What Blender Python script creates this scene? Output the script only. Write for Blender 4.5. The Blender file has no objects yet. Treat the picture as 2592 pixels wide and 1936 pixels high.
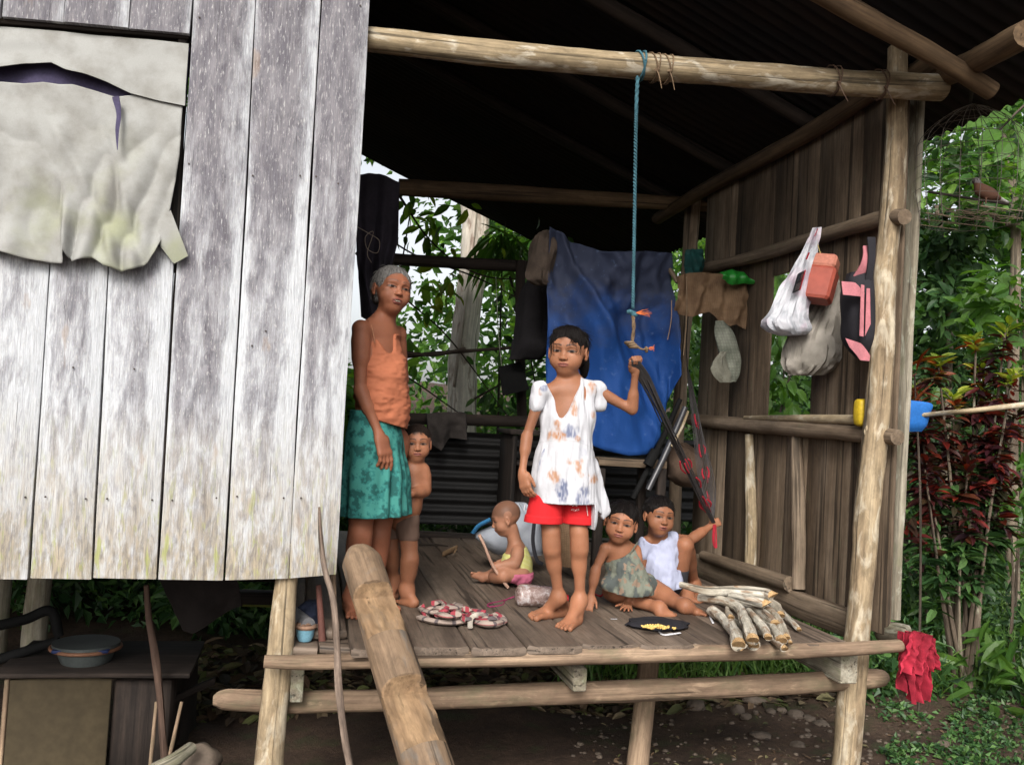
import bpy, math, random
import numpy as np
from mathutils import Matrix, Vector
RNG = np.random.default_rng(7); random.seed(7)
SC = bpy.context.scene; COL = SC.collection
# ---------------------------------------------------------------- camera maths
YAW, PIT, ROL, FPX, CZ = 13, 2.6, 3.3, 2200, 1.55
CM = (Matrix.Rotation(math.radians(-YAW), 3, 'Z') @ Matrix.Rotation(math.radians(90+PIT), 3, 'X') @ Matrix.Rotation(math.radians(ROL), 3, 'Z'))
CMn = np.array(CM); C0 = np.array([0, 0, CZ])
def P(px, py, y=None, x=None, z=None):
    """a point of the place: the sight line through a photo pixel cut by a real plane (x, y or z in metres)"""
    d = CMn @ np.array([(px-1296)/FPX, -(py-968)/FPX, -1.0])
    t = x/d[0] if x is not None else (y/d[1] if y is not None else (z-CZ)/d[2])
    return C0+t*d
DECK = .74
# ---------------------------------------------------------------- linking
def tag(o, label=None, cat=None, group=None, kind=None):
    if label: o['label'] = label
    if cat: o['category'] = cat
    if group: o['group'] = group
    if kind: o['kind'] = kind
    return o
def empty(name, loc, label=None, cat=None, group=None):
    o = bpy.data.objects.new(name, None); COL.objects.link(o); o.location = [float(c) for c in loc]
    o.empty_display_size = .05
    return tag(o, label, cat, group)
def chain_inv(p): return Matrix.Translation(-p.location) if p.type == 'EMPTY' else Matrix.Identity(4)
def mesh(name, V, F, m, parent=None, smooth=True, lc=None, col=None):
    """one mesh object; V world coordinates, lc = local grain coordinates, col = vertex colours"""
    me = bpy.data.meshes.new(name)
    V = np.asarray(V, dtype=np.float32)
    if isinstance(F, np.ndarray) and F.ndim == 2:
        n, k = F.shape
        me.vertices.add(len(V)); me.vertices.foreach_set('co', V.ravel())
        me.loops.add(n*k); me.loops.foreach_set('vertex_index', F.ravel().astype(np.int32))
        me.polygons.add(n); me.polygons.foreach_set('loop_start', np.arange(0, n*k, k, dtype=np.int32))
        me.polygons.foreach_set('loop_total', np.full(n, k, dtype=np.int32))
        me.update(calc_edges=True)
    else:
        me.from_pydata([tuple(map(float, v)) for v in V], [], [tuple(map(int, f)) for f in F])
    me.polygons.foreach_set('use_smooth', [smooth]*len(me.polygons))
    if lc is not None:
        a = me.attributes.new('lc', 'FLOAT_VECTOR', 'POINT'); a.data.foreach_set('vector', np.asarray(lc, dtype=np.float32).ravel())
    if col is not None:
        c = np.ones((len(V), 4), dtype=np.float32); c[:, :3] = col[:, :3]
        if col.shape[1] > 3: c[:, 3] = col[:, 3]
        a = me.attributes.new('Col', 'FLOAT_COLOR', 'POINT'); a.data.foreach_set('color', c.ravel())
    me.materials.append(m)
    if smooth and len(V) < 9000: me.set_sharp_from_angle(angle=math.radians(48))
    o = bpy.data.objects.new(name, me); COL.objects.link(o)
    if parent: o.parent = parent; o.matrix_parent_inverse = chain_inv(parent)
    return o
def copy_tree(o, parent=None):
    c = o.copy(); COL.objects.link(c); c.parent = parent
    for ch in o.children: copy_tree(ch, c)
    return c
class MB:
    """collects geometry for ONE mesh"""
    def __init__(s): s.V = []; s.F = []; s.L = []; s.n = 0
    def add(s, V, F, L=None):
        V = np.asarray(V, float); s.V.append(V); s.L.append(np.asarray(L if L is not None else V, float))
        s.F += [tuple(int(i)+s.n for i in f) for f in F]; s.n += len(V); return s
    def out(s, name, m, parent=None, smooth=True): return mesh(name, np.concatenate(s.V), s.F, m, parent, smooth, np.concatenate(s.L))
# ---------------------------------------------------------------- noise
def vnoise(p, seed=0):
    p = np.asarray(p, float); i = np.floor(p).astype(np.int64); f = p-i; f = f*f*(3-2*f)
    def h(a, b, c):
        n = (a*73856093) ^ (b*19349663) ^ (c*83492791) ^ (seed*2654435 + 977)
        n = (n ^ (n >> 13)) & 0x7fffffff; n = (n*(n*n*15731+789221)+1376312589) & 0x7fffffff
        return n/0x7fffffff*2-1
    r = 0
    for dx in (0, 1):
        for dy in (0, 1):
            for dz in (0, 1):
                w = (f[..., 0] if dx else 1-f[..., 0])*(f[..., 1] if dy else 1-f[..., 1])*(f[..., 2] if dz else 1-f[..., 2])
                r = r+w*h(i[..., 0]+dx, i[..., 1]+dy, i[..., 2]+dz)
    return r
def fbm(p, o=3, seed=0):
    p = np.asarray(p, float); return sum(vnoise(p*2**k, seed+k)*.5**k for k in range(o))
# ---------------------------------------------------------------- shape makers
def crom(pts, n):
    pts = np.asarray(pts, float)
    if len(pts) == 2:
        t = np.linspace(0, 1, n)[:, None]; return pts[0]*(1-t)+pts[1]*t
    q = np.vstack([2*pts[0]-pts[1], pts, 2*pts[-1]-pts[-2]]); m = len(pts)-1; out = []
    for s in np.linspace(0, m, n):
        k = min(int(s), m-1); t = s-k; a, b, c, d = q[k:k+4]
        out.append(.5*((2*b)+(-a+c)*t+(2*a-5*b+4*c-d)*t*t+(-a+3*b-3*c+d)*t**3))
    return np.array(out)
def tube(mb, pts, rad, seg=10, n=None, bump=0., seed=0, flat=None, cap=True, raw=False, capb=0.):
    """bent tapered pole through pts with radii rad; bump = uneven bark; lc = (x, y around, length)"""
    pts = np.asarray(pts, float); rad = np.atleast_1d(np.asarray(rad, float))
    if len(rad) == 1: rad = np.repeat(rad, len(pts))
    L = np.linalg.norm(np.diff(pts, axis=0), axis=1).sum()
    if raw: c = pts; r = rad; n = len(pts)
    else:
        n = n or max(2, int(L/.05)) if len(pts) > 2 or bump else 2
        c = crom(pts, n); r = np.interp(np.linspace(0, len(pts)-1, n), range(len(pts)), rad)
    T = np.gradient(c, axis=0); T /= np.linalg.norm(T, axis=1)[:, None]+1e-9
    up = np.array([0, 0, 1.]) if abs(T[0][2]) < .9 else np.array([0, 1., 0])
    a = np.cross(T[0], up); a /= np.linalg.norm(a); V = []; LC = []; s = 0
    for i in range(n):
        a = a-T[i]*np.dot(a, T[i]); a /= np.linalg.norm(a)+1e-9; b = np.cross(T[i], a)
        if i: s += np.linalg.norm(c[i]-c[i-1])
        th = np.arange(seg)/seg*2*math.pi; ct, st = np.cos(th), np.sin(th)
        rr = np.full(seg, r[i])
        if bump:
            q = np.stack([ct*1.2+seed*7.1, st*1.2, np.full(seg, s*7)], 1)
            rr = rr*(1+bump*fbm(q, 3, seed)+bump*.6*vnoise(np.array([[seed*3.3, 1.7, s*2.5]]), seed)[0])
        fx = 1 if flat is None else flat
        V.append(c[i]+np.outer(rr*ct, a)+np.outer(rr*st*fx, b))
        LC.append(np.stack([ct*r[i]+seed*.37, st*r[i]+seed*.11, np.full(seg, s)], 1))
    F = [(i*seg+j, i*seg+(j+1) % seg, (i+1)*seg+(j+1) % seg, (i+1)*seg+j) for i in range(n-1) for j in range(seg)]
    V = np.concatenate(V); LC = np.concatenate(LC)
    if cap:
        e0, e1 = c[0]-T[0]*r[0]*capb, c[-1]+T[-1]*r[-1]*capb
        k = len(V); V = np.vstack([V, e0, e1]); LC = np.vstack([LC, [[seed*.37, seed*.11, -.05], [seed*.37, seed*.11, s+.05]]])
        F += [(k, (j+1) % seg, j) for j in range(seg)]+[(k+1, (n-1)*seg+j, (n-1)*seg+(j+1) % seg) for j in range(seg)]
    return mb.add(V, F, LC)
def pole(name, pts, rad, m, parent=None, **k): return tube(MB(), pts, rad, **k).out(name, m, parent)
def board(mb, a, b, wvec, tvec, n=6, wob=0., seed=0, ch=.004):
    """a sawn board from a to b; wvec, tvec = full width and thickness vectors; slightly wavy, chamfered edges"""
    a, b, wvec, tvec = [np.asarray(q, float) for q in (a, b, wvec, tvec)]
    w, t = np.linalg.norm(wvec), np.linalg.norm(tvec); L = np.linalg.norm(b-a); ch = min(ch, t*.3, w*.3)
    prof = [(-.5, -.5+ch/t), (-.5+ch/w, -.5), (.5-ch/w, -.5), (.5, -.5+ch/t), (.5, .5-ch/t), (.5-ch/w, .5), (-.5+ch/w, .5), (-.5, .5-ch/t)]
    V = []; LC = []
    ts = np.concatenate([[0], np.linspace(ch/L, 1-ch/L, n), [1]])
    for i, s in enumerate(ts):
        k = 1-(2*ch/min(w, t))*.5 if i in (0, n+1) else 1
        o = vnoise(np.array([[seed*5.1, s*L*3, 0]]), seed)[0]*wob; o2 = vnoise(np.array([[seed*3.1, s*L*4, 9]]), seed)[0]*wob
        for (u, v) in prof:
            e = wob*(vnoise(np.array([[seed*2.3+np.sign(u)*4, s*L*6, 3]]), seed+3)[0])*np.sign(u)
            V.append(a+(b-a)*s+wvec*(u*k+e/w*.7+o/w*.5)+tvec*(v*k+o2/t*.35)); LC.append((u*w+seed*.173, v*t, s*L+seed*.31))
    F = [(i*8+j, i*8+(j+1) % 8, (i+1)*8+(j+1) % 8, (i+1)*8+j) for i in range(n+1) for j in range(8)]
    F += [tuple(range(7, -1, -1)), tuple((n+1)*8+j for j in range(8))]
    c = np.cross(wvec, tvec)
    if np.dot(c, b-a) < 0: F = [f[::-1] for f in F]
    return mb.add(V, F, LC)
def boxm(mb, lo, hi, ch=.004):
    lo, hi = np.minimum(lo, hi).astype(float), np.maximum(lo, hi).astype(float); c = (lo+hi)/2; d = hi-lo
    return board(mb, (c[0], c[1], lo[2]), (c[0], c[1], hi[2]), (d[0], 0, 0), (0, d[1], 0), n=2, ch=ch)
def rs(pts, n):
    pts = np.asarray(pts, float); d = np.r_[0, np.cumsum(np.linalg.norm(np.diff(pts, axis=0), axis=1))]
    if d[-1] == 0: return np.repeat(pts[:1], n, 0)
    t = np.linspace(0, d[-1], n); return np.stack([np.interp(t, d, pts[:, k]) for k in range(pts.shape[1])], 1)
def patch(top, bot, depth, nu=40, nv=30, thick=.003, disp=None, mids=None):
    """hanging cloth between two edge lines (photo px), at real depth(u,v) metres; returns V,F,LC of a sheet with thickness"""
    rows = [rs(top, nu)]+[rs(q, nu) for q in (mids or [])]+[rs(bot, nu)]
    R = len(rows); V = np.zeros((nv, nu, 3)); LC = np.zeros((nv, nu, 3))
    for j in range(nv):
        s = j/(nv-1)*(R-1); k = min(int(s), R-2); f = s-k; q = rows[k]*(1-f)+rows[k+1]*f
        for i in range(nu):
            y = depth(i/(nu-1), j/(nv-1)) if callable(depth) else depth
            V[j, i] = P(q[i, 0], q[i, 1], y=y)
    if disp is not None:
        for j in range(nv):
            for i in range(nu): V[j, i] += disp(i/(nu-1), j/(nv-1))
    LC = V.copy()
    return solid_grid(V, LC, thick)
def solid_grid(V, LC, thick):
    nv, nu = V.shape[:2]
    du = np.gradient(V, axis=1); dv = np.gradient(V, axis=0); N = np.cross(du, dv); N /= np.linalg.norm(N, axis=2)[..., None]+1e-9
    A = V.reshape(-1, 3); B = (V+N*thick).reshape(-1, 3); n = nu*nv
    g = lambda j, i: j*nu+i
    F = [(g(j, i), g(j, i+1), g(j+1, i+1), g(j+1, i)) for j in range(nv-1) for i in range(nu-1)]
    G = [tuple(n+k for k in f[::-1]) for f in F]
    e = [g(0, i) for i in range(nu)]+[g(j, nu-1) for j in range(1, nv)]+[g(nv-1, i) for i in range(nu-2, -1, -1)]+[g(j, 0) for j in range(nv-2, 0, -1)]
    E = [(e[k], n+e[k], n+e[(k+1) % len(e)], e[(k+1) % len(e)]) for k in range(len(e))]
    return np.vstack([A, B]), F+G+E, np.vstack([LC.reshape(-1, 3)]*2)
def loft(rows, y, seg=28, n=24, wr=0., seed=0, sq=2., vert=18, cap=True):
    """bag-like solid: rows = (py, xl, xr, thickness_m[, dy]) in photo px at depth y"""
    R = np.array([tuple(r)+(0,)*(5-len(r)) for r in rows], float); t = np.linspace(0, len(R)-1, n)
    Q = crom(R, n); V = []; LC = []
    for i in range(n):
        py, xl, xr, th, dy = Q[i]; a = P(xl, py, y=y+dy); b = P(xr, py, y=y+dy); c = (a+b)/2; w = np.linalg.norm(b-a)/2
        ax = (b-a)/(2*w+1e-9); dp = np.array([0, 1., 0]); T = 2*math.pi*np.arange(seg)/seg
        cx = np.sign(np.cos(T))*np.abs(np.cos(T))**(2/sq); cy = np.sign(np.sin(T))*np.abs(np.sin(T))**(2/sq)
        p = c+np.outer(cx*w, ax)+np.outer(cy*th/2, dp)
        if wr:
            q = np.stack([np.cos(T)*vert*.15+seed, np.sin(T)*vert*.15, np.full(seg, i*.12)], 1)
            p += (p-c)/(np.linalg.norm(p-c, axis=1)[:, None]+1e-6)*(wr*(fbm(q, 3, seed)))[:, None]
        V.append(p); LC.append(np.stack([np.cos(T)*w, np.sin(T)*th/2, np.full(seg, c[2])], 1))
    F = [(i*seg+j, (i+1)*seg+j, (i+1)*seg+(j+1) % seg, i*seg+(j+1) % seg) for i in range(n-1) for j in range(seg)]
    V = np.concatenate(V); LC = np.concatenate(LC)
    if cap: F += [tuple(range(seg)), tuple((n-1)*seg+j for j in range(seg-1, -1, -1))]
    return V, F, LC
def blob(mb, c, r, seed=0, bump=.15, seg=12, rot=0., fr=2.):
    """a lumpy stone-like solid"""
    V = []; n = seg//2+1
    for i in range(n+1):
        ph = math.pi*i/n
        for j in range(seg):
            th = 2*math.pi*j/seg; V.append((math.sin(ph)*math.cos(th), math.sin(ph)*math.sin(th), math.cos(ph)))
    V = np.array(V); k = 1+bump*fbm(V*fr+seed*3.7, 3, seed); W = V*k[:, None]*np.asarray(r)
    cr, sr = math.cos(rot), math.sin(rot); W = np.stack([W[:, 0]*cr-W[:, 1]*sr, W[:, 0]*sr+W[:, 1]*cr, W[:, 2]], 1)
    F = [(i*seg+j, (i+1)*seg+j, (i+1)*seg+(j+1) % seg, i*seg+(j+1) % seg) for i in range(n) for j in range(seg)]
    return mb.add(W+np.asarray(c), F, W+seed*.3)
# ---------------------------------------------------------------- materials
class NT:
    def __init__(s, name):
        s.m = bpy.data.materials.new(name); s.m.use_nodes = True; s.t = s.m.node_tree; s.t.nodes.clear()
        s.out = s.t.nodes.new('ShaderNodeOutputMaterial')
    def n(s, typ, ins=None, **kw):
        d = s.t.nodes.new('ShaderNode'+typ)
        for k, v in kw.items(): setattr(d, k, v)
        for k, v in (ins or {}).items(): s.set(d.inputs[k], v)
        return d
    def set(s, i, v):
        if isinstance(v, bpy.types.NodeSocket): s.t.links.new(v, i)
        elif isinstance(v, bpy.types.Node): s.t.links.new(v.outputs[0], i)
        elif hasattr(i.default_value, '__len__'):
            v = tuple(v); i.default_value = v+(1,)*(len(i.default_value)-len(v))
        else: i.default_value = v
    def noise(s, vec, sc, det=4, rough=.55, dist=0.): return s.n('TexNoise', {'Vector': vec, 'Scale': sc, 'Detail': det, 'Roughness': rough, 'Distortion': dist}).outputs['Fac']
    def ramp(s, f, stops, interp='LINEAR'):
        r = s.n('ValToRGB', {'Fac': f}); e = r.color_ramp.elements; r.color_ramp.interpolation = interp
        while len(e) > 1: e.remove(e[-1])
        for k, (p, c) in enumerate(stops):
            q = e[0] if k == 0 else e.new(p); q.position = p; q.color = (tuple(c)+(1,))[:4] if hasattr(c, '__len__') else (c, c, c, 1)
        return r.outputs['Color']
    def mix(s, f, a, b, mode='MIX'):
        r = s.n('MixRGB', {'Fac': f, 'Color1': a, 'Color2': b}); r.blend_type = mode; return r.outputs[0]
    def math(s, op, a, b=0.): return s.n('Math', {0: a, 1: b}, operation=op).outputs[0]
    def vscale(s, v, sc, off=None):
        r = s.n('VectorMath', {0: v, 1: sc}, operation='MULTIPLY').outputs[0]
        if off is not None: r = s.n('VectorMath', {0: r, 1: off}, operation='ADD').outputs[0]
        return r
    def attr(s, name, out='Vector'): return s.n('Attribute', attribute_name=name).outputs[out]
    def rnd(s): return s.n('NewGeometry').outputs['Random Per Island']
    def bsdf(s, col, rough=.8, bump=None, bs=.3, bd=.005, **kw):
        ins = {'Base Color': col, 'Roughness': rough}; ins.update(kw)
        b = s.n('BsdfPrincipled', ins)
        if 'Specular IOR Level' not in kw: b.inputs['Specular IOR Level'].default_value = .3
        if bump is not None: s.t.links.new(s.n('Bump', {'Height': bump, 'Strength': bs, 'Distance': bd}).outputs[0], b.inputs['Normal'])
        s.t.links.new(b.outputs[0], s.out.inputs[0]); return s.m
def wood(name, dark, mid, light, scale=1., patch_col=None, patch_at=.6, bump=.5, rough=.85, moss=None, streak=30, mott=.35):
    t = NT(name); lc = t.attr('lc'); r = t.rnd(); off = t.n('CombineXYZ', {0: t.math('MULTIPLY', r, 7.3), 1: t.math('MULTIPLY', r, 3.1), 2: t.math('MULTIPLY', r, 11.)})
    v = t.vscale(lc, (streak*scale, streak*scale, 2.2*scale), off); g = t.noise(v, 1., 7, .6, .4)
    g2 = t.noise(t.vscale(lc, (140*scale, 140*scale, 5*scale), off), 1., 4, .6)
    b = t.noise(t.vscale(lc, (9*scale, 9*scale, 2.5*scale), off), 1., 4)
    f = t.math('ADD', t.math('MULTIPLY', g, .55), t.math('ADD', t.math('MULTIPLY', b, .3), t.math('MULTIPLY', r, .15)))
    c = t.ramp(f, [(.33, dark), (.5, mid), (.64, light)])
    c = t.mix(.45, c, t.ramp(g2, [(.3, .28), (.55, 1.), (.75, 1.4)]), 'MULTIPLY')
    if patch_col is not None:
        q = t.noise(t.vscale(lc, (26*scale, 26*scale, 9*scale), off), 1., 5, .6, .6)
        c = t.mix(t.ramp(q, [(patch_at-.03, 0.), (patch_at+.08, .75)]), c, patch_col)
    if moss is not None:
        q = t.noise(t.vscale(lc, (12, 12, 6), off), 1., 5, .7); c = t.mix(t.ramp(q, [(.5, 0.), (.7, .6)]), c, moss)
    mo = t.noise(t.vscale(lc, (38*scale, 38*scale, 16*scale), off), 1., 5, .7, .5); c = t.mix(mott, c, t.ramp(mo, [(.32, .45), (.5, .95), (.68, 1.45)]), 'MULTIPLY')
    cr = t.noise(t.vscale(lc, (55*scale, 55*scale, 1.1*scale), off), 1., 3, .5, .2)
    crk = t.ramp(cr, [(.36, 0.), (.42, 1.)]); c = t.mix(1., c, t.ramp(cr, [(.34, .35), (.40, 1.)]), 'MULTIPLY')
    h = t.math('ADD', t.math('MULTIPLY', g2, .3), t.math('ADD', t.math('MULTIPLY', g, .7), t.math('MULTIPLY', crk, .5)))
    return t.bsdf(c, rough, h, bump, .004)
def plain(name, c, rough=.7, var=.25, sc=40, bump=.15, spec=.3, coord='Object', metal=0., fine=True, trans=0.):
    t = NT(name); v = t.n('TexCoord').outputs[coord]; f = t.noise(v, sc*.2, 5, .6); g = t.noise(v, sc*3, 3)
    k = t.ramp(f, [(.3, 1-var), (.7, 1+var)]); col = t.mix(1., c, k, 'MULTIPLY')
    if fine: col = t.mix(.4, col, t.ramp(g, [(.35, .7), (.65, 1.25)]), 'MULTIPLY')
    return t.bsdf(col, rough, t.math('ADD', f, t.math('MULTIPLY', g, .3)), bump, .004, **{'Specular IOR Level': spec, 'Metallic': metal, 'Transmission Weight': trans})
def leafmat(name, cols, trans=.35, rough=.45, hue=None, back=None):
    t = NT(name); r = t.rnd(); c = t.ramp(r, [(i/(len(cols)-1), q) for i, q in enumerate(cols)])
    n = t.noise(t.n('TexCoord').outputs['Object'], 1.6, 3); c = t.mix(.8, c, t.ramp(n, [(.3, .45), (.7, 1.5)]), 'MULTIPLY')
    v = t.noise(t.attr('lc'), 8., 2); c = t.mix(.35, c, t.ramp(v, [(.3, .6), (.7, 1.3)]), 'MULTIPLY')
    b = t.n('BsdfPrincipled', {'Base Color': c, 'Roughness': rough, 'Specular IOR Level': .35})
    tr = t.n('BsdfTranslucent', {'Color': t.mix(1., c, (1.5, 1.7, .5), 'MULTIPLY')})
    mx = t.n('MixShader', {0: trans, 1: b.outputs[0], 2: tr.outputs[0]}); t.t.links.new(mx.outputs[0], t.out.inputs[0]); return t.m
def unit(v): return v/(np.linalg.norm(v, axis=-1, keepdims=True)+1e-9)
# ---------------------------------------------------------------- materials of the house
def wallmat():
    t = NT('weathered_plank_wall'); lc = t.attr('lc'); r = t.rnd()
    s = t.n('SeparateXYZ', {0: lc}); u, lowp, z = s.outputs[0], s.outputs[1], s.outputs[2]      # u = -1..1 across a plank, lowp = 1 on the planks under the window
    off = t.n('CombineXYZ', {0: t.math('MULTIPLY', r, 9.3), 1: 0., 2: t.math('MULTIPLY', r, 5.7)})
    w = t.n('CombineXYZ', {0: t.math('MULTIPLY', u, .1), 1: 0., 2: z})
    N = lambda sc, d=4, rg=.6, ds=0.: t.noise(t.vscale(w, sc, off), 1., d, rg, ds)
    big = N((9, 1, 1.5), 6, .62, .3); med = N((60, 1, 12), 6, .7, .6); fine = N((170, 1, 34), 5, .7); gr = N((380, 1, 10), 3, .6); blot = N((26, 1, 7), 5, .68, .4)
    mr = lambda v, a, b, c=0., d=1.: t.n('MapRange', {0: v, 1: a, 2: b, 3: c, 4: d}).outputs[0]
    hg = mr(t.math('ADD', z, t.math('MULTIPLY', r, .4)), 1.55, 2.9, 0., 1.)                        # mildew grows upwards under the eave
    er = mr(u, .30, .95, 0., .55); el = mr(t.math('MULTIPLY', u, -1.), .72, 1., 0., .4)
    f = t.math('ADD', t.math('MULTIPLY', big, 1.5), t.math('ADD', t.math('MULTIPLY', blot, 1.1), t.math('ADD', t.math('MULTIPLY', hg, .60), t.math('MULTIPLY', lowp, -.16))))
    f = t.math('ADD', t.math('SUBTRACT', f, t.math('ADD', er, el)), t.math('MULTIPLY', t.math('SUBTRACT', fine, .5), .5))
    d1 = t.ramp(mr(f, .9, 1.9), [(.26, 0.), (.46, .5), (.64, .8), (.84, 1.)])
    base = t.mix(t.ramp(med, [(.36, 0.), (.62, 1.)]), (.585, .605, .625), (.42, .43, .455))
    col = t.mix(d1, base, t.mix(t.ramp(blot, [(.4, 0.), (.6, 1.)]), (.21, .20, .215), (.125, .118, .135)))
    fl = t.ramp(fine, [(.55, 0.), (.64, 1.)]); col = t.mix(t.math('MULTIPLY', fl, .55), col, (.60, .59, .57))
    fd = t.ramp(med, [(.36, 1.), (.48, 0.)]); col = t.mix(t.math('MULTIPLY', fd, .42), col, (.17, .155, .165))
    lo = mr(z, 1.55, .98); col = t.mix(t.math('MULTIPLY', lo, t.ramp(blot, [(.36, .2), (.55, .95)])), col, t.mix(t.ramp(med, [(.4, 0.), (.6, 1.)]), (.38, .32, .23), (.20, .175, .145)))
    ms = N((44, 1, 9), 4); col = t.mix(t.math('MULTIPLY', t.math('MULTIPLY', lo, .9), t.ramp(ms, [(.56, 0.), (.66, 1.)])), col, (.31, .33, .12))
    col = t.mix(.5, col, t.ramp(gr, [(.35, .45), (.6, 1.15)]), 'MULTIPLY')
    cr = N((200, 1, 2.2), 3, .5, .3); col = t.mix(1., col, t.ramp(cr, [(.28, .3), (.33, 1.)]), 'MULTIPLY')
    st = N((12, 1, 4), 3); col = t.mix(t.math('MULTIPLY', t.ramp(st, [(.66, 0.), (.72, 1.)]), .35), col, (.30, .20, .12))
    return t.bsdf(col, .88, t.math('ADD', t.math('MULTIPLY', gr, .6), t.math('ADD', fine, t.math('MULTIPLY', med, .8))), .6, .004)
M = {}
M['wall'] = wallmat()
M['pole'] = wood('peeled_pole_wood', (.12, .086, .052), (.28, .215, .13), (.41, .33, .22), .8, (.50, .45, .36), .56, .5, mott=.5)
M['post'] = wood('pale_barked_post', (.14, .095, .058), (.31, .235, .145), (.43, .345, .23), .8, (.47, .41, .31), .54, .7, streak=20, mott=.6)
M['beam'] = wood('worn_floor_beam', (.09, .06, .04), (.22, .15, .10), (.38, .27, .18), .8, (.42, .30, .20), .62, .6, moss=(.13, .12, .07))
M['deck'] = wood('worn_deck_boards', (.082, .060, .045), (.142, .106, .080), (.21, .16, .122), .9, None, .6, .4, .62, streak=16)
M['side'] = wood('brown_side_planks', (.060, .041, .027), (.150, .108, .072), (.25, .19, .135), .6, (.15, .14, .085), .66, .6, streak=22)
M['darkwood'] = wood('dark_wood', (.008, .006, .005), (.022, .016, .013), (.045, .032, .025), .8)  # near-black timber tone with grain
M['rafter'] = wood('roof_rafter_wood', (.03, .018, .010), (.085, .052, .028), (.155, .10, .055), .6)
M['grey'] = wood('grey_mossy_wood', (.10, .085, .06), (.22, .19, .14), (.36, .33, .26), .9, (.40, .40, .32), .6, .6, moss=(.17, .18, .10))
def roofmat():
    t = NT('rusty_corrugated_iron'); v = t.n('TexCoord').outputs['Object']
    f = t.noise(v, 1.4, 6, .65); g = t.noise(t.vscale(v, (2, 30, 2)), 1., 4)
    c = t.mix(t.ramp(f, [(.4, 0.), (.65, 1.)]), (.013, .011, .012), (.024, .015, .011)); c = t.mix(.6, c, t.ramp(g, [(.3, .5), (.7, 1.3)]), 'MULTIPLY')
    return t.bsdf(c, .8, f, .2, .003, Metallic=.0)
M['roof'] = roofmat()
# ---------------------------------------------------------------- the house
FY = 3.2; BY = 5.95; WX = 2.47
house = empty('stilt_house', (0.6, FY, 0), 'open wooden stilt house with whitewashed plank front, raised deck and dark iron roof', 'house')
# front plank wall
mb = MB(); zb = .95
def plank(x0b, x0t, x1b, x1t, z0, z1, y, th=.022, seed=0, z0r=None):
    low = 1. if 10 <= seed < 20 else 0.
    n = max(3, int((z1-z0)/.07)); V = []; L = []; z0r = z0 if z0r is None else z0r
    for i in range(n+1):
        s = i/n
        for (k, yy, cu) in ((0, y+th, 0), (0, y, 0), (.03, y-.003, .03), (.97, y-.003, .97), (1, y, 1), (1, y+th, 1)):
            a, b = x0b+(x0t-x0b)*s, x1b+(x1t-x1b)*s; z = (z0+(z0r-z0)*k)*(1-s)+z1*s
            w = .0035*vnoise(np.array([[seed*3.7+(k > .5)*9, z*2.6, 0]]))[0]
            V.append((a+(b-a)*k+w, yy+.006*vnoise(np.array([[seed*1.7, z*1.1, k*2]]))[0], z)); L.append((cu*2-1, low, z))
    F = [(i*6+j, i*6+j+1, (i+1)*6+j+1, (i+1)*6+j) for i in range(n) for j in range(5)]+[(i*6+5, i*6, (i+1)*6, (i+1)*6+5) for i in range(n)]
    F += [(0, 5, 4, 3, 2, 1), (n*6+1, n*6+2, n*6+3, n*6+4, n*6+5, n*6)]
    mb.add(V, F, L)
xt = lambda px, y0=0: P(px, y0, y=FY)[0]
bots = [-400, -240, -90, 75, 236, 398, 568, 730, 850]
zbots = [1462, 1462, 1462, 1462, 1461, 1464, 1466, 1462, 1451]
g = .004
for k in range(5, 8):       # the three full-height planks right of the window
    tx = {5: 490, 6: 648, 7: 812, 8: 937}
    for _ in (0,):
        z0 = P(bots[k], zbots[k], y=FY)[2]; z0r = P(bots[k+1], zbots[k+1], y=FY)[2]
        hi = 4.25; ex = lambda pb, pt, q: P(pb, 1455, y=FY)[0]+(P(pt, 0, y=FY)[0]-P(pb, 1455, y=FY)[0])*(hi-z0)/(P(pt, 0, y=FY)[2]-z0)
        plank(P(bots[k], 1455, y=FY)[0]+g, ex(bots[k], tx[k], 0)+g, P(bots[k+1], 1455, y=FY)[0]-g*.3, ex(bots[k+1], tx[k+1], 0)-g*.3, z0, hi, FY-.012+(.004 if k == 6 else 0), seed=k, z0r=z0r)
lowtop = {0: -300, 1: -140, 2: -25, 3: 130, 4: 277, 5: 440}
for k in range(0, 5):       # below the window
    z0 = P(bots[k], zbots[k], y=FY)[2]; z1 = P(130, 600, y=FY)[2]
    plank(P(bots[k], 1460, y=FY)[0]+g*.8, P(lowtop[k], 650, y=FY)[0]+g*.8, P(bots[k+1], 1460, y=FY)[0]-g*.8, P(lowtop[k+1] if k < 4 else 441, 650, y=FY)[0]-g*.8, z0, z1, FY-.010+.003*(k % 2), seed=10+k)
uxs = [-480, -320, -160, 5, 165, 330, 486]
for k in range(6):          # above the window
    z1 = 4.25; zl = P(uxs[k], 46+(uxs[k])*.092, y=FY)[2]; zr = P(uxs[k+1], 46+uxs[k+1]*.092, y=FY)[2]
    plank(xt(uxs[k], 40)+g*.7, xt(uxs[k], 40)+.01, xt(uxs[k+1], 40)-g*.7, xt(uxs[k+1], 40)+.01, zl, z1, FY-.014+.004*(k % 2), seed=20+k, z0r=zr)
front = mb.out('front_wall', M['wall'], house)
# nail heads of the wall
nm_ = plain('rusty_nail', (.05, .035, .03), .6)
for (px, py) in [(64, 1258), (115, 1257), (217, 1262), (271, 1262), (385, 1265), (436, 1266), (548, 1260), (600, 1256), (718, 1260), (762, 1260), (185, 930), (340, 934), (638, 875), (673, 838), (478, 415), (760, 445), (800, 447), (856, 465), (505, 45), (912, 15), (640, 445)]:
    c = P(px, py, y=FY-.017); tube(MB(), [c, c-np.array([0, .003, 0])], [.0035, .003], seg=8).out('nail', nm_, front)
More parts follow.
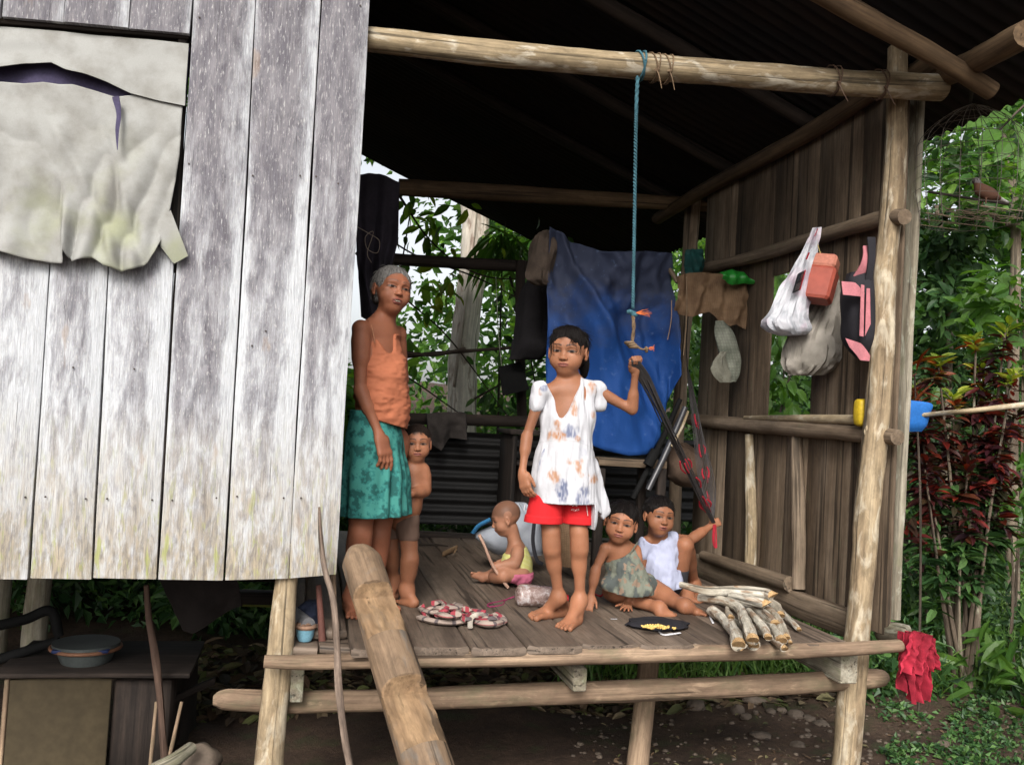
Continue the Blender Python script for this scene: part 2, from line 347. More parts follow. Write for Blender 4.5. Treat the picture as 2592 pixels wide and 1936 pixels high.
# window reveal strips, inner darkness is the room behind
mb = MB(); a, b = P(-260, 30, y=FY+.02), P(480, 92, y=FY+.02); board(mb, a, b, (0, .03, 0), (0, 0, .03), seed=3)
a, b = P(464, 92, y=FY+.03), P(440, 690, y=FY+.03); board(mb, a, b, (.03, 0, 0), (0, .03, 0), seed=4)
mb.out('window_frame', M['darkwood'], front)
# room floor, unseen back and side walls, the side wall added for darkness inside
mb = MB(); x1 = .06
for k in range(12): boxm(mb, (-3.2, FY+.03+k*.22, 1.015), (x1, FY+.24+k*.22, 1.04))
for k in range(4): boxm(mb, (-3.2, FY+.1+k*.8, .95), (x1, FY+.16+k*.8, 1.012))
mb.out('room_floor', M['darkwood'], house, smooth=False)
mb = MB()
for k in range(12): boxm(mb, (x1-.06, FY+.04+k*.22, 1.045), (x1-.04, FY+.255+k*.22, 4.3))
for k in range(14): boxm(mb, (-3.2+k*.23, BY-.05, 1.045), (-3.2+k*.23+.225, BY-.03, 4.3))
mb.out('unseen_room_wall', M['darkwood'], house, smooth=False)
# front beam (the big peeled pole), slightly bent
mb = MB(); y = FY+.01
tube(mb, [P(905, 97, y=FY+.085), P(1080, 116, y=FY+.06), P(1300, 141, y=y), P(1620, 168, y=y), P(1900, 191, y=y), P(2150, 211, y=y), P(2384, 222, y=y)], [.045, .047, .049, .050, .052, .054, .058], seg=18, n=60, bump=.05, seed=2, capb=.02)
topbeam = mb.out('front_beam', M['pole'], house)
# posts
mb = MB(); y = FY+.13
pts = [P(2272, 120, y=y), P(2270, 260, y=y), P(2262, 480, y=y), P(2240, 700, y=y), P(2232, 900, y=y), P(2218, 1080, y=y), P(2195, 1300, y=y), P(2180, 1500, y=y), P(2160, 1700, y=y), P(2140, 1936, y=y)]
b = pts[-1].copy(); b[2] = -.15; b[0] -= .03; pts.append(b)
tube(mb, pts, [.040, .045, .048, .047, .050, .052, .054, .051, .055, .056, .06], seg=20, n=90, bump=.09, seed=5)
blob(mb, P(2196, 1092, y=y), (.016, .016, .03), seed=3, bump=.3, seg=10)
mb.out('post', M['post'], house)
y = FY-.01
pole('post', [P(738, 1380, y=y+.06), P(722, 1500, y=y+.06), P(705, 1700, y=y+.06), P(680, 1936, y=y+.06), P(665, 2250, y=y+.06)], [.040, .042, .047, .052, .058], M['post'], house, seg=18, n=40, bump=.08, seed=9)
for (pa, pb, yy, r, sd) in [((1650, 1640), (1615, 1936), 3.75, .047, 3), ((1395, 1650), (1372, 1800), 5.6, .05, 4), ((790, 1400), (760, 1700), 5.8, .05, 6), ((2120, 1600), (2105, 1800), 5.7, .05, 8)]:
    a, b = P(*pa, y=yy), P(*pb, y=yy); d = (b-a)/(b[2]-a[2]); tp = a.copy(); tp[2] = .66; bt = a+d*(-.1-a[2])
    pole('post', [tp, (tp+bt)/2, bt], [r, r*1.05, r*1.12], M['beam'], house, seg=12, bump=.07, seed=sd)
# mossy pole under the room, far left
pole('post', [P(104, 1440, y=4.6), P(88, 1600, y=4.6), P(84, 1700, y=4.6), np.array([*P(84, 1700, y=4.6)[:2], -.1])], [.055, .058, .06, .065], M['grey'], house, seg=14, bump=.08, seed=14)
pole('post', [np.array([-1.7, 5.7, 1.0]), np.array([-1.7, 5.7, -.1])], [.06, .065], M['grey'], house, seg=12, bump=.05, seed=15)
# deck: long boards run front to back, front ends uneven
mb = MB(); xs = [845, 872, 1040, 1185, 1326, 1460, 1608, 1745, 1880, 2025, 2066, 2152]
ys = [1632, 1630, 1633, 1630, 1626, 1628, 1632, 1632, 1632, 1636, 1632, 1622]
random.seed(3)
E = [P(p, 1625, z=DECK)[0] for p in (700, 768, 884, 1042, 1186, 1325, 1464, 1610, 1748, 1884, 2030, 2068, 2150)]
yf = [3.4, 3.36, 3.11, 3.12, 3.13, 3.125, 3.145, 3.145, 3.15, 3.15, 3.155, 3.17, 3.18]
for k in range(12):
    x0, x1_ = E[k]+.002, E[k+1]-.002; xb0 = E[k]+.05*(k/12); sk = -.0; dz = random.uniform(-.003, .003)
    w = x1_-x0; board(mb, ((x0+x1_)/2, yf[k]-.032+random.uniform(-.016, .016), DECK-.017+dz), ((x0+x1_)/2+.02, BY+.15, DECK-.017+dz), (w, 0, 0), (0, 0, .034), n=14, wob=.004, seed=k*3+1, ch=.008)
deckb = mb.out('floor_boards', M['deck'], house)
# the low shelf board behind the left post
mb = MB(); a, b = P(735, 1630, y=FY+.12), P(905, 1632, y=FY+.12)
board(mb, a, P(805, 1634, y=FY+.12), (0, .16, 0), (0, 0, .028), n=6, wob=.006, seed=31); board(mb, P(806, 1625, y=FY+.15), b, (0, .2, 0), (0, 0, .03), n=4, wob=.004, seed=33)
mb.out('shelf_board', M['deck'], house)
# beams under the deck
mb = MB(); y = FY-.07
tube(mb, [P(668, 1674, y=y), P(780, 1676, y=y), P(1000, 1668, y=y), P(1300, 1664, y=y), P(1700, 1653, y=y), P(2000, 1648, y=y), P(2278, 1634, y=y)], [.026, .031, .036, .039, .041, .038, .030], seg=16, n=70, bump=.06, seed=11, flat=.8)
mb.out('deck_beam', M['beam'], house)
mb = MB(); y = FY+.13
tube(mb, [P(540, 1772, y=y), P(575, 1770, y=y), P(700, 1775, y=y), P(1000, 1770, y=y), P(1450, 1752, y=y), P(1900, 1735, y=y), P(2200, 1716, y=y), P(2245, 1714, y=y)], [.018, .037, .040, .041, .043, .044, .042, .02], seg=16, n=80, bump=.07, seed=12)
mb.out('lower_beam', M['beam'], house)
# joists running back
mb = MB()
for (pa, w, h) in [((752, 1725), .045, .125), ((1468, 1712), .055, .09), ((2150, 1685), .075, .12)]:
    a = P(pa[0], pa[1]+8, y=FY-.0 if pa[0] > 800 else FY+.03); ee = a+np.array([-.0, 2.7, 0])
    board(mb, a, ee, (w, 0, 0), (0, 0, h), n=8, wob=.004, seed=int(pa[0]))
mb.out('floor_joist', M['grey'], house)
# roof: one corrugated slope falling to the right, the other side beyond the ridge
SL = .3845; ZR = lambda x: 4.25-SL*x if x > -1.2 else 4.25+SL*1.2-SL*(-1.2-x)
def roof(x0, x1, y0, y1, name):
    ny = int((y1-y0)/.0125); nx = 26; V = []
    for i in range(nx+1):
        x = x0+(x1-x0)*i/nx
        for j in range(ny+1):
            y = y0+(y1-y0)*j/ny; V.append((x, y, ZR(x)+.009*math.sin(y*2*math.pi/.076)+.008*math.sin(x*3+y)))
    F = [(i*(ny+1)+j, (i+1)*(ny+1)+j, (i+1)*(ny+1)+j+1, i*(ny+1)+j+1) for i in range(nx) for j in range(ny)]
    V = np.array(V); n = len(V); V2 = np.vstack([V, V+[0, 0, .002]])
    F2 = F+[tuple(q+n for q in f[::-1]) for f in F]
    return mesh(name, V2, F2, M['roof'], house)
EX = 2.98
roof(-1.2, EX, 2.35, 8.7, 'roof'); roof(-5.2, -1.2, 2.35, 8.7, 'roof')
# top plate of the side wall, rafters, purlins, rear beam
pole('top_plate', [P(2218, 228, x=WX-.03), P(2020, 352, x=WX-.03), P(1785, 479, x=WX-.03), np.array([WX-.03, BY+.1, 3.13])], [.045, .045, .045, .045], M['rafter'], house, seg=12, n=30, bump=.06, seed=21)
a = P(2348, 165, y=FY+.1); pole('eave_log', [a-np.array([.02, .12, .02]), a+np.array([0, .2, -.02])], [.055, .055], M['rafter'], house, seg=14, bump=.06, seed=22)
R1 = [P(2030, -45, y=2.95), P(2180, 40, y=2.95), P(2380, 150, y=2.95), P(2512, 232, y=2.95)]
pole('rafter', R1, [.040, .040, .038, .036], M['rafter'], house, seg=14, n=30, bump=.05, seed=23, capb=.0)
pole('eave_pole', [P(2360, 205, y=3.35), P(2480, 150, y=2.9), P(2600, 85, y=2.6)], [.05, .05, .05], M['rafter'], house, seg=14, n=20, bump=.05, seed=24)
for yy, sd in ((4.1, 1), (5.0, 2), (5.85, 3)):
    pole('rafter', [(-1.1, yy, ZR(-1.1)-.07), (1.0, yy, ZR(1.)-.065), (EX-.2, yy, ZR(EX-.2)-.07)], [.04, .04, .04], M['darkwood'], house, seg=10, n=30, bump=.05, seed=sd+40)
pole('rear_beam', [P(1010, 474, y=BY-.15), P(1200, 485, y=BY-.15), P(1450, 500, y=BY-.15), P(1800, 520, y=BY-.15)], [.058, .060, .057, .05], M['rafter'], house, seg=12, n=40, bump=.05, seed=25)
pole('tie_beam', [P(1600, 40, y=4.6)+[0, 0, 0], P(2500, 620, y=4.6)][:1]+[P(1830, 470, y=5.4)], [.03, .03], M['darkwood'], house, seg=8, bump=.05, seed=26)
# rear posts
pole('post', [P(1755, 500, y=BY-.25), P(1742, 700, y=BY-.25), P(1728, 900, y=BY-.25), P(1715, 1120, y=BY-.25), P(1705, 1350, y=BY-.25)], [.055, .05, .048, .045, .045], M['side'], house, seg=12, n=30, bump=.1, seed=27)
pole('post', [P(985, 480, y=BY-.1), P(955, 1340, y=BY-.1)], [.05, .05], M['darkwood'], house, seg=10, bump=.05, seed=28)
# ---- right side wall: planks standing behind rails, with a gap in the middle
def SW(px, py): return P(px, py, x=WX)
mb = MB(); sy = lambda px, py=1000: P(px, py, x=WX)[1]
def splank(pxa, pxb, z0, z1, seed, dx=0.):
    ya, yb = sy(pxb), sy(pxa); board(mb, (WX+.02+dx, (ya+yb)/2, z0), (WX+.02+dx, (ya+yb)/2, z1), (0, yb-ya-.004, 0), (.016, 0, 0), n=24, wob=.003, seed=seed)
zt = 3.2; edges = [1762, 1838, 1935, 1990, 2045, 2152, 2262]
gap = [(1730, 1770, .95, zt), (1762, 1800, .78, 2.4)]
lowz = DECK-.02
for k in range(len(edges)-1):
    a, b = edges[k], edges[k+1]
    if a == 1935 or a == 1990:      # the open gap between rails
        splank(a, b, lowz, 1.62, k); splank(a, b, 2.45 if a == 1935 else 2.45, zt, k+20)
    else: splank(a, b, lowz, zt, k, .004*(k % 2))
mb.out('side_wall', M['side'], house)
bpy.data.objects['side_wall'].name = 'side_wall'; sidew = bpy.context.scene.objects['side_wall']
# end board of the side wall, edge on to us
mb = MB(); board(mb, P(2246, 1562, y=FY+.20), P(2313, 240, y=FY+.20), (.026, 0, 0), (0, .14, 0), n=30, wob=.005, seed=51)
board(mb, P(2226, 1570, y=FY+.25), P(2290, 240, y=FY+.25), (.05, 0, 0), (0, .02, 0), n=30, wob=.004, seed=52)
mb.out('corner_board', M['grey'], sidew)
rail = lambda nm, pts, r, sd, mt='side': pole(nm, [P(*p, x=WX-.03) for p in pts], r, M[mt], sidew, seg=12, n=34, bump=.07, seed=sd)
rail('rail', [(2290, 549), (2225, 556), (2060, 604), (1900, 652), (1760, 684)], [.034, .038, .038, .036, .036], 61)
rail('rail', [(2272, 1106), (2180, 1098), (2050, 1086), (1900, 1076), (1750, 1062)], [.034, .040, .043, .042, .04], 62)
pole('sill_pole', [P(2186, 1062, x=WX-.05), P(2040, 1060, x=WX-.05), P(1885, 1056, x=WX-.05)], [.024, .022, .010], M['pole'], sidew, seg=10, bump=.06, seed=63)
for (a, b, r, mt) in [((1897, 1100), (1900, 1440), .03, 'pole'), ((2015, 1105), (2022, 1490), .033, 'side')]:
    pole('upright', [P(*a, x=WX-.02), P((a[0]+b[0])/2+3, (a[1]+b[1])/2, x=WX-.02), P(*b, x=WX-.02)], [r*.8, r*1.1, r], M[mt], sidew, seg=12, n=24, bump=.12, seed=int(a[0]))
mb = MB(); board(mb, P(2190, 1592, x=WX-.03)-[0, 0, .0], P(1740, 1420, x=WX-.03), (0, 0, .12), (.06, 0, 0), n=20, wob=.006, seed=71)
mb.out('bottom_rail', M['side'], sidew)
pole('bottom_pole', [P(2000, 1478, x=WX-.06), P(1890, 1442, x=WX-.06), P(1780, 1405, x=WX-.06)], [.04, .038, .03], M['side'], sidew, seg=12, bump=.07, seed=72)
# weathered stub of wood under the corner board
mb = MB(); board(mb, P(2222, 1590, y=FY+.25), P(2300, 1610, y=FY-.02), (.07, .05, 0), (0, 0, .075), n=8, wob=.012, seed=73, ch=.015); mb.out('beam_stub', M['grey'], house)
# ---- rear: rails, low corrugated iron wall
pole('rear_rail', [P(985, 656, y=BY), P(1200, 668, y=BY), P(1345, 675, y=BY)], [.042, .042, .042], M['darkwood'], house, seg=10, bump=.05, seed=81)
pole('rear_rail', [P(900, 1056, y=BY-.1), P(1150, 1062, y=BY-.1), P(1420, 1070, y=BY-.1)], [.04, .04, .04], M['darkwood'], house, seg=10, bump=.05, seed=82)
pole('rear_upright', [P(1318, 660, y=BY-.05), P(1316, 860, y=BY-.05), P(1322, 1070, y=BY-.05)], [.035, .036, .036], M['darkwood'], house, seg=10, bump=.04, seed=83)
def corr(px0, px1, py0, py1, y, nm):
    a, b = P(px0, py0, y=y), P(px1, py1, y=y); z1, z0 = a[2], b[2]; n = int((z1-z0)/.008); V = []
    for i in range(n+1):
        z = z0+(z1-z0)*i/n
        for x in (a[0], (a[0]+b[0])/2, b[0]): V.append((x, y+.012*math.sin(z*2*math.pi/.078), z))
    V = np.array(V); F = [(i*3+j, i*3+j+1, (i+1)*3+j+1, (i+1)*3+j) for i in range(n) for j in range(2)]; k = len(V)
    return mesh(nm, np.vstack([V, V+[0, .002, 0]]), F+[tuple(q+k for q in f[::-1]) for f in F], M['corr'], house)
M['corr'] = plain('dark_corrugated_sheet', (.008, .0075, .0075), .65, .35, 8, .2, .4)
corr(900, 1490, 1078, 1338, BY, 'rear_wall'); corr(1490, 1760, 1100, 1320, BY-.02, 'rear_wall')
mb = MB(); board(mb, P(1050, 1352, y=BY-.05), P(1760, 1390, y=BY-.05), (0, .06, 0), (0, 0, .05), seed=91); mb.out('sole_plate', M['darkwood'], house)
# ---------------------------------------------------------------- foliage makers
def leafgeo(C, D, N, S, W, big=False, droop=.25, fold=.18):
    """leaves at C pointing along D with face normal N, length S, width ratio W"""
    n = len(C); D = unit(D); N = unit(N-D*(N*D).sum(1, keepdims=True)); B = np.cross(D, N); S = S[:, None]; W = (W if np.ndim(W) else np.full(n, W))[:, None]
    if not big:
        V = np.stack([C, C+D*S*.45+B*S*W*.5+N*S*fold*W, C+D*S-N*S*droop, C+D*S*.45-B*S*W*.5+N*S*fold*W], 1)
        T = np.array([[0, 1, 2], [0, 2, 3]]); k = 4; U = np.array([[0, 0, 0], [.5, .45, 0], [0, 1, 0], [-.5, .45, 0]])
    else:
        def row(t, w, dr): m = C+D*S*t-N*S*dr*droop; return [m-B*S*W*w+N*S*fold*W*w*2, m, m+B*S*W*w+N*S*fold*W*w*2]
        V = np.stack([C]+row(.25, .42, .05)+row(.6, .46, .35)+row(.85, .24, .7)+[C+D*S*1.0-N*S*droop], 1)
        T = np.array([[0, 2, 1], [0, 3, 2], [1, 2, 5], [1, 5, 4], [2, 3, 6], [2, 6, 5], [4, 5, 8], [4, 8, 7], [5, 6, 9], [5, 9, 8], [7, 8, 10], [8, 9, 10]]); k = 11
        U = np.array([[0, 0, 0], [-.4, .25, 0], [0, .25, 0], [.4, .25, 0], [-.45, .6, 0], [0, .6, 0], [.45, .6, 0], [-.2, .85, 0], [0, .85, 0], [.2, .85, 0], [0, 1, 0]])
    F = (np.arange(n)[:, None, None]*k+T[None]).reshape(-1, 3)
    L = (U[None]*np.ones((n, 1, 1))+RNG.random((n, 1, 1))*20).reshape(-1, 3)
    return V.reshape(-1, 3), F, L
def merge(parts):
    V, F, L, o = [], [], [], 0
    for v, f, l in parts: V.append(v); F.append(f+o); L.append(l); o += len(v)
    return np.concatenate(V), np.concatenate(F), np.concatenate(L)
def clump(c, r, n, size, W=.5, big=False, hollow=.45, up=.5, droop=.25):
    """n leaves through an ellipsoidal clump, denser near its skin, hanging outward"""
    d = unit(RNG.normal(size=(n, 3))); rad = hollow+(1-hollow)*RNG.random((n, 1))**.6
    p = np.asarray(c)+d*rad*np.asarray(r)*(1+.25*fbm(d*2.2+np.asarray(c)*3, 2)[:, None])
    D = d*[1, 1, .4]+RNG.normal(size=(n, 3))*.55+[0, 0, -.25]; N = RNG.normal(size=(n, 3))*.5+[0, 0, up]+d*.45-np.array([0, .25, 0])
    return leafgeo(p, D, N, size*(.6+.8*RNG.random(n)), W, big, droop)
def foliage(name, parts, m, parent=None): V, F, L = merge(parts); return mesh(name, V, F, m, parent, False, L)
G1 = leafmat('jungle_leaves', [(0.023, 0.057, 0.019), (0.042, 0.104, 0.025), (0.067, 0.162, 0.038), (0.104, 0.228, 0.048), (0.190, 0.323, 0.067), (0.057, 0.133, 0.038)], .5)
G2 = leafmat('undergrowth_leaves', [(0.017, 0.042, 0.016), (0.031, 0.080, 0.025), (0.058, 0.126, 0.038), (0.101, 0.186, 0.054)], .3)
G3 = leafmat('broad_bright_leaves', [(0.045, 0.112, 0.022), (0.090, 0.195, 0.030), (0.165, 0.300, 0.045), (0.255, 0.285, 0.045), (0.075, 0.165, 0.030)], .45, .35)
G4 = leafmat('fresh_green_leaves', [(0.043, 0.108, 0.020), (0.075, 0.162, 0.030), (0.106, 0.198, 0.040)], .45, .35)
GR = leafmat('croton_dark_red_leaves', [(.012, .006, .008), (.03, .008, .012), (.05, .012, .012), (.02, .025, .012), (.16, .016, .010), (.03, .01, .012)], .25, .35)
GO = leafmat('croton_orange_tip_leaves', [(.22, .03, .012), (.28, .09, .018), (.16, .018, .012), (.20, .15, .025)], .35, .35)
GY = leafmat('croton_yellow_green_leaves', [(.16, .22, .03), (.28, .30, .04), (.10, .19, .03), (.35, .30, .05)], .4, .35)
GG = leafmat('grass_blades', [(0.045, 0.105, 0.022), (0.090, 0.180, 0.038), (0.150, 0.240, 0.060), (0.053, 0.120, 0.030)], .35, .5)
LT = leafmat('dead_leaf_litter', [(.07, .04, .022), (.13, .085, .05), (.045, .028, .018), (.20, .15, .09), (.10, .12, .035), (.03, .02, .014)], .1, .8)
BARK = wood('mottled_bark', (.05, .035, .025), (.12, .09, .065), (.22, .18, .13), .6, (.28, .27, .2), .6, .7)
PALE = wood('pale_tree_bark', (.18, .145, .11), (.42, .37, .31), (.62, .58, .50), .35, (.17, .11, .08), .57, .5, streak=9)
TWIG = wood('dark_twig_bark', (.015, .011, .008), (.04, .03, .022), (.08, .06, .045), 1.)
# ---------------------------------------------------------------- ground
def gh(x, y):
    x = np.asarray(x, float); y = np.asarray(y, float); q = np.stack([x, y, 0*x], -1)
    h = .035*fbm(q*1.1, 3, 3)+.012*fbm(q*6, 2, 5)+.05
    h = h+np.clip(y-7.0, 0, 30)*.10+np.clip(x-3.3, 0, 30)*.03+np.clip(-.6-x, 0, 5)*np.clip(y-5.5, 0, 5)*.10
    return h-.05
xs = np.concatenate([np.linspace(-60, -7, 16), np.linspace(-6.5, 9, 260), np.linspace(10, 60, 16)]); ysg = np.concatenate([np.linspace(-20, 1, 10), np.linspace(1.2, 9.5, 170), np.linspace(10, 80, 30)])
X, Y = np.meshgrid(xs, ysg); V = np.stack([X, Y, gh(X, Y)], -1).reshape(-1, 3); nx, ny = len(xs), len(ysg)
I = (np.arange(ny-1)[:, None]*nx+np.arange(nx-1)[None]).ravel(); F = np.stack([I, I+1, I+nx+1, I+nx], 1)
def soilmat():
    t = NT('damp_brown_soil'); v = t.n('TexCoord').outputs['Object']
    a = t.noise(v, 2.2, 7, .65); b = t.noise(v, 28, 6, .7); c = t.noise(v, 160, 3)
    col = t.ramp(a, [(.3, (.030, .019, .013)), (.5, (.062, .038, .025)), (.68, (.10, .064, .042))]); col = t.mix(.7, col, t.ramp(b, [(.3, .5), (.6, 1.2)]), 'MULTIPLY')
    col = t.mix(.5, col, t.ramp(c, [(.35, .6), (.7, 1.5)]), 'MULTIPLY')
    col = t.mix(t.math('MULTIPLY', t.ramp(t.noise(v, 5, 4), [(.55, 0.), (.66, 1.)]), .5), col, (.045, .06, .022))
    return t.bsdf(col, .9, t.math('ADD', b, t.math('MULTIPLY', c, .4)), .9, .02)
tag(mesh('ground', V, F, soilmat()), kind='structure', label='damp brown trodden soil under and around the house')
def G(px, py): p = P(px, py, z=.03); return p
# ---------------------------------------------------------------- far jungle and ground cover: uncountable masses
parts = []
def visible(p, m=220):
    v = CMn.T @ (np.asarray(p)-C0)
    if v[2] > -.3: return False
    px, py = 1296+FPX*v[0]/-v[2], 968-FPX*v[1]/-v[2]; return -m < px < 2592+m and -m < py < 1936+m
for k in range(430):
    y = RNG.uniform(10.5, 19); x = RNG.uniform(-.35, 1.0)*y+RNG.uniform(-1, 1); z = RNG.uniform(.3, 8.5)
    if not visible((x, y, z), 350): continue
    # a bay of open sky behind the left end of the opening
    v = CMn.T @ (np.array((x, y, z))-C0); px, py = 1296+FPX*v[0]/-v[2], 968-FPX*v[1]/-v[2]
    if px < 1120 and 300 < py < 1000 and (px < 1010 or py < 620): continue
    if 1400 < px < 1650 and py < 1300: continue
    parts.append(clump((x, y, z), np.array([.75, .6, .65])*RNG.uniform(.7, 1.4), int(150*(1 if z > 2.5 else 1.2)), RNG.uniform(.11, .23), RNG.uniform(.35, .6)))
tag(foliage('jungle_foliage', parts, G1), 'dense green jungle foliage filling the view behind the house', kind='stuff')
parts = []
for k in range(420):
    y = RNG.uniform(6.9, 10.5); x = RNG.uniform(-.42, 1.02)*y; z = gh(x, y)+RNG.uniform(.05, .75 if x < 3 else 2.6)
    if not visible((x, y, z), 150): continue
    parts.append(clump((x, y, z), np.array([.35, .3, .28])*RNG.uniform(.7, 1.4), 80, RNG.uniform(.06, .15), RNG.uniform(.35, .6)))
for k in range(150):
    y = RNG.uniform(4.6, 7.4); x = RNG.uniform(.63, 1.05)*y; z = RNG.uniform(.02, .35)
    if x < 2.9 or not visible((x, y, z), 100): continue
    parts.append(clump((x, y, z), np.array([.26, .22, .2])*RNG.uniform(.6, 1.2), 60, RNG.uniform(.05, .1), RNG.uniform(.3, .6)))
for k in range(130):       # bank of small leaves seen under the closed room
    y = RNG.uniform(6.2, 8.2); x = RNG.uniform(-.42, .12)*y; z = gh(x, y)+RNG.uniform(0., .8)*(y-5.6)/2.
    parts.append(clump((x, y, z), np.array([.3, .25, .22])*RNG.uniform(.7, 1.3), 75, RNG.uniform(.05, .11), RNG.uniform(.4, .6)))
tag(foliage('undergrowth', parts, G2), 'low leafy undergrowth on the banks behind and beside the house', kind='stuff')
# grass tufts at the right and behind the deck
parts = []
for k in range(230):
    if k < 130: c = P(RNG.uniform(2200, 2620), RNG.uniform(1540, 1760), z=.03)
    else: c = P(RNG.uniform(1450, 2150), RNG.uniform(1640, 1730), z=.03)
    if c[1] > 8 or c[1] < 3.6: continue
    n = 22; b = np.tile(c, (n, 1))+RNG.normal(size=(n, 3))*[.06, .06, 0]; b[:, 2] = gh(b[:, 0], b[:, 1])-.01
    D = RNG.normal(size=(n, 3))*[.45, .45, .1]+[0, 0, 1]; parts.append(leafgeo(b, D, RNG.normal(size=(n, 3))+[0, -.4, .2], RNG.uniform(.12, .38, n), .05, True, .45))
tag(foliage('grass', parts, GG), 'tufts of green grass at the edge of the bare soil', kind='stuff')
# leaf litter behind the deck, small weeds at front right
parts = []; n = 2600
c = np.array([P(RNG.uniform(480, 2150), RNG.uniform(1640, 1790), z=.02) for _ in range(n)]); c = c[(c[:, 1] < 9) & (c[:, 1] > 4.2)]; n = len(c)
c[:, 2] = gh(c[:, 0], c[:, 1])+.012; parts.append(leafgeo(c, RNG.normal(size=(n, 3))*[1, 1, .25], RNG.normal(size=(n, 3))*.35+[0, 0, 1], RNG.uniform(.05, .15, n), RNG.uniform(.3, .6, n), True, .2))
n = 500; c = np.array([P(RNG.uniform(1500, 2592), RNG.uniform(1760, 1990), z=.02) for _ in range(n)]); c[:, 2] = gh(c[:, 0], c[:, 1])+.008
parts.append(leafgeo(c, RNG.normal(size=(n, 3))*[1, 1, .15], RNG.normal(size=(n, 3))*.25+[0, 0, 1], RNG.uniform(.012, .04, n), RNG.uniform(.3, .6, n), True, .2))
tag(foliage('leaf_litter', parts, LT), 'dry brown fallen leaves scattered on the soil', kind='stuff')
parts = []
for k in range(80):
    q = (RNG.uniform(2250, 2620), RNG.uniform(1740, 1960)) if k < 90 else (RNG.uniform(1620, 2250), RNG.uniform(1740, 1940))
    if q[0] < 2250 and RNG.random() < .6: continue
    c = P(*q, z=.02); n = 16; b = np.tile(c, (n, 1))+RNG.normal(size=(n, 3))*[.04, .04, 0]; b[:, 2] = gh(b[:, 0], b[:, 1])
    parts.append(leafgeo(b+[0, 0, .01], RNG.normal(size=(n, 3))*[1, 1, .3]+[0, 0, .5], RNG.normal(size=(n, 3))*.5+[0, -.2, 1], RNG.uniform(.02, .05, n), .6, False, .2))
for q in [(2430, 1890), (2500, 1870), (2560, 1900), (2470, 1930), (2540, 1850)]:
    c = P(*q, z=.06); parts.append(clump(c, (.1, .1, .07), 90, .03, .6))
tag(foliage('low_weeds', parts, G2), 'small green weeds growing from the bare soil', kind='stuff')
# stones lying on the soil
stn = plain('river_stone', (.11, .085, .065), .8, .35, 30, .3)
st = [(1762, 1780, 42, 28), (1905, 1778, 46, 24), (1868, 1800, 30, 26), (1888, 1818, 26, 18), (1950, 1808, 24, 14), (1980, 1800, 26, 18), (2012, 1812, 36, 20), (2050, 1818, 28, 14), (2078, 1832, 34, 12), (1925, 1855, 44, 14), (1845, 1862, 18, 9), (2020, 1882, 34, 14), (2043, 1850, 14, 10), (2043, 1862, 16, 10), (2388, 1885, 30, 22), (1640, 1838, 18, 10), (1700, 1806, 14, 8)]
for k, (px, py, w, h) in enumerate(st):
    c = P(px, py, z=.03); s = np.linalg.norm(c-C0)/FPX; c[2] = gh(c[0], c[1])+h*s*.15
    mb = MB(); blob(mb, c, (w*s*.5*1.05, w*s*.45, h*s*.55), seed=k, bump=.3, seg=14, fr=1.4)
    tag(mb.out('stone', stn), 'rounded brown stone lying on the bare soil behind the deck', 'stone', 'stones on the soil')
parts = MB(); 
for k in range(420):
    c = P(RNG.uniform(1450, 2592), RNG.uniform(1730, 1980), z=.02); c[2] = gh(c[0], c[1]); r = RNG.uniform(.004, .016); blob(parts, c, (r*1.2, r, r*.7), seed=k, bump=.3, seg=6)
tag(parts.out('gravel', stn), 'small loose pebbles in the soil', kind='stuff')
# ---------------------------------------------------------------- separate trees and plants
def tree(name, label, cat, trunk, rad, clumps, m, bark, group=None, seed=1, branches=(), lbl=None):
    t = empty(name, trunk[0], label, cat, group)
    pole('trunk', trunk, rad, bark, t, seg=16, n=50, bump=.08, seed=seed)
    for k, b in enumerate(branches): pole('branch', b[0], b[1], bark, t, seg=7, n=24, bump=.08, seed=seed+k+1)
    if clumps: foliage('crown', clumps, m, t)
    return t
ty = 9.6
T0 = P(1170, 1180, y=ty); T0[2] = gh(T0[0], T0[1])-.05
trk = [T0, P(1168, 1060, y=ty), P(1172, 900, y=ty), P(1185, 780, y=ty), P(1200, 640, y=ty), P(1200, 520, y=ty), P(1150, 330, y=ty), P(1120, 100, y=ty)]
cl = [clump(P(RNG.uniform(1260, 1480), RNG.uniform(330, 640), y=ty-RNG.uniform(-.4, .8)), (.4, .35, .35), 60, .2, .5, True) for _ in range(9)]
tree('forest_tree', 'pale barked forest tree seen through the back opening beside the grey haired woman', 'tree', trk, [.21, .165, .155, .15, .15, .15, .13, .11], cl, G1, PALE, branches=[([P(1215, 640, y=ty-.1), P(1225, 560, y=ty-.1), P(1200, 500, y=ty-.1)], [.05, .045, .04]), ([P(1150, 980, y=ty-.16), P(1172, 800, y=ty-.16), P(1196, 610, y=ty-.16), P(1205, 480, y=ty-.15)], [.02, .024, .024, .03])])
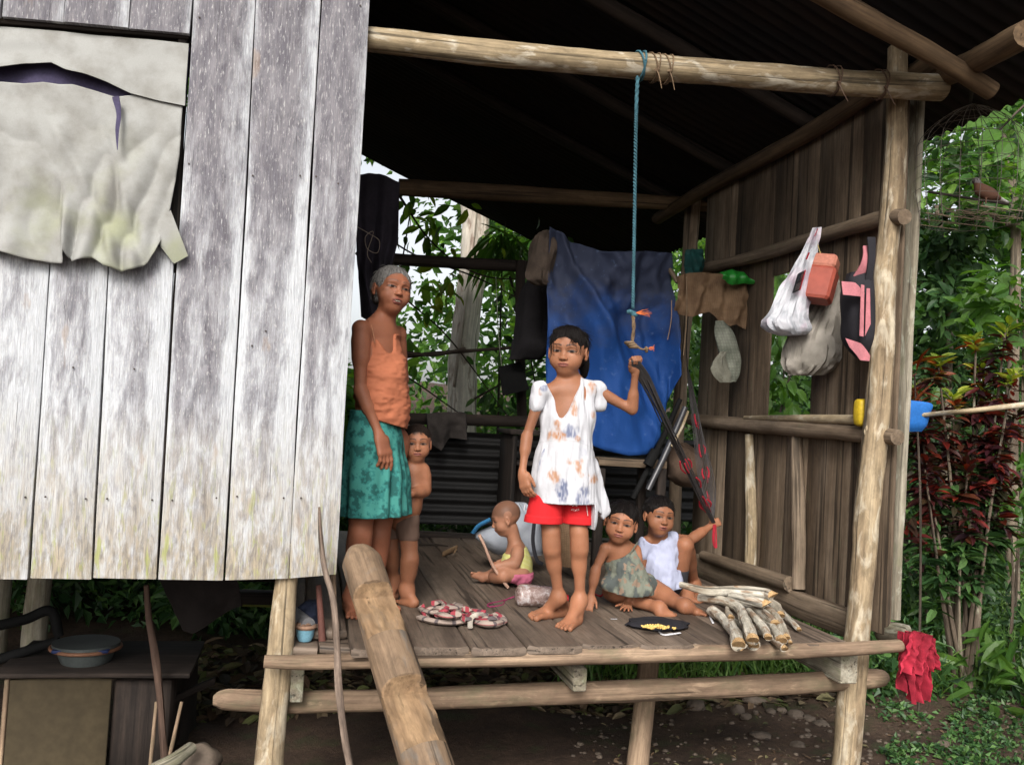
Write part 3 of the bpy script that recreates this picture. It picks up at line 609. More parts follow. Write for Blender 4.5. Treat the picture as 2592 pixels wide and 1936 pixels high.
# the leaning twigs and big leaves just outside the back opening
yb = 7.2
def twigplant(name, label, cat, stems, lv, m, y, ls=(.12, .22), W=.45, group=None, rad=.012):
    t = empty(name, [*P(stems[0][0][0], stems[0][0][1], y=y)[:2], 0], label, cat, group)
    for k, s in enumerate(stems): pole('stem', [P(a, b, y=y+.05*k*(-1)**k) for a, b in s], [rad, rad*.8, rad*.5][:1]+[rad*.6]*(len(s)-2)+[rad*.35], TWIG, t, seg=6, n=24, bump=.1, seed=k)
    C = []
    for (cx, cy, sx, sy, n) in lv:
        for _ in range(n): C.append(P(RNG.normal(cx, sx), RNG.normal(cy, sy), y=y+RNG.normal()*.15))
    C = np.array(C); n = len(C)
    foliage('leaves', [leafgeo(C, RNG.normal(size=(n, 3))*[.6, .4, .3]+[0, -.1, -.7], RNG.normal(size=(n, 3))*.4+[0, -.8, .6], RNG.uniform(ls[0], ls[1], n), W, True, .3)], m, t); return t
twigplant('broadleaf_sapling', 'slender sapling with yellow green broad leaves behind the back opening', 'tree', [[(880, 1300), (960, 900), (1010, 700), (1050, 470)], [(900, 540), (1040, 640), (1200, 700), (1340, 770)], [(900, 640), (1030, 760), (1140, 860), (1290, 1060)], [(1000, 480), (1100, 620), (1230, 700), (1400, 700)], [(940, 900), (1040, 960), (1140, 1030), (1210, 1080)]],
           [(1080, 540, 45, 50, 22), (1030, 640, 30, 60, 14), (1100, 610, 40, 30, 14), (1120, 740, 45, 50, 26), (1040, 900, 60, 50, 18), (1255, 700, 20, 30, 8)], G3, yb, (.09, .18))
twigplant('leafy_vine', 'tangled leafy vine hanging by the dark rear upright', 'vine', [[(1290, 700), (1330, 840), (1360, 1000), (1380, 1080)], [(1200, 1010), (1290, 960), (1400, 900)]],
           [(1300, 940, 60, 70, 40), (1350, 760, 50, 60, 26), (1240, 1030, 70, 20, 22), (1400, 860, 30, 60, 20)], G2, yb+.3, (.08, .15))
twigplant('fan_leaf_palm', 'palm with long drooping leaflets under the rear roof edge', 'palm', [[(1260, 1100), (1270, 700), (1280, 560)]], [(1265, 600, 26, 12, 40), (1330, 610, 30, 14, 26)], G4, 8.0, (.35, .6), .07)
# plants seen through the gap of the side wall and right of it
twigplant('broadleaf_shrub', 'bright broad leaved shrub seen through the gap in the side wall', 'shrub', [[(1990, 1500), (1985, 1000), (1980, 720)], [(1960, 1100), (2010, 900), (2030, 700)]], [(1985, 730, 40, 50, 60), (1985, 900, 45, 70, 90), (1990, 1020, 45, 30, 50), (1750, 850, 20, 70, 40)], G4, 6.2, (.09, .16), .5)
for k, (px, py, y, n, lb) in enumerate([(2390, 600, 7.2, 18, 'tall leafy shrub with dark trunk right behind the bird cage'), (2560, 420, 6.4, 14, 'leafy tree at the upper right edge beyond the bird cage'), (2350, 980, 7.6, 14, 'dark green shrub behind the red leaved plant')]):
    b = P(px, 1700, y=y); b[2] = gh(b[0], b[1])-.05; cl = [clump(P(px+RNG.normal()*75, py+RNG.normal()*150, y=y+RNG.normal()*.3), (.3, .26, .24), 90, .12, .5, True) for _ in range(n)]
    tree('leafy_tree', lb, 'tree', [b, (b+P(px, py+150, y=y))/2, P(px+10, py+150, y=y), P(px-20, py-80, y=y)], [.06, .05, .04, .02], cl, G2 if k != 1 else G1, BARK, seed=k+3, branches=[([P(px, py+150, y=y), P(px-60, py+120, y=y), P(px-110, py+110, y=y)], [.03, .025, .02])])
# large ribbed leaves at the top right corner
yl = 5.0; t = empty('large_leaf_branch', [*P(2560, 300, y=yl)[:2], 0], 'branch with large ribbed pale green leaves at the upper right corner', 'branch')
pole('stem', [P(2700, 180, y=yl), P(2590, 270, y=yl), P(2530, 330, y=yl)], [.012, .01, .005], TWIG, t, seg=6, n=12, bump=.1)
cc = [(2560, 290, -120, 10), (2570, 310, 30, 60), (2530, 330, -90, 60), (2560, 350, -60, 90), (2600, 280, 40, -50), (2580, 370, 20, 90), (2500, 300, -100, 20)]
C = np.array([P(a, b, y=yl) for a, b, _, _ in cc]); D = np.array([P(a+c, b+d, y=yl-.1)-P(a, b, y=yl) for a, b, c, d in cc])
foliage('leaves', [leafgeo(C, D, np.tile([0, -.8, .5], (len(cc), 1)), np.full(len(cc), .24), .5, True, .2)], G4, t)
# croton: dark red leaves, orange and yellow-green tops
yc = 4.7; base = P(2440, 1760, y=yc); base[2] = gh(base[0], base[1])-.03
t = empty('croton_plant', base, 'tall ornamental plant with dark red lower leaves and orange and yellow tops', 'plant')
tips = [(2300, 990), (2375, 920), (2410, 1010), (2470, 870), (2480, 950), (2500, 1030), (2545, 840), (2560, 960), (2330, 1080), (2400, 1130), (2450, 1180), (2530, 1120), (2570, 1060), (2340, 1180)]
red, org, yel, grn = [], [], [], []
for k, (px, py) in enumerate(tips):
    tp = P(px, py, y=yc+RNG.uniform(-.15, .2)); mid = base+(tp-base)*.45+[RNG.normal()*.02, 0, 0]
    pole('stem', [base+RNG.normal(size=3)*[.03, .03, 0], mid, tp], [.016, .011, .006], BARK, t, seg=7, n=16, bump=.1, seed=k)
    def whorl(c, n, s, a): 
        th = RNG.random(n)*6.28; D = np.stack([np.cos(th), np.sin(th), RNG.uniform(a, a+.9, n)], 1); return leafgeo(c+RNG.normal(size=(n, 3))*[.015, .015, .03], D, RNG.normal(size=(n, 3))*.3+[0, 0, 1]-D*.2, s*(.7+.6*RNG.random(n)), .38, True, .3)
    (yel if k < 8 else red).append(whorl(tp, 16, .10, .4)); (org if k < 6 else red).append(whorl(tp-[0, 0, .06], 12, .09, .1))
    for q in range(7): (red if q < 4 else grn).append(whorl(tp+(mid-tp)*(.12+.15*q)+RNG.normal(size=3)*.04, 20, .11, -.4))
foliage('dark_leaves', red, GR, t); foliage('green_leaves', grn, G2, t); foliage('orange_leaves', org, GO, t); foliage('yellow_leaves', yel, GY, t)
# narrow leaved red plant close to the corner board
C = []; tt = empty('red_ribbon_plant', [*P(2320, 1000, y=4.3)[:2], 0], 'small plant with narrow red and yellow arching leaves beside the corner board', 'plant')
pole('stem', [[*P(2330, 1700, y=4.3)[:2], -.02], P(2330, 1300, y=4.3), P(2315, 950, y=4.3)], [.008, .007, .005], TWIG, tt, seg=7, n=20, bump=.1)
n = 26; c = np.array([P(2315+RNG.normal()*10, RNG.uniform(930, 1060), y=4.3+RNG.normal()*.03) for _ in range(n)]); D = RNG.normal(size=(n, 3))*[1, .8, .5]+[0, 0, .5]
foliage('leaves', [leafgeo(c, D, RNG.normal(size=(n, 3))*.3+[0, 0, 1], RNG.uniform(.12, .24, n), .10, True, .6)], GO, tt)
# mid-height green plants along the right edge
for k, (px, py, y, n, s, W, mm, lb) in enumerate([(2560, 1330, 4.9, 34, .12, .35, G4, 'fern like green plant at the right edge below the red leaved plant'), (2340, 1420, 5.3, 50, .09, .45, G2, 'low green bush just right of the corner board'), (2560, 1620, 4.6, 26, .16, .3, G4, 'seedling with drooping fingered leaves near the red cloth'), (2590, 760, 5.4, 40, .16, .4, G4, 'light green leafy shrub at the right edge above the pole'), (2420, 1500, 5.6, 60, .08, .4, G2, 'bushy weeds behind the hanging red cloth')]):
    c = P(px, py, y=y); b = c.copy(); b[2] = gh(b[0], b[1])-.02; tt = empty('green_plant', b, lb, 'plant')
    pole('stem', [b, (b+c)/2+[.03, 0, 0], c], [.012, .01, .006], BARK, tt, seg=7, n=14, bump=.1, seed=k)
    foliage('leaves', [clump(c+RNG.normal(size=3)*[.2, .15, .2], (.2, .18, .2), n, s, W, True) for _ in range(6)], mm, tt)
# ---------------------------------------------------------------- one continuous skin from smoothly joined forms
class Field:
    def __init__(s, lo, hi, h=.0035, fine=None, hf=.002):
        def ax(a, b, fr):
            out = [a]; 
            while out[-1] < b:
                st = hf if fr is not None and fr[0] < out[-1] < fr[1] else h; out.append(out[-1]+st)
            return np.array(out)
        f = fine or (None, None, None); s.g = [ax(lo[i], hi[i], f[i]) for i in range(3)]
        s.D = np.full([len(q) for q in s.g], 1., np.float32)
    def box(s, lo, hi, m):
        sl = tuple(slice(max(0, np.searchsorted(s.g[i], lo[i]-m)), np.searchsorted(s.g[i], hi[i]+m)) for i in range(3))
        return sl, s.g[0][sl[0]][:, None, None], s.g[1][sl[1]][None, :, None], s.g[2][sl[2]][None, None, :]
    def put(s, sl, d, k, op='add'):
        a = s.D[sl]; d = d.astype(np.float32)
        if a.size == 0: return
        if op == 'add': hh = np.maximum(k-np.abs(a-d), 0)/k; s.D[sl] = np.minimum(a, d)-hh*hh*k*.25
        elif op == 'sub': d = -d; hh = np.maximum(k-np.abs(a-d), 0)/k; s.D[sl] = np.maximum(a, d)+hh*hh*k*.25
        elif op == 'and': hh = np.maximum(k-np.abs(a-d), 0)/k; s.D[sl] = np.maximum(a, d)+hh*hh*k*.25
    def cone(s, a, b, ra, rb, k=.02, flat=None, op='add', m=.04):
        a, b = np.asarray(a, float), np.asarray(b, float); R = max(ra, rb)
        sl, X, Y, Z = s.box(np.minimum(a, b)-R*1.3, np.maximum(a, b)+R*1.3, m)
        px, py, pz = X-a[0], Y-a[1], Z-a[2]; ba = b-a; sc = 1.
        if flat is not None:
            w, q = np.asarray(flat[0], float), flat[1]; w = w/np.linalg.norm(w); t = (px*w[0]+py*w[1]+pz*w[2])*(1/q-1)
            px, py, pz = px+t*w[0], py+t*w[1], pz+t*w[2]; ba = ba+w*np.dot(ba, w)*(1/q-1); sc = min(1., q)
        h = np.clip((px*ba[0]+py*ba[1]+pz*ba[2])/(np.dot(ba, ba)+1e-12), 0, 1)
        d = np.sqrt((px-ba[0]*h)**2+(py-ba[1]*h)**2+(pz-ba[2]*h)**2)-(ra+(rb-ra)*h)
        s.put(sl, d*(sc**.5), k, op)
    def ell(s, c, r, R=None, k=.02, op='add', m=.04):
        c = np.asarray(c, float); r = np.asarray(r, float)*np.ones(3); e = max(r)
        sl, X, Y, Z = s.box(c-e, c+e, m); px, py, pz = X-c[0], Y-c[1], Z-c[2]
        if R is not None: px, py, pz = [px*R[i][0]+py*R[i][1]+pz*R[i][2] for i in range(3)]
        k0 = np.sqrt((px/r[0])**2+(py/r[1])**2+(pz/r[2])**2); k1 = np.sqrt((px/r[0]**2)**2+(py/r[1]**2)**2+(pz/r[2]**2)**2)
        s.put(sl, k0*(k0-1)/(k1+1e-9), k, op)
    def plane(s, p, n, k=.003, lo=None, hi=None):
        """keep only the side of the plane away from n"""
        n = np.asarray(n, float); n = n/np.linalg.norm(n); lo = [q[0] for q in s.g] if lo is None else lo; hi = [q[-1] for q in s.g] if hi is None else hi
        sl, X, Y, Z = s.box(lo, hi, 0); s.put(sl, ((X-p[0])*n[0]+(Y-p[1])*n[1]+(Z-p[2])*n[2])*np.ones(s.D[sl].shape), k, 'and')
    def surface(s):
        D = s.D; I = D < 0; c = np.zeros(tuple(n-1 for n in D.shape), np.uint8)
        for dx in (0, 1):
            for dy in (0, 1):
                for dz in (0, 1): c += I[dx:D.shape[0]-1+dx, dy:D.shape[1]-1+dy, dz:D.shape[2]-1+dz]
        A = np.argwhere((c > 0) & (c < 8)); idx = np.full(c.shape, -1, np.int32); idx[tuple(A.T)] = np.arange(len(A))
        S = np.zeros((len(A), 3)); N = np.zeros(len(A)); cor = [(a, b, d) for a in (0, 1) for b in (0, 1) for d in (0, 1)]
        def pos(q): return np.stack([s.g[i][q[:, i]] for i in range(3)], 1)
        for e in cor:
            for ax_ in range(3):
                if e[ax_]: continue
                f = list(e); f[ax_] = 1; q0 = A+e; q1 = A+f; d0 = D[tuple(q0.T)]; d1 = D[tuple(q1.T)]; m = (d0 < 0) != (d1 < 0)
                t = np.where(m, d0/(d0-d1+1e-12), 0)[:, None]; p = pos(q0)*(1-t)+pos(q1)*t; S += np.where(m[:, None], p, 0); N += m
        V = S/np.maximum(N, 1)[:, None]; F = []
        for ax_ in range(3):
            u, v = (ax_+1) % 3, (ax_+2) % 3; s0 = [slice(None)]*3; s1 = [slice(None)]*3; s0[ax_] = slice(0, -1); s1[ax_] = slice(1, None)
            for sgn in (0, 1):
                m = (I[tuple(s0)] & ~I[tuple(s1)]) if sgn == 0 else (~I[tuple(s0)] & I[tuple(s1)])
                E = np.argwhere(m); E = E[(E[:, u] > 0) & (E[:, v] > 0) & (E[:, u] < D.shape[u]-1) & (E[:, v] < D.shape[v]-1)]
                du = np.zeros(3, int); du[u] = 1; dw = np.zeros(3, int); dw[v] = 1
                q = [idx[tuple((E-a).T)] for a in (du+dw, dw, 0*du, du)]; q = np.stack(q, 1)
                F.append(q if sgn == 0 else q[:, ::-1])
        F = np.concatenate(F); F = F[(F >= 0).all(1)]
        return V, F
    def val(s, p):
        i = [np.clip(np.searchsorted(s.g[k], p[:, k]), 0, len(s.g[k])-1) for k in range(3)]; return s.D[tuple(i)]
def relax(V, F, it=2, lam=.5):
    n = len(V); e = np.concatenate([F[:, [0, 1]], F[:, [1, 2]], F[:, [2, 3]], F[:, [3, 0]]])
    cnt = np.bincount(e[:, 0], minlength=n)+np.bincount(e[:, 1], minlength=n)
    for _ in range(it):
        for l in (lam, -lam*1.03):
            S = np.stack([np.bincount(e[:, 0], V[e[:, 1], k], n)+np.bincount(e[:, 1], V[e[:, 0], k], n) for k in range(3)], 1)/np.maximum(cnt, 1)[:, None]
            V = V+(S-V)*l
    return V
def nrm(v): v = np.asarray(v, float); return v/(np.linalg.norm(v)+1e-12)
def frame(fwd, up):
    f = nrm(fwd); r = nrm(np.cross(f, up)); u = np.cross(r, f); return np.array([r, f, u])     # rows: right(+x), forward(+y), up(+z)
class Head:
    """local units: x = person's right, y = face forward, z = up; 1 = chin to crown"""
    def __init__(s, c, h, fwd, up=(0, 0, 1)): s.c = np.asarray(c, float); s.h = h; s.R = frame(fwd, up)
    def w(s, p): return s.c+s.h*(np.asarray(p, float) @ s.R)
    def loc(s, V): return (V-s.c) @ s.R.T/s.h
def add_head(B, H, child=1., mouth=0., old=0., ears=1., cheek=1.):
    h = H.h; R = H.R; E = lambda p, r, k=.06, op='add': B.ell(H.w(p), np.array(r)*h, R, k*h, op)
    C = lambda a, b, ra, rb, k=.05, op='add': B.cone(H.w(a), H.w(b), ra*h, rb*h, k*h, op=op)
    E((0, -.07, .13), (.355+.02*child, .415, .365), .05)
    E((0, .10, -.10), (.285+.012*child, .27, .36), .12)
    E((0, .17, -.36+.01*child), (.135-.01*child, .14, .105), .12)
    if child: [E((q*.145, .18, -.185), (.10*cheek, .12, .115), .08) for q in (-1, 1)]
    for q in (-1, 1):
        E((q*.165, .19, -.155), (.125+.02*child*cheek, .13, .13+.02*child*cheek), .08)
        C((q*.07, .318-.012*child, .115), (q*.19, .270, .115), .045+.01*old, .04, .08)
        E((q*.145, .375, .015), (.085, .055, .05), .06, 'sub')
        E((q*.145, .262, .01), (.085, .072, .062), .015)
        C((q*.21, .285, .032), (q*.10, .325, .036), .017, .017, .018)      # lid fold
        if ears:
            E((q*.372, -.02, -.03), (.035, .075, .115), .03); E((q*.40, .0, -.02), (.02, .04, .065), .02, 'sub'); E((q*.362, .0, -.13), (.028, .035, .04), .02)
        E((q*.052, .375, -.128), (.036, .042, .03), .022)
        E((q*.03, .425, -.148), (.013, .02, .012), .01, 'sub')
    C((0, .325, .0+.03*(1-child)), (0, .385+.015*(1-child), -.105), .028, .04, .05); E((0, .405, -.115), (.045, .042, .036), .03)
    E((0, .285, -.235), (.13, .08, .08), .07)
    E((0, .365, -.222-mouth*.2), (.092, .024, .019), .018); E((0, .36, -.265-mouth*.5), (.078, .028, .024), .018)
    for q in (-1, 1): E((q*.03, .375, -.216-mouth*.2), (.03, .02, .014), .015)
    E((0, .392, -.243-mouth*.35), (.070, .018, .006+mouth*.2), .006, 'sub')
    if old:
        for q in (-1, 1):
            C((q*.075, .40, -.14), (q*.125, .355, -.22), .006, .005, .012, 'sub'); E((q*.2, .255, -.06), (.07, .05, .045), .05)
            C((q*.10, .35, -.035), (q*.19, .30, -.045), .006, .006, .012, 'sub')
        for z in (.19, .225): C((-.12, .335-(z-.19)*.8, z), (.12, .335-(z-.19)*.8, z), .004, .004, .008, 'sub')
def paint_head(L, col, look=(0, 0), browc=(.02, .014, .012), lip=(.20, .065, .055), teeth=0., skin=(.3, .16, .1), mouth=0., brow=1., eyeopen=1.):
    """face colours: lips, brows, lashes, whites, irises, and shade painted in sockets, nostrils, mouth (L = head coordinates of the vertices)"""
    x, y, z = L.T; fr = y > .14
    def put(m, c, a=1.):
        a = (np.clip(m, 0, 1)*a*fr)[:, None]; col[:, :3] = col[:, :3]*(1-a)+np.array(c)*a
    sm = lambda d, w: np.clip(.5-d/w, 0, 1)
    for q in (-1, 1):
        u = (x-q*.145)/.082; v = (z-.008)
        lid = .028*eyeopen*np.maximum(0, 1-u*u)
        put(sm(np.abs(u)-1.25, .4)*sm(np.abs(v-.004)-.045, .03), np.array(skin)*.78, .5)  # socket skin darkened, shade painted round the eye
        up = sm(np.abs(v-lid)-.010, .008)*(np.abs(u) < 1.12); put(up, (.012, .008, .007), .95)
        lo = sm(np.abs(v+lid*.75)-.004, .007)*(np.abs(u) < 1); put(lo, np.array(skin)*.35, .8)
        ins = ((v < lid) & (v > -lid*.75) & (np.abs(u) < 1)).astype(float); put(ins, (.13, .095, .08))
        ir = sm(np.hypot(x-q*.145-look[0]*.03, v-look[1]*.02-.001)-.035, .006)*ins; put(ir, (.010, .005, .004))
        bu = (x*q-.045)/.19; bz = .122+.020*np.sin(np.clip(bu, 0, 1)*3.0)
        put(sm(np.abs(z-bz)-.013*(1.15-bu*.6), .024)*((bu > 0) & (bu < 1)), browc, 1.*brow)
        put(sm(np.hypot((x-q*.034)/.9, z+.152)-.011, .012)*(y > .37), np.array(skin)*.15, .9)  # nostril shade painted into the skin colour
    zz = z+.243+mouth*.35
    lipm = sm(np.hypot(x/.108, zz/(.042+mouth*.5))-1, .25)*(y > .28); put(lipm, lip, .85)
    if mouth > .0: put(sm(np.hypot(x/.06, zz/(.012+mouth*.4))-1, .4)*(y > .25), (.05, .015, .012), 1)
    else: put(sm(np.abs(zz+.004-90*x*x*.012*(1 if not mouth else 1))-.004, .007)*(np.abs(x) < .098)*(y > .28), (.05, .018, .014), .9)  # crease between closed lips painted dark, shade in the colour
    if teeth: put(((np.abs(x) < .055) & (zz > -.004) & (zz < .014) & (y > .25)).astype(float)*(np.abs(np.sin(x*75)) > .25), (.5, .45, .36), teeth)
    return col
def add_hand(B, w, d, n, s, size, curl=(.3, .3, .35, .4), spread=.08, thumb=(.6, .3), kk=1.):
    """w wrist, d toward the fingers, n out of the palm, s toward the thumb; size = wrist to middle fingertip"""
    d = nrm(d); n = nrm(n-np.dot(n, d)*d); s_ = np.cross(n, d); s_ = s_ if np.dot(s_, s) > 0 else -s_; s = s_; pl = size*.48; pw = size*.40; fr = size*.052*kk
    B.cone(w, w+d*pl*.3, size*.13, size*.15, .012, (n, .72))
    for q in (-.36, -.12, .12, .36): B.cone(w+d*pl*.22+s*q*pw*.6, w+d*pl*.92+s*q*pw, size*.082, size*.072, .012, (n, .85))
    B.ell(w+d*pl*.35+s*pw*.33+n*size*.03, (size*.10,)*3, None, .012)
    for i, (q, L) in enumerate([(.38, .42), (.125, .47), (-.125, .44), (-.37, .35)]):
        p = w+d*pl*.93+s*q*pw; fd = nrm(d+s*q*spread*2.2); fn = n.copy(); c = curl[i]; r = fr*(1 if i < 3 else .88); L = L*size
        for j, (fl, cc) in enumerate([(.44, .75), (.31, 1.15), (.25, .8)]):
            ca, sa = math.cos(c*cc), math.sin(c*cc); fd, fn = fd*ca+fn*sa, fn*ca-fd*sa
            e = p+fd*L*fl; B.cone(p, e, r*(1-.06*j), r*(.95-.08*j), .0035 if j else .008); p = e
    p = w+d*pl*.22+s*pw*.42+n*size*.02; t1 = nrm(d*(1-thumb[0]*.5)+s*thumb[0]+n*thumb[1])
    e = p+t1*size*.20; B.cone(p, e, fr*1.35, fr*1.12, .01); t2 = nrm(t1+d*.45-s*.25+n*thumb[1]*.4); e2 = e+t2*size*.15; B.cone(e, e2, fr*1.1, fr*.95, .004); t3 = nrm(t2+d*.2); B.cone(e2, e2+t3*size*.10, fr*.98, fr*.8, .003)
def add_foot(B, ank, heel, toe, L=None, w=.36, side=1, floor=DECK, ra=.03):
    if heel is None: d_ = nrm((np.array(toe)-np.array(ank))*[1, 1, 0]); heel = np.array(toe)-d_*L
    """heel and toe = points on the floor; side = +1 when the big toe lies to the left of the heel-to-toe line"""
    heel, toe = np.array(heel, float), np.array(toe, float); d = toe-heel; L = np.linalg.norm(d); d /= L; s = np.array([-d[1], d[0], 0])*side; Z = np.array([0, 0, 1.]); W = L*w
    h0 = heel+d*L*.12+Z*L*.115; B.ell(h0, (L*.115,)*3, None, .02); B.cone(ank, h0+Z*L*.05, ra, L*.115, .03)
    B.cone(ank+d*L*.03, heel+d*L*.58+Z*L*.11, ra*.95, L*.10, .03, (s, 1.15))
    for q in (-.3, .0, .3): B.cone(heel+d*L*.2+s*q*W*.55+Z*L*.075, heel+d*L*(.70+.04*q)+s*q*W+Z*L*.068, L*.078, L*.068, .02)
    for i, (q, e, r) in enumerate([(.42, 1.0, .058), (.17, .985, .042), (-.05, .945, .040), (-.25, .90, .038), (-.43, .845, .036)]):
        a = heel+d*L*.70+s*q*W*.92+Z*L*.07; b = heel+d*L*(e-r)+s*q*W*1.08+Z*L*(r+.005); m_ = (a+b)/2+Z*L*.022; B.cone(a, m_, L*r*.95, L*r*.92, .006); B.cone(m_, b, L*r*.9, L*r, .0035)
def limbs(B, pts, rad, k=.009, bulge=None):
    for i in range(len(pts)-1): B.cone(pts[i], pts[i+1], rad[i], rad[i+1], k)
    if bulge:
        for (i, t, r, off) in bulge:
            p = pts[i]+(pts[i+1]-pts[i])*t+np.asarray(off); B.cone(p-(pts[i+1]-pts[i])*.13, p+(pts[i+1]-pts[i])*.13, r, r*.9, .03)
def add_torso(B, sl, sr, hl, hr, fwd, ch, wa, hp, dep=.68, belly=0., k=.035, neck=None, nr=.03, tr=None):
    """sl/sr shoulders, hl/hr hip joints; ch, wa, hp half widths"""
    S = (sl+sr)/2; Hh = (hl+hr)/2; up = nrm(S-Hh); L = np.linalg.norm(S-Hh); f = nrm(np.asarray(fwd)-np.dot(fwd, up)*up); r = np.cross(f, up); tr = tr or ch*.36
    B.cone(sl, sr, tr, tr, k); B.cone(S-up*tr*.8, S-up*L*.30, ch*.86, ch, k, (f, dep)); B.cone(S-up*L*.30, S-up*L*.62, ch*.98, wa, k, (f, dep))
    B.cone(S-up*L*.62, Hh+up*L*.10, wa, hp, k, (f, dep*1.05)); B.cone(hl, hr, hp*.55, hp*.55, k)
    if belly: B.ell(S-up*L*.68+f*wa*dep*.35, (wa*.8, wa*.8, wa*.95), None, .05)
    if neck is not None: B.cone(S+up*0-f*.005, neck, nr*1.35, nr, .03); B.cone(sl*.72+sr*.28+up*tr*.5, neck, tr*.6, nr*.75, .03); B.cone(sr*.72+sl*.28+up*tr*.5, neck, tr*.6, nr*.75, .03)
def skinmat(name='skin'):
    t = NT(name); c = t.n('Attribute', attribute_name='Col').outputs['Color']; v = t.n('TexCoord').outputs['Object']
    n = t.noise(v, 14, 4, .6); f = t.noise(v, 220, 2); c = t.mix(.5, c, t.ramp(n, [(.3, (.78, .74, .72)), (.7, (1.15, 1.12, 1.1))]), 'MULTIPLY'); c = t.mix(.25, c, t.ramp(f, [(.3, .75), (.7, 1.2)]), 'MULTIPLY')
    return t.bsdf(c, .5, f, .12, .001, **{'Subsurface Weight': .12, 'Subsurface Radius': (.012, .004, .002), 'Subsurface Scale': .6, 'Specular IOR Level': .22})
SKIN = skinmat()
def clothmat(name, weave=420, rough=.85, bump=.25):
    t = NT(name); c = t.n('Attribute', attribute_name='Col').outputs['Color']; v = t.n('TexCoord').outputs['Object']
    n = t.noise(v, 16, 4, .6); f = t.noise(v, weave, 2); c = t.mix(.45, c, t.ramp(n, [(.3, .8), (.7, 1.12)]), 'MULTIPLY'); c = t.mix(.2, c, t.ramp(f, [(.3, .7), (.7, 1.2)]), 'MULTIPLY')
    return t.bsdf(c, rough, t.math('ADD', t.math('MULTIPLY', n, .6), f), bump, .002)
CLOTH = clothmat('worn_cotton')
def hairmat(name, dark, light, rough=.42):
    t = NT(name); l = t.attr('lc'); g = t.noise(t.vscale(l, (1, 1, 1)), 1., 4, .6); g2 = t.noise(t.vscale(l, (3.1, 3.1, 2)), 1., 3)
    c = t.ramp(g, [(.35, dark), (.65, light)]); return t.bsdf(c, rough, t.math('ADD', g, g2), .9, .004, **{'Specular IOR Level': .10})
HB = hairmat('black_hair', (.003, .0025, .0025), (.012, .009, .008)); HG = hairmat('grey_hair', (.05, .047, .044), (.24, .228, .215), .6); HS = hairmat('cropped_dark_hair', (.008, .005, .004), (.025, .016, .012), .7)
def meshfield(name, B, m, parent, colfn=None, lcfn=None, disp=None, it=2):
    V, F = B.surface(); V = relax(V, F, it) if it else V
    if disp is not None: V = V+disp(V)
    col = colfn(V) if colfn else None
    return mesh(name, V, F, m, parent, True, lcfn(V) if lcfn else None, col)
def skincol(V, base, seed=0): 
    n = fbm(V*9, 2, seed)[:, None]; return np.array(base)*(1+.22*n)*np.ones((len(V), 3))
def hair_cap(parent, H, m, front=(0, .62, -.16), fr=(.40, .50, .40), grow=.035, low=-.30, extra=None, sub=None, stri=(16, 3), amp=.012, h=.0028, back=.0, name='hair', part=0.):
    lo = H.c-H.h*.95; hi = H.c+H.h*.95; B = Field(lo, hi, h)
    E = lambda p, r, k=.04, op='add': B.ell(H.w(p), np.array(r)*H.h, H.R, k*H.h, op)
    E((0, -.075, .13), (.372+grow, .425+grow, .372+grow), .05); E((0, -.20-back, -.02), (.33+grow, .30+grow, .36), .08)
    if extra: extra(B, E, H)
    E(front, fr, .03, 'sub')
    for q in (-1, 1): E((q*.42, .04, -.10), (.12, .10, .17), .03, 'sub')
    if sub: sub(B, E, H)
    B.plane(H.w((0, 0, low)), -H.R[2])
    def ang(V): L = H.loc(V); return L, np.arctan2(L[:, 0], -L[:, 1]+.0), L[:, 2]
    def disp(V):
        L, a, z = ang(V); r = np.hypot(L[:, 0], L[:, 1]); q = np.stack([L[:, 0]*stri[0]+3*np.sin(z*4), z*stri[1], a*4], 1); return (unit(L) @ H.R)*(fbm(q, 3)*amp*H.h)[:, None]
    def lc(V): L, a, z = ang(V); return np.stack([L[:, 0]*45+5*np.sin(z*5), a*14, z*5+L[:, 1]*3], 1)
    return meshfield(name, B, m, parent, None, lc, disp, 1)
def strands(mb, H, roots, n, L, r=.0011, dirv=(0, .2, -1), jit=.25, curve=.1):
    for k in range(n):
        p = np.array(roots[k % len(roots)])+RNG.normal(size=3)*[.03, .01, .02]; d = nrm(np.array(dirv)+RNG.normal(size=3)*jit); q = p+d*L*.5+RNG.normal(size=3)*curve*.3; e = p+d*L+np.array([0, -.06, 0])+RNG.normal(size=3)*curve*.5
        tube(mb, [H.w(p), H.w(q), H.w(e)], [r, r*.8, r*.3], seg=4, n=7)

def fuzz(hair, H, m, n, L=.16, grow=.03, front=.27, r=.0009, low=-.25, lift=.12, seed=1, side=0.):
    """loose short hairs lying over the scalp and along the hairline"""
    mb = MB(); rg = np.random.default_rng(seed); c = np.array([0, -.075, .13]); rad = np.array([.372+grow, .425+grow, .372+grow])
    k = 0
    while k < n:
        d = nrm(rg.normal(size=3)); p = c+d*rad
        if p[2] < low or (p[1] > .06 and p[2] < front+.16) or (abs(p[0]) > .3 and p[1] > 0 and p[2] < .1): continue
        t = nrm(np.array([d[0]*.6+side, d[1]*.9+.15, -.9])); t = nrm(t-d*np.dot(t, d)*(1-lift)+rg.normal(size=3)*.14); l = L*rg.uniform(.5, 1.1); a = p+d*.004; b_ = a+t*l*.5+d*.006; e = a+t*l+d*rg.uniform(-.02, .02)
        tube(mb, [H.w(a), H.w(b_), H.w(e)], [r, r, r*.4], seg=4, n=5, cap=False); k += 1
    mb.out('loose_strand', m, hair)
J = lambda px, py, y: P(px, py, y=y)
def onfloor(px, py): return P(px, py, z=DECK)

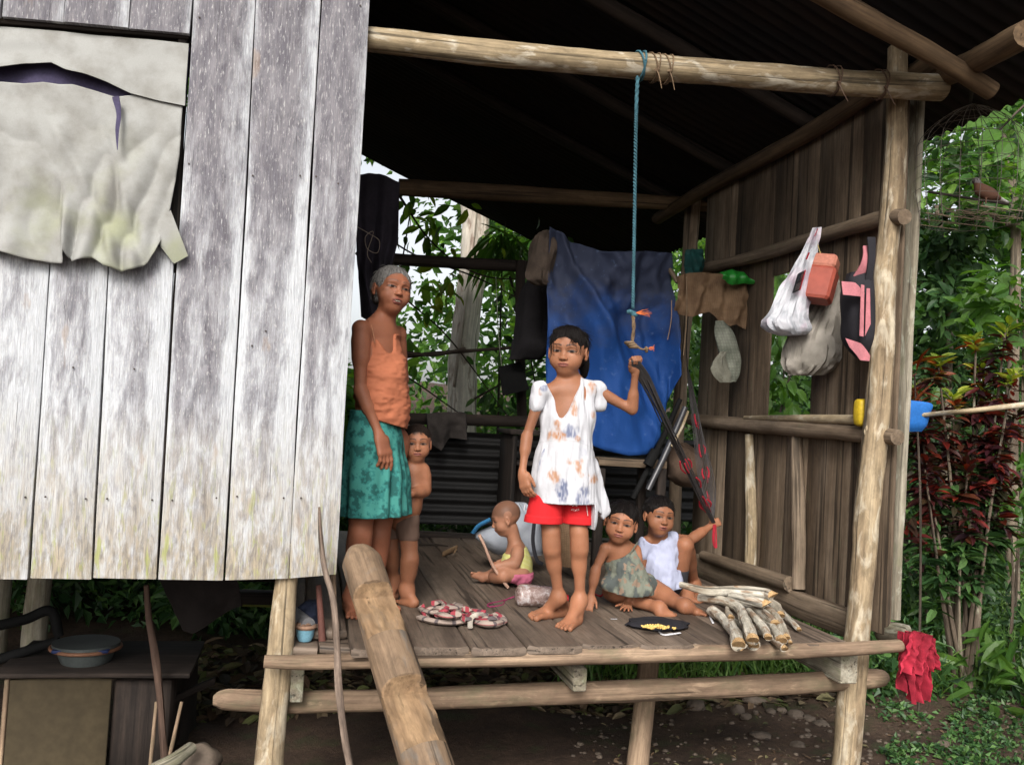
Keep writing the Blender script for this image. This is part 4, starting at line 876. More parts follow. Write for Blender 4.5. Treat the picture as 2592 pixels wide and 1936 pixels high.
def scalp(L, c, z0=.29, dark=(.02, .013, .010), a=.9):
    """hair roots: the skin darkens into the hairline instead of ending under a hard edge"""
    n = vnoise(L*[26, 26, 7])*.05; zz = L[:, 2]+.30*np.clip(np.abs(L[:, 0])-.18, 0, .3)-.35*np.clip(L[:, 1]-.32, -.05, .2)
    m = (np.clip((zz-(z0-.045)+n)*16, 0, 1)*a*(np.abs(L) < .62).all(1))[:, None]; return c*(1-m)+np.array(dark)*m
# ================================================================= standing girl
yg = 3.45
g = empty('person', (*onfloor(1430, 1575)[:2], DECK), 'standing girl in white patterned blouse and red shorts, one hand raised to the blue rope', 'person')
tocam = lambda p: nrm(np.array([0, 0, CZ])-p)
hc = J(1438, 890, yg); Hg = Head(hc, .212, nrm(tocam(hc)+np.array([-.26, 0, -.03])), nrm(np.array([.02, 0, 1])))
SR, SL_ = J(1372, 990, yg), J(1512, 988, yg); HR, HL = J(1390, 1228, yg), J(1458, 1228, yg)
lo = np.array([min(P(1290, 1200, y=yg)[0], 9), yg-.30, DECK-.01]); hi = np.array([P(1650, 1000, y=yg)[0], yg+.25, Hg.w((0, 0, .58))[2]])
B = Field(lo, hi, .0035, (tuple(sorted((Hg.c[0]-.09, Hg.c[0]+.09))), (Hg.c[1]-.12, Hg.c[1]-.0), (Hg.c[2]-.12, Hg.c[2]+.06)), .002)
fg = nrm(tocam(hc)*[1, 1, 0]+[-.08, 0, 0])
add_torso(B, SR, SL_, HR, HL, fg, .098, .082, .098, .64, neck=Hg.w((0, -.06, -.36)), nr=.029, tr=.030)
add_head(B, Hg, child=1.)
ER, WR = J(1334, 1102, yg+.01), J(1322, 1196, yg-.03)
limbs(B, [SR, ER, WR], [.026, .0185, .014], bulge=[(1, .25, .0165, (0, 0, 0))])
EL, WL = J(1600, 1038, yg-.03), J(1608, 943, yg-.08)
limbs(B, [SL_, EL, WL], [.0265, .0180, .0140], bulge=[(1, .25, .0165, (0, 0, 0))])
add_hand(B, WR, J(1336, 1262, yg-.06)-WR, np.array([.6, .5, 0]), np.array([.3, -1, 0]), .125, curl=(.35, .4, .4, .4), thumb=(.35, .3))
add_hand(B, WL, J(1606, 905, yg-.09)-WL, -fg+np.array([0, 0, 0.])*0 if False else np.array([.1, -1, .15]), np.array([-1, 0, 0]), .118, curl=(1.25, 1.3, 1.3, 1.2), spread=.12, thumb=(.5, .5))
KR, AR = J(1395, 1372, yg-.0), J(1415, 1512, yg+.05); KL, AL = J(1466, 1372, yg-.01), J(1468, 1520, yg+.02)
limbs(B, [HR, KR, AR], [.049, .030, .020], .012, [(1, .28, .0285, (0, .012, 0)), (0, .98, .031, (0, -.008, 0))]); limbs(B, [HL, KL, AL], [.049, .030, .020], .012, [(1, .28, .0285, (0, .012, 0)), (0, .98, .031, (0, -.008, 0))])
add_foot(B, AR, onfloor(1438, 1556), onfloor(1336, 1570), side=1, ra=.025); add_foot(B, AL, None, onfloor(1420, 1597), L=.185, side=1, ra=.025, w=.40)
SKG = (.275, .122, .067)
def cg(V):
    c = skincol(V, SKG); L = Hg.loc(V); m = (np.abs(L) < .6).all(1); c[m] = paint_head(L[m], c[m], skin=SKG, look=(-.2, 0)); c[m] = scalp(L[m], c[m], .285); return c
meshfield('body', B, SKIN, g, cg)
# hair swept over the brow and tied back
def ex(B, E, H):
    E((.06, .10, .38), (.24, .16, .10), .06); E((-.25, -.42, -.25), (.10, .10, .30), .06); E((0, -.35, -.10), (.24, .20, .3), .06)
hair = hair_cap(g, Hg, HB, front=(0.03, .60, -.05), fr=(.37, .46, .425), extra=ex, low=-.52, grow=.012)
mb = MB(); strands(mb, Hg, [(-.20, .34, .26), (-.24, .30, .24), (-.14, .36, .27), (.24, .28, .22)], 24, .15, dirv=(-.15, .3, -1), r=.0009, jit=.18)
strands(mb, Hg, [(.25, .25, .12), (-.27, .22, .1)], 8, .30, dirv=(0, .05, -1)); mb.out('loose_strand', HB, hair)
# blouse
def garment(name, parent, lo, hi, build, colfn, h=.0035, disp=None, it=2, mat=None):
    B = Field(lo, hi, h); build(B); return meshfield(name, B, mat or CLOTH, parent, colfn, None, disp, it)
def spots(V, base, lst, y, sc=1.):
    c = np.array(base)*np.ones((len(V), 3))
    for (px, py, rx, ry, colr, a) in lst:
        q = P(px, py, y=y); s = np.linalg.norm(q-C0)/FPX; n = fbm(V*45+px, 2)*.5
        d = np.hypot((V[:, 0]-q[0])/(rx*s), (V[:, 2]-q[2])/(ry*s))+n; m = (np.clip((1.12-d)*1.7, 0, 1)*a*np.clip(.8+.9*vnoise(V*[260, 50, 70]+px), .25, 1))[:, None]; m = m*(V[:, 1:2] < y+.04); c = c*(1-m)+np.array(colr)*m
    return c
def bl(B):
    f = fg; o = np.array([0, 0, 0])
    add_torso(B, SR+[0, 0, .006], SL_+[0, 0, .006], HR, HL, fg, .105, .098, .112, .70, tr=.036)
    pts = [((1432, 1060), .098), ((1430, 1110), .098), ((1428, 1165), .117), ((1428, 1215), .134), ((1428, 1290), .148)]
    for (a, ra), (b, rb) in zip(pts[:-1], pts[1:]): B.cone(J(*a, yg), J(*b, yg), ra, rb, .02, (f, .74))
    B.cone(SR+[-.006, 0, .012], J(1356, 1026, yg), .029, .031, .010); B.cone(SL_+[.004, 0, .004], J(1516, 1024, yg), .030, .031, .010)
    B.cone(J(1490, 1180, yg), J(1530, 1292, yg-.01), .03, .022, .05, (f, .5)); B.cone(J(1510, 1262, yg-.01), J(1520, 1312, yg-.02), .02, .006, .03, (f, .5))
    top = J(1437, 930, yg-.09); vb = J(1420, 1064, yg-.085)
    for t_ in np.linspace(0, 1, 10):
        p = top*(1-t_)+vb*t_; w_ = .076*(1-t_)**.7+.006; B.cone(p-[0, .03, 0], p+[0, .16, .0] if t_ < .32 else p+[0, .018, 0], w_, w_, .006, op='sub', m=.02)
    B.plane(J(1425, 1273, yg-.03), np.array([.03, .0, -1.]), .004, lo=J(1280, 1420, yg)-[0, .3, 0], hi=J(1490, 1240, yg)+[0, .3, 0])
    B.plane(J(1490, 1276, yg-.03), np.array([-.9, .0, -1.]), .004, lo=J(1489, 1420, yg)-[0, .3, 0], hi=J(1590, 1240, yg)+[0, .3, 0])
    B.ell(J(1424, 1276, yg), (.118, .085, .03), None, .006, 'sub')
    B.plane(J(1344, 1000, yg), np.array([-1, 0, -.15]), .004, lo=J(1300, 1045, yg)-[0, .2, 0], hi=J(1376, 930, yg)+[0, .2, 0]); B.plane(J(1534, 1000, yg), np.array([1, 0, -.1]), .004, lo=J(1508, 1045, yg)-[0, .2, 0], hi=J(1570, 930, yg)+[0, .2, 0])
OR, BL = (.36, .15, .045), (.085, .105, .19)
SP = [(1370, 985, 10, 22, OR, .5), (1384, 975, 12, 14, BL, .7), (1505, 975, 14, 28, OR, .8), (1505, 1050, 8, 16, OR, .7), (1452, 1037, 12, 22, OR, .8), (1377, 1040, 10, 26, OR, .7), (1411, 1073, 12, 14, OR, .8), (1441, 1090, 22, 18, BL, .85), (1410, 1104, 20, 16, OR, .9), (1458, 1110, 9, 9, OR, .8), (1371, 1138, 16, 34, BL, .85), (1364, 1168, 12, 22, BL, .9), (1456, 1172, 22, 16, OR, .75), (1462, 1188, 10, 18, OR, .6), (1401, 1204, 18, 18, OR, .8), (1418, 1238, 15, 26, BL, .95), (1468, 1252, 18, 26, BL, .8), (1502, 1212, 20, 14, OR, .85), (1357, 1095, 8, 30, BL, .5), (1470, 1140, 14, 30, BL, .25), (1345, 1255, 10, 12, OR, .3)]
def wrinkle(c, f1=26, a=.004, vert=5):
    def d(V):
        q = np.stack([(V[:, 0]-c[0])*f1, (V[:, 1]-c[1])*f1*.6, (V[:, 2]-c[2])*vert], 1); n = fbm(q, 3)
        o = (V-c)*[1, 1, 0]; return unit(o)*(n*a)[:, None]
    return d
def blc(V):
    c = spots(V, (.48, .48, .505), SP, yg-.07); q = J(1430, 1114, yg-.06)
    m = np.clip(1-np.abs(V[:, 2]-q[2]+.02*((V[:, 0]-q[0])/.1)**2)/.0035, 0, 1)[:, None]*.35; return c*(1-m)+.3*m
lo2 = J(1300, 1330, yg)-[0, .16, 0]; hi2 = J(1570, 930, yg)+[0, .16, 0]; garment('blouse', g, lo2, hi2, bl, blc, disp=wrinkle(J(1430, 1100, yg), 30, .0085, 6))
def sh(B):
    B.cone(HR+[0, 0, .03], HL+[0, 0, .03], .075, .075, .02, (fg, .85))
    B.cone(HR+[-.004, 0, .0], J(1375, 1326, yg), .066, .078, .008, (fg, .85)); B.cone(HL+[.006, 0, .0], J(1462, 1330, yg), .066, .069, .008, (fg, .85))
    B.plane(J(1424, 1324, yg), np.array([0, 0, -1]), .003); B.plane(J(1424, 1240, yg), np.array([0, 0, 1.]), .003); B.ell(J(1374, 1327, yg), (.068, .056, .03), None, .004, 'sub'); B.ell(J(1463, 1327, yg), (.060, .054, .03), None, .004, 'sub')
def shd(V):
    z0 = J(1424, 1324, yg)[2]; hh = V[:, 2]-z0; k = np.where(hh < .028, .0035, 0)+.0025*vnoise(V*[60, 60, 9]); c = J(1420, 1300, yg); return unit((V-c)*[1, 1, 0])*k[:, None]
garment('shorts', g, J(1300, 1350, yg)-[0, .14, 0], J(1530, 1200, yg)+[0, .14, 0], sh, lambda V: np.array((.50, .012, .016))*np.ones((len(V), 3)), disp=shd)
shorts = [o for o in g.children if o.name.startswith('shorts')][0]
# round white print and white lettering on the shorts
wp = plain('white_print', (.62, .60, .58), .8, .1); mb = MB(); pc = J(1456, 1274, yg)
bm_y = lambda p: p
def onsh(px, py): q = J(px, py, yg-.068); return q
def ring(cx, cy, r, a0, a1, n=10, rad=.0009):
    tube(mb, [onsh(cx+r*math.cos(a), cy+r*math.sin(a)) for a in np.linspace(a0, a1, n)], [rad]*n, seg=5, raw=True)
for a, b in [((1448, 1273), (1461, 1281)), ((1449, 1281), (1462, 1272))]: tube(mb, [onsh(*a), onsh(*b)], [.0016, .0016], seg=6)
mb.out('printed_emblem', wp, shorts)
def text(s, px, py, size, parent, m, rot=0., y=yg-.072):
    cu = bpy.data.curves.new('lettering', 'FONT'); cu.body = s; cu.size = size; cu.extrude = .0006; cu.align_x = 'CENTER'
    o = bpy.data.objects.new('lettering', cu); COL.objects.link(o); dg = bpy.context.evaluated_depsgraph_get(); me = bpy.data.meshes.new_from_object(o.evaluated_get(dg)); bpy.data.objects.remove(o)
    V = np.array([v.co for v in me.vertices]); c = P(px, py, y=y); ca, sa = math.cos(rot), math.sin(rot)
    W = np.stack([c[0]+V[:, 0]*ca-V[:, 1]*sa, c[1]-V[:, 2], c[2]+V[:, 0]*sa+V[:, 1]*ca], 1); F = [tuple(p.vertices) for p in me.polygons]
    return mesh('lettering', W, F, m, parent, False)
for k, ch in enumerate('SCACE'): text(ch, 1447+k*4.6, 1292+(1.5-abs(k-2)*1.3), .009, shorts, wp, rot=(k-2)*.22)
tube_mb = MB(); tube(tube_mb, [onsh(1484, 1276), onsh(1488, 1305)], [.0012, .0012], seg=5); tube(tube_mb, [J(1329, 1275, yg-.04), J(1326, 1292, yg-.04)], [.0012, .0012], seg=5); tube_mb.out('side_piping', wp, shorts)

# ================================================================= helpers for the other figures
def fig(label, base): return empty('person', (float(base[0]), float(base[1]), DECK), label, 'person')
def bodyfield(ps, pad, H, h=.0035, face=True):
    a = np.array(ps); lo, hi = a.min(0)-pad, a.max(0)+pad; r = H.h*.46
    hf = H.h/100.
    fc = H.w((0, .2, -.08)); return Field(lo, hi, h, ((fc[0]-r, fc[0]+r), (fc[1]-r*.8, fc[1]+r*.8), (fc[2]-r, fc[2]+r)), hf)
def skinfn(H, base, hl=.285, hc_=(.02, .013, .010), **kw):
    def f(V):
        c = skincol(V, base, 3); L = H.loc(V); m = (np.abs(L) < .6).all(1); c[m] = paint_head(L[m], c[m], skin=base, **kw); c[m] = scalp(L[m], c[m], hl, hc_) if hl else c[m]; return c
    return f
def hframe(px, py, y, h, yaw, pitch=0., roll=0.):
    """yaw > 0 = face turned to the right of the picture, pitch > 0 = looking down, roll > 0 = head leaning to the right of the picture"""
    c = J(px, py, y); t = tocam(c)*[1, 1, 0]; t = nrm(t); side = np.array([-t[1], t[0], 0]); up = np.array([0, 0, 1.])
    f = t*math.cos(yaw)+side*math.sin(yaw); f = f*math.cos(pitch)-up*math.sin(pitch); u = up+side*math.sin(roll)*1.0; return Head(c, h, f, u)
plaincol = lambda c: (lambda V: np.array(c)*np.ones((len(V), 3)))
def bbox(ps, pad): a = np.array(ps); return a.min(0)-pad, a.max(0)+pad
# ================================================================= grey haired woman
yw = 3.62
w_ = fig('grey haired woman in orange camisole and teal skirt standing by the wall edge', J(950, 1500, yw))
HW = hframe(992, 736, yw, .212, .40, -.04, .12)
SR, SL_ = J(913, 832, yw-.07), J(1008, 846, yw+.10); HR, HL = J(925, 1120, yw-.03), J(992, 1120, yw+.08)
ER, WR = J(912, 985, yw-.09), J(960, 1100, yw-.12); KR, AR = J(912, 1350, yw-.03), J(893, 1510, yw); KL, AL = J(958, 1355, yw+.08), J(945, 1500, yw+.12)
B = bodyfield([SR, SL_, HR, HL, ER, AR, AL, HW.w((0, 0, .55)), AR-[0.05, .12, .08], J(1010, 1180, yw-.14)], .10, HW)
fw = nrm(nrm(np.array([0, 0, CZ])-SR)*[1, 1, 0]+np.array([.9, .3, 0]))
add_torso(B, SR, SL_, HR, HL, fw, .105, .095, .115, .70, neck=HW.w((0, -.05, -.38)), nr=.034, tr=.034)
add_head(B, HW, child=0., mouth=.05, old=1., cheek=.9)
limbs(B, [SR, ER, WR], [.034, .024, .0175], bulge=[(0, .35, .031, (0, 0, 0)), (1, .25, .0235, (0, 0, 0))]); limbs(B, [SL_, J(1018, 960, yw+.18), J(1010, 1010, yw+.2)], [.034, .028, .022])
add_hand(B, WR, J(980, 1166, yw-.14)-WR, np.array([-.5, .6, .1]), np.array([1, -.6, 0]), .172, curl=(.25, .35, .45, .5), spread=.04, thumb=(.3, .3))
limbs(B, [HR, KR, AR], [.075, .047, .030], .015, [(1, .3, .046, (0, .02, 0))]); limbs(B, [HL, KL, AL], [.075, .047, .030], .015, [(1, .3, .046, (0, .02, 0))])
add_foot(B, AR, None, AR*[1, 1, 0]+[.02, -.15, DECK], L=.22, side=1); add_foot(B, AL, None, AL*[1, 1, 0]+[.07, -.14, DECK], L=.22, side=1)
SKW = (.25, .098, .055)
meshfield('body', B, SKIN, w_, skinfn(HW, SKW, .31, (.10, .085, .075), mouth=.05, teeth=.9, browc=(.06, .04, .035), brow=.6, lip=(.17, .05, .04), look=(-.3, 0), eyeopen=.8))
def exw(B, E, H): E((0, -.46, -.02), (.17, .15, .17), .05); E((-.12, -.2, -.1), (.22, .2, .2), .05)
hw_ = hair_cap(w_, HW, HG, front=(0, .60, -.02), fr=(.45, .46, .43), extra=exw, low=-.28, grow=.008, stri=(9, 4), amp=.010)
def topw(B):
    add_torso(B, SR, SL_, HR, HL, fw, .113, .108, .123, .74, tr=.03)
    up = nrm((SR+SL_)/2-(HR+HL)/2); B.cone(J(978, 960, yw-.01), J(975, 1050, yw-.01), .108, .122, .03, (fw, .80))
    B.plane(J(949, 868, yw), nrm(up*1.+fw*-.25+np.array([-.25, 0, 0])), .004); 
    for t_ in np.linspace(0, 1, 8):
        p = J(975, 800, yw-.12)*(1-t_)+J(1002, 922, yw-.11)*t_; B.cone(p-[.02, .03, 0], p+[.01, .045 if t_ < .7 else .01, 0], .07*(1-t_)+.008, .07*(1-t_)+.008, .006, op='sub')
    B.cone(SR+[-.01, -.0, -.0], J(908, 905, yw-.08), .045, .036, .01, op='sub')
    B.plane(J(960, 1066, yw), np.array([-.22, 0, -1]), .004)
garment('camisole', w_, *bbox([SR, SL_, HR, HL], .16), topw, plaincol((.38, .125, .062)), disp=wrinkle(J(960, 980, yw), 14, .011, 24))
cam = [o for o in w_.children if o.name.startswith('camisole')][0]; mb = MB()
tube(mb, [J(949, 868, yw-.10), J(944, 840, yw-.10), J(934, 806, yw-.04)], [.0025]*3, seg=6, n=12); tube(mb, [J(1002, 905, yw-.02), J(1003, 872, yw-.0), J(998, 836, yw+.05)], [.0025]*3, seg=6, n=12); mb.out('strap', plain('camisole_strap', (.36, .16, .09), .8), cam)
def skw(B):
    pts = [((945, 1050), .112), ((947, 1120), .135), ((950, 1210), .150), ((951, 1330), .162)]
    for (a, ra), (b, rb) in zip(pts[:-1], pts[1:]): B.cone(J(*a, yw), J(*b, yw), ra, rb, .02, (fw, .78))
    B.plane(J(950, 1303, yw), np.array([.03, 0, -1]), .003); B.ell(J(950, 1306, yw), (.13, .115, .03), None, .004, 'sub'); B.plane(J(945, 1040, yw), np.array([0, 0, 1]), .006)
    B.cone(J(946, 1262, yw-.155), J(948, 1310, yw-.155), .003, .006, .004, op='sub')
def skcol(V):
    n = fbm(V*34, 3, 5)+.6*fbm(V*90, 2, 8); m = (n > .08).astype(float)[:, None]; m2 = (n < -.35).astype(float)[:, None]
    return (np.array((.025, .16, .145))*(1-m)+np.array((.045, .215, .185))*m)*(1-m2*.45)
def pleat(c, nf, a, y0):
    def d(V):
        th = np.arctan2(V[:, 1]-c[1], V[:, 0]-c[0]); k = np.clip((y0-V[:, 2])*5, 0, 1); n = .6*np.sin(th*nf+2*vnoise(V*3))+.8*vnoise(np.stack([th*5, V[:, 2]*2.5, 0*th], 1)); return unit((V-c)*[1, 1, 0])*(n*a*k)[:, None]
    return d
garment('skirt', w_, *bbox([J(850, 1320, yw), J(1050, 1030, yw)], [.05, .2, .03]), skw, skcol, disp=pleat(J(950, 1200, yw), 13, .012, J(0, 1045, yw)[2]), h=.003)
# ================================================================= toddler standing behind her
yt = 3.76
t_ = fig('toddler with cropped hair standing half hidden behind the woman in the teal skirt', onfloor(1020, 1525))
HT = hframe(1054, 1122, yt, .168, .10, .05, -.04)
SR, SL_ = J(1020, 1190, yt), J(1072, 1188, yt); HR, HL = J(996, 1322, yt+.05), J(1030, 1325, yt)
ER, WR = J(1008, 1235, yt-.02), J(1025, 1250, yt-.05); EL, WL = J(1076, 1240, yt-.0), J(1042, 1248, yt-.08); KR, AR = J(988, 1385, yt+.05), J(996, 1470, yt+.12); KL, AL = J(1038, 1412, yt-.01), J(1030, 1492, yt+.02)
B = bodyfield([SR, SL_, HR, HL, EL, AR, AL, HT.w((0, 0, .58)), AL-[0, .15, .08]], .09, HT)
ft = nrm(nrm(tocam(SR)*[1, 1, 0])+np.array([-.15, 0, 0]))
add_torso(B, SR, SL_, HR, HL, ft, .060, .066, .062, .82, belly=1, neck=HT.w((0, -.05, -.34)), nr=.026, tr=.022, k=.025); add_head(B, HT, child=1.)
limbs(B, [SR, ER, WR], [.024, .021, .016]); limbs(B, [SL_, EL, WL], [.026, .023, .017], bulge=[(0, .5, .024, (0, 0, 0)), (1, .3, .022, (0, 0, 0))])
add_hand(B, WL, J(1012, 1244, yt-.09)-WL, np.array([0, .8, -.3]), np.array([0, 0, 1]), .075, curl=(.5, .5, .5, .5), kk=1.2)
limbs(B, [HR, KR, AR], [.042, .032, .024], .012, [(1, .3, .031, (0, .008, 0))]); limbs(B, [HL, KL, AL], [.046, .034, .025], .012, [(1, .3, .033, (0, .008, 0))])
add_foot(B, AL, None, onfloor(1006, 1524), L=.118, side=1, w=.44, ra=.024); add_foot(B, AR, None, AR*[1, 1, 0]+[-.03, -.08, DECK], L=.118, side=1, w=.44, ra=.024)
SKT = (.235, .102, .056); meshfield('body', B, SKIN, t_, skinfn(HT, SKT, look=(.2, .1)))
ht_ = hair_cap(t_, HT, HS, front=(0, .60, -.03), fr=(.46, .48, .44), low=-.18, grow=.004, amp=.004)
def tsh(B):
    B.cone(HR+[0, 0, .02], HL+[0, 0, .02], .055, .055, .02, (ft, .95)); B.cone(HR, J(990, 1352, yt+.05), .049, .046, .01); B.cone(HL, J(1034, 1354, yt), .053, .049, .01)
    B.plane(J(1015, 1366, yt), np.array([0, 0, -1]), .003)
garment('shorts', t_, *bbox([J(960, 1380, yt), J(1060, 1280, yt)], [.03, .12, .02]), tsh, plaincol((.10, .062, .045)), disp=wrinkle(J(1012, 1330, yt), 30, .002, 10), h=.003)
# ================================================================= baby sitting on the floor, seen from the side
yb_ = 4.22
b_ = fig('baby in a yellow vest and pink shorts sitting on the deck holding a stick', onfloor(1300, 1475))
HB_ = hframe(1279, 1312, yb_, .172, -1.45, .35, -.05)
S1, S2 = J(1312, 1392, yb_-.045), J(1300, 1388, yb_+.065); H1, H2 = J(1318, 1452, yb_-.05), J(1312, 1448, yb_+.06)
B = bodyfield([S1, S2, H1, H2, J(1200, 1490, yb_), J(1330, 1490, yb_), HB_.w((0, 0, .6)), J(1215, 1400, yb_-.12)], .07, HB_, .003)
fb = np.array([-1, 0, 0.]); add_torso(B, S2, S1, H2, H1, fb, .058, .066, .066, .85, belly=1, neck=HB_.w((0, -.08, -.30)), nr=.026, tr=.022, k=.025); add_head(B, HB_, child=1.)
E1, W1 = J(1304, 1427, yb_-.08), J(1268, 1430, yb_-.08); limbs(B, [S1, E1, W1], [.025, .022, .016], bulge=[(0, .5, .024, (0, 0, 0)), (1, .4, .021, (0, 0, 0))]); limbs(B, [S2, J(1280, 1420, yb_+.06), J(1262, 1425, yb_+.02)], [.024, .021, .016])
add_hand(B, W1, J(1246, 1436, yb_-.085)-W1, np.array([0, .8, -.5]), np.array([-.2, 0, 1]), .068, curl=(1., 1., 1.05, 1.1), kk=1.25)
K1, A1 = J(1275, 1455, yb_-.09), onfloor(1236, 1477)+[0, 0, .028]; limbs(B, [H1, K1, A1], [.042, .034, .022], .012, [(1, .35, .030, (0, 0, 0))]); B.cone(A1, A1+[-.05, -.02, .02], .02, .016, .01, (np.array([0, 1, 0]), 1.2))
K2, A2 = J(1265, 1447, yb_+.05), J(1222, 1462, yb_+.02); limbs(B, [H2, K2, A2], [.040, .032, .021], .012); B.cone(A2, A2+[-.05, -.01, .015], .019, .015, .01)
for (A, o) in ((A1, [-.055, -.02, .02]), (A2, [-.055, -.01, .015])):
    for q in range(5): c = A+np.array(o)+np.array([-.006+.002*q, (q-2)*.008, .012-.003*q]); B.ell(c, (.008, .006, .007-.0005*q), None, .004)
SKB = (.31, .150, .092); hb = HB_
def bcol(V):
    c = skinfn(HB_, SKB, 0)(V); L = HB_.loc(V); m = np.clip((L[:, 2]-.02-.25*np.clip(L[:, 1], 0, 1)+.2*np.clip(-L[:, 1], 0, .5))*9, 0, 1)*(L[:, 2] > -.25)*(np.abs(L) < .62).all(1)*(np.abs(L[:, 0]) < .36+.0)
    m = (m*.55)[:, None]; return c*(1-m)+np.array((.05, .03, .022))*m
meshfield('body', B, SKIN, b_, bcol)
def byv(B):
    add_torso(B, S2, S1, H2, H1, fb, .066, .073, .070, .9, tr=.024, k=.02, belly=1)
    B.plane(J(1290, 1398, yb_), nrm(np.array([-.42, 0, 1.])), .004); B.cone(S1+[-.004, -.03, -.004], S1+[-.004, .02, -.012], .033, .03, .008, op='sub'); B.plane(J(1310, 1458, yb_), np.array([.1, 0, -1.]), .004)
def bvc(V):
    s = np.abs(((V[:, 2]*.9+V[:, 0]*.42) % .020)-.010) < .0030; return np.where(s[:, None], (.52, .50, .22), (.50, .48, .16))*np.ones((len(V), 3))
garment('vest', b_, *bbox([S1, S2, H1, H2], .09), byv, bvc, disp=wrinkle(J(1312, 1430, yb_), 30, .003, 14), h=.003)
def bps(B):
    B.cone(H1+[.01, 0, -.005], H2+[.01, 0, -.005], .056, .056, .02); B.cone(H1, H1*.55+K1*.45, .050, .043, .01); B.cone(H2, H2*.55+K2*.45, .05, .043, .01); B.plane(J(1310, 1444, yb_), np.array([0, 0, 1.]), .004); B.plane(onfloor(1310, 1470)+[0, 0, .002], np.array([0, 0, -1.]), .004)
garment('shorts', b_, *bbox([H1, H2, K1, K2], .08), bps, plaincol((.50, .13, .21)), disp=wrinkle(J(1312, 1450, yb_), 50, .005, 50), h=.003)
# ================================================================= small girl sitting, one hand flat on the boards
yk = 3.72
k_ = fig('small girl in grey green dress sitting with one hand flat on the boards', onfloor(1600, 1530))
HK = hframe(1573, 1318, yk-.03, .192, -.02, .06, .16)
HK.c = J(1572, 1322, yk-.03)
S1, S2 = J(1532, 1388, yk), J(1608, 1392, yk-.0); H1, H2 = J(1562, 1492, yk+.06), J(1612, 1494, yk+.06)
B = bodyfield([S1, S2, H1, H2, J(1478, 1540, yk), onfloor(1800, 1560), HK.w((0, 0, .6)), onfloor(1560, 1575)], .05, HK, .0035)
fk = nrm(nrm(tocam(S1)*[1, 1, 0])+np.array([.12, 0, 0])); add_torso(B, S1, S2, H1, H2, fk, .072, .070, .074, .78, neck=HK.w((0, -.06, -.34)), nr=.027, tr=.024, k=.025); add_head(B, HK, child=1., cheek=1.1)
E1, W1 = J(1508, 1440, yk-.0), J(1496, 1508, yk-.0); limbs(B, [S1, E1, W1], [.024, .018, .014], bulge=[(1, .3, .017, (0, 0, 0))])
add_hand(B, W1, J(1488, 1545, yk-.04)-W1, np.array([.2, .6, -.8]), np.array([1, 0, 0]), .095, curl=(.3, .3, .3, .3))
E2, W2 = J(1611, 1450, yk-.03), onfloor(1592, 1544)+[0, .02, .035]; limbs(B, [S2, E2, W2], [.025, .020, .015], bulge=[(0, .5, .023, (0, 0, 0)), (1, .3, .019, (0, 0, 0))])
add_hand(B, W2+[0, 0, -.012], onfloor(1580, 1576)+[0, 0, .008]-W2-[0, 0, -.012], np.array([0, .15, -1.]), np.array([-1, 0, 0]), .100, curl=(.1, .1, .1, .1), spread=.34, thumb=(1.1, .1))
K1, A1 = onfloor(1540, 1525)+[0, .04, .05], onfloor(1668, 1556)+[0, .0, .03]; limbs(B, [H1, K1, A1], [.055, .043, .024], .014, [(1, .3, .036, (0, 0, 0))])
add_foot(B, A1, onfloor(1662, 1558), onfloor(1716, 1560), side=1, w=.34, ra=.022)
K2, A2 = onfloor(1648, 1528)+[0, .0, .065], onfloor(1738, 1556)+[0, .02, .035]; limbs(B, [H2, K2, A2], [.055, .050, .027], .014, [(1, .25, .042, (0, 0, 0))])
add_foot(B, A2, onfloor(1728, 1548)+[0, 0, .0], onfloor(1794, 1560), side=-1, w=.40, ra=.027)
SKK = (.27, .118, .065); meshfield('body', B, SKIN, k_, skinfn(HK, SKK, look=(-.1, 0)))
hk_ = hair_cap(k_, HK, HB, front=(.03, .60, -.06), fr=(.40, .46, .42), low=-.36, grow=.016, amp=.012)
def kdr(B):
    add_torso(B, S1, S2, H1, H2, fk, .080, .080, .088, .86, tr=.026, k=.025)
    B.cone(J(1585, 1440, yk), J(1590, 1488, yk+.0), .085, .115, .03, (fk, .9)); B.cone(H2, K2*.55+H2*.45+[0, 0, .02], .062, .060, .02); B.cone(H1+[0, 0, .0], J(1540, 1476, yk-.02), .06, .035, .03)
    q = J(1566, 1420, yk); B.plane(J(1563, 1418, yk-.05), nrm(np.array([-.62, 0, 1.])), .004)
    B.cone(S2+[.015, -.02, -.0], J(1622, 1430, yk-.02), .036, .03, .008, op='sub'); B.plane(J(1600, 1500, yk-.05), np.array([.0, .25, -1.]), .004, lo=J(1400, 1600, yk)-[0, .3, 0], hi=J(1622, 1380, yk)+[0, .4, 0]); B.plane(onfloor(1640, 1540)+[0, 0, .075], np.array([0, 0, -1.]), .004, lo=J(1610, 1600, yk)-[0, .3, 0], hi=J(1760, 1400, yk)+[0, .4, 0])
def kdc(V):
    n = fbm(V*[38, 38, 22], 3, 11); n2 = fbm(V*60, 2, 4); c = np.array((.115, .125, .10))*np.ones((len(V), 3)); m = (n > .12)[:, None]; c = np.where(m, (.155, .165, .13), c); c = np.where((n < -.22)[:, None], (.07, .08, .075), c); c = np.where((n2 > .52)[:, None], (.20, .14, .10), c); return c
garment('dress', k_, *bbox([S1, S2, H1, H2, K2], .12), kdr, kdc, disp=wrinkle(J(1590, 1440, yk), 26, .009, 14), h=.003)
mb = MB(); tube(mb, [J(1594, 1402, yk-.065), J(1606, 1384, yk-.06), J(1614, 1372, yk-.02), J(1612, 1374, yk+.03)], [.003]*4, seg=6, n=10); mb.out('dress_strap', plain('dress_strap', (.12, .13, .10), .8), k_)
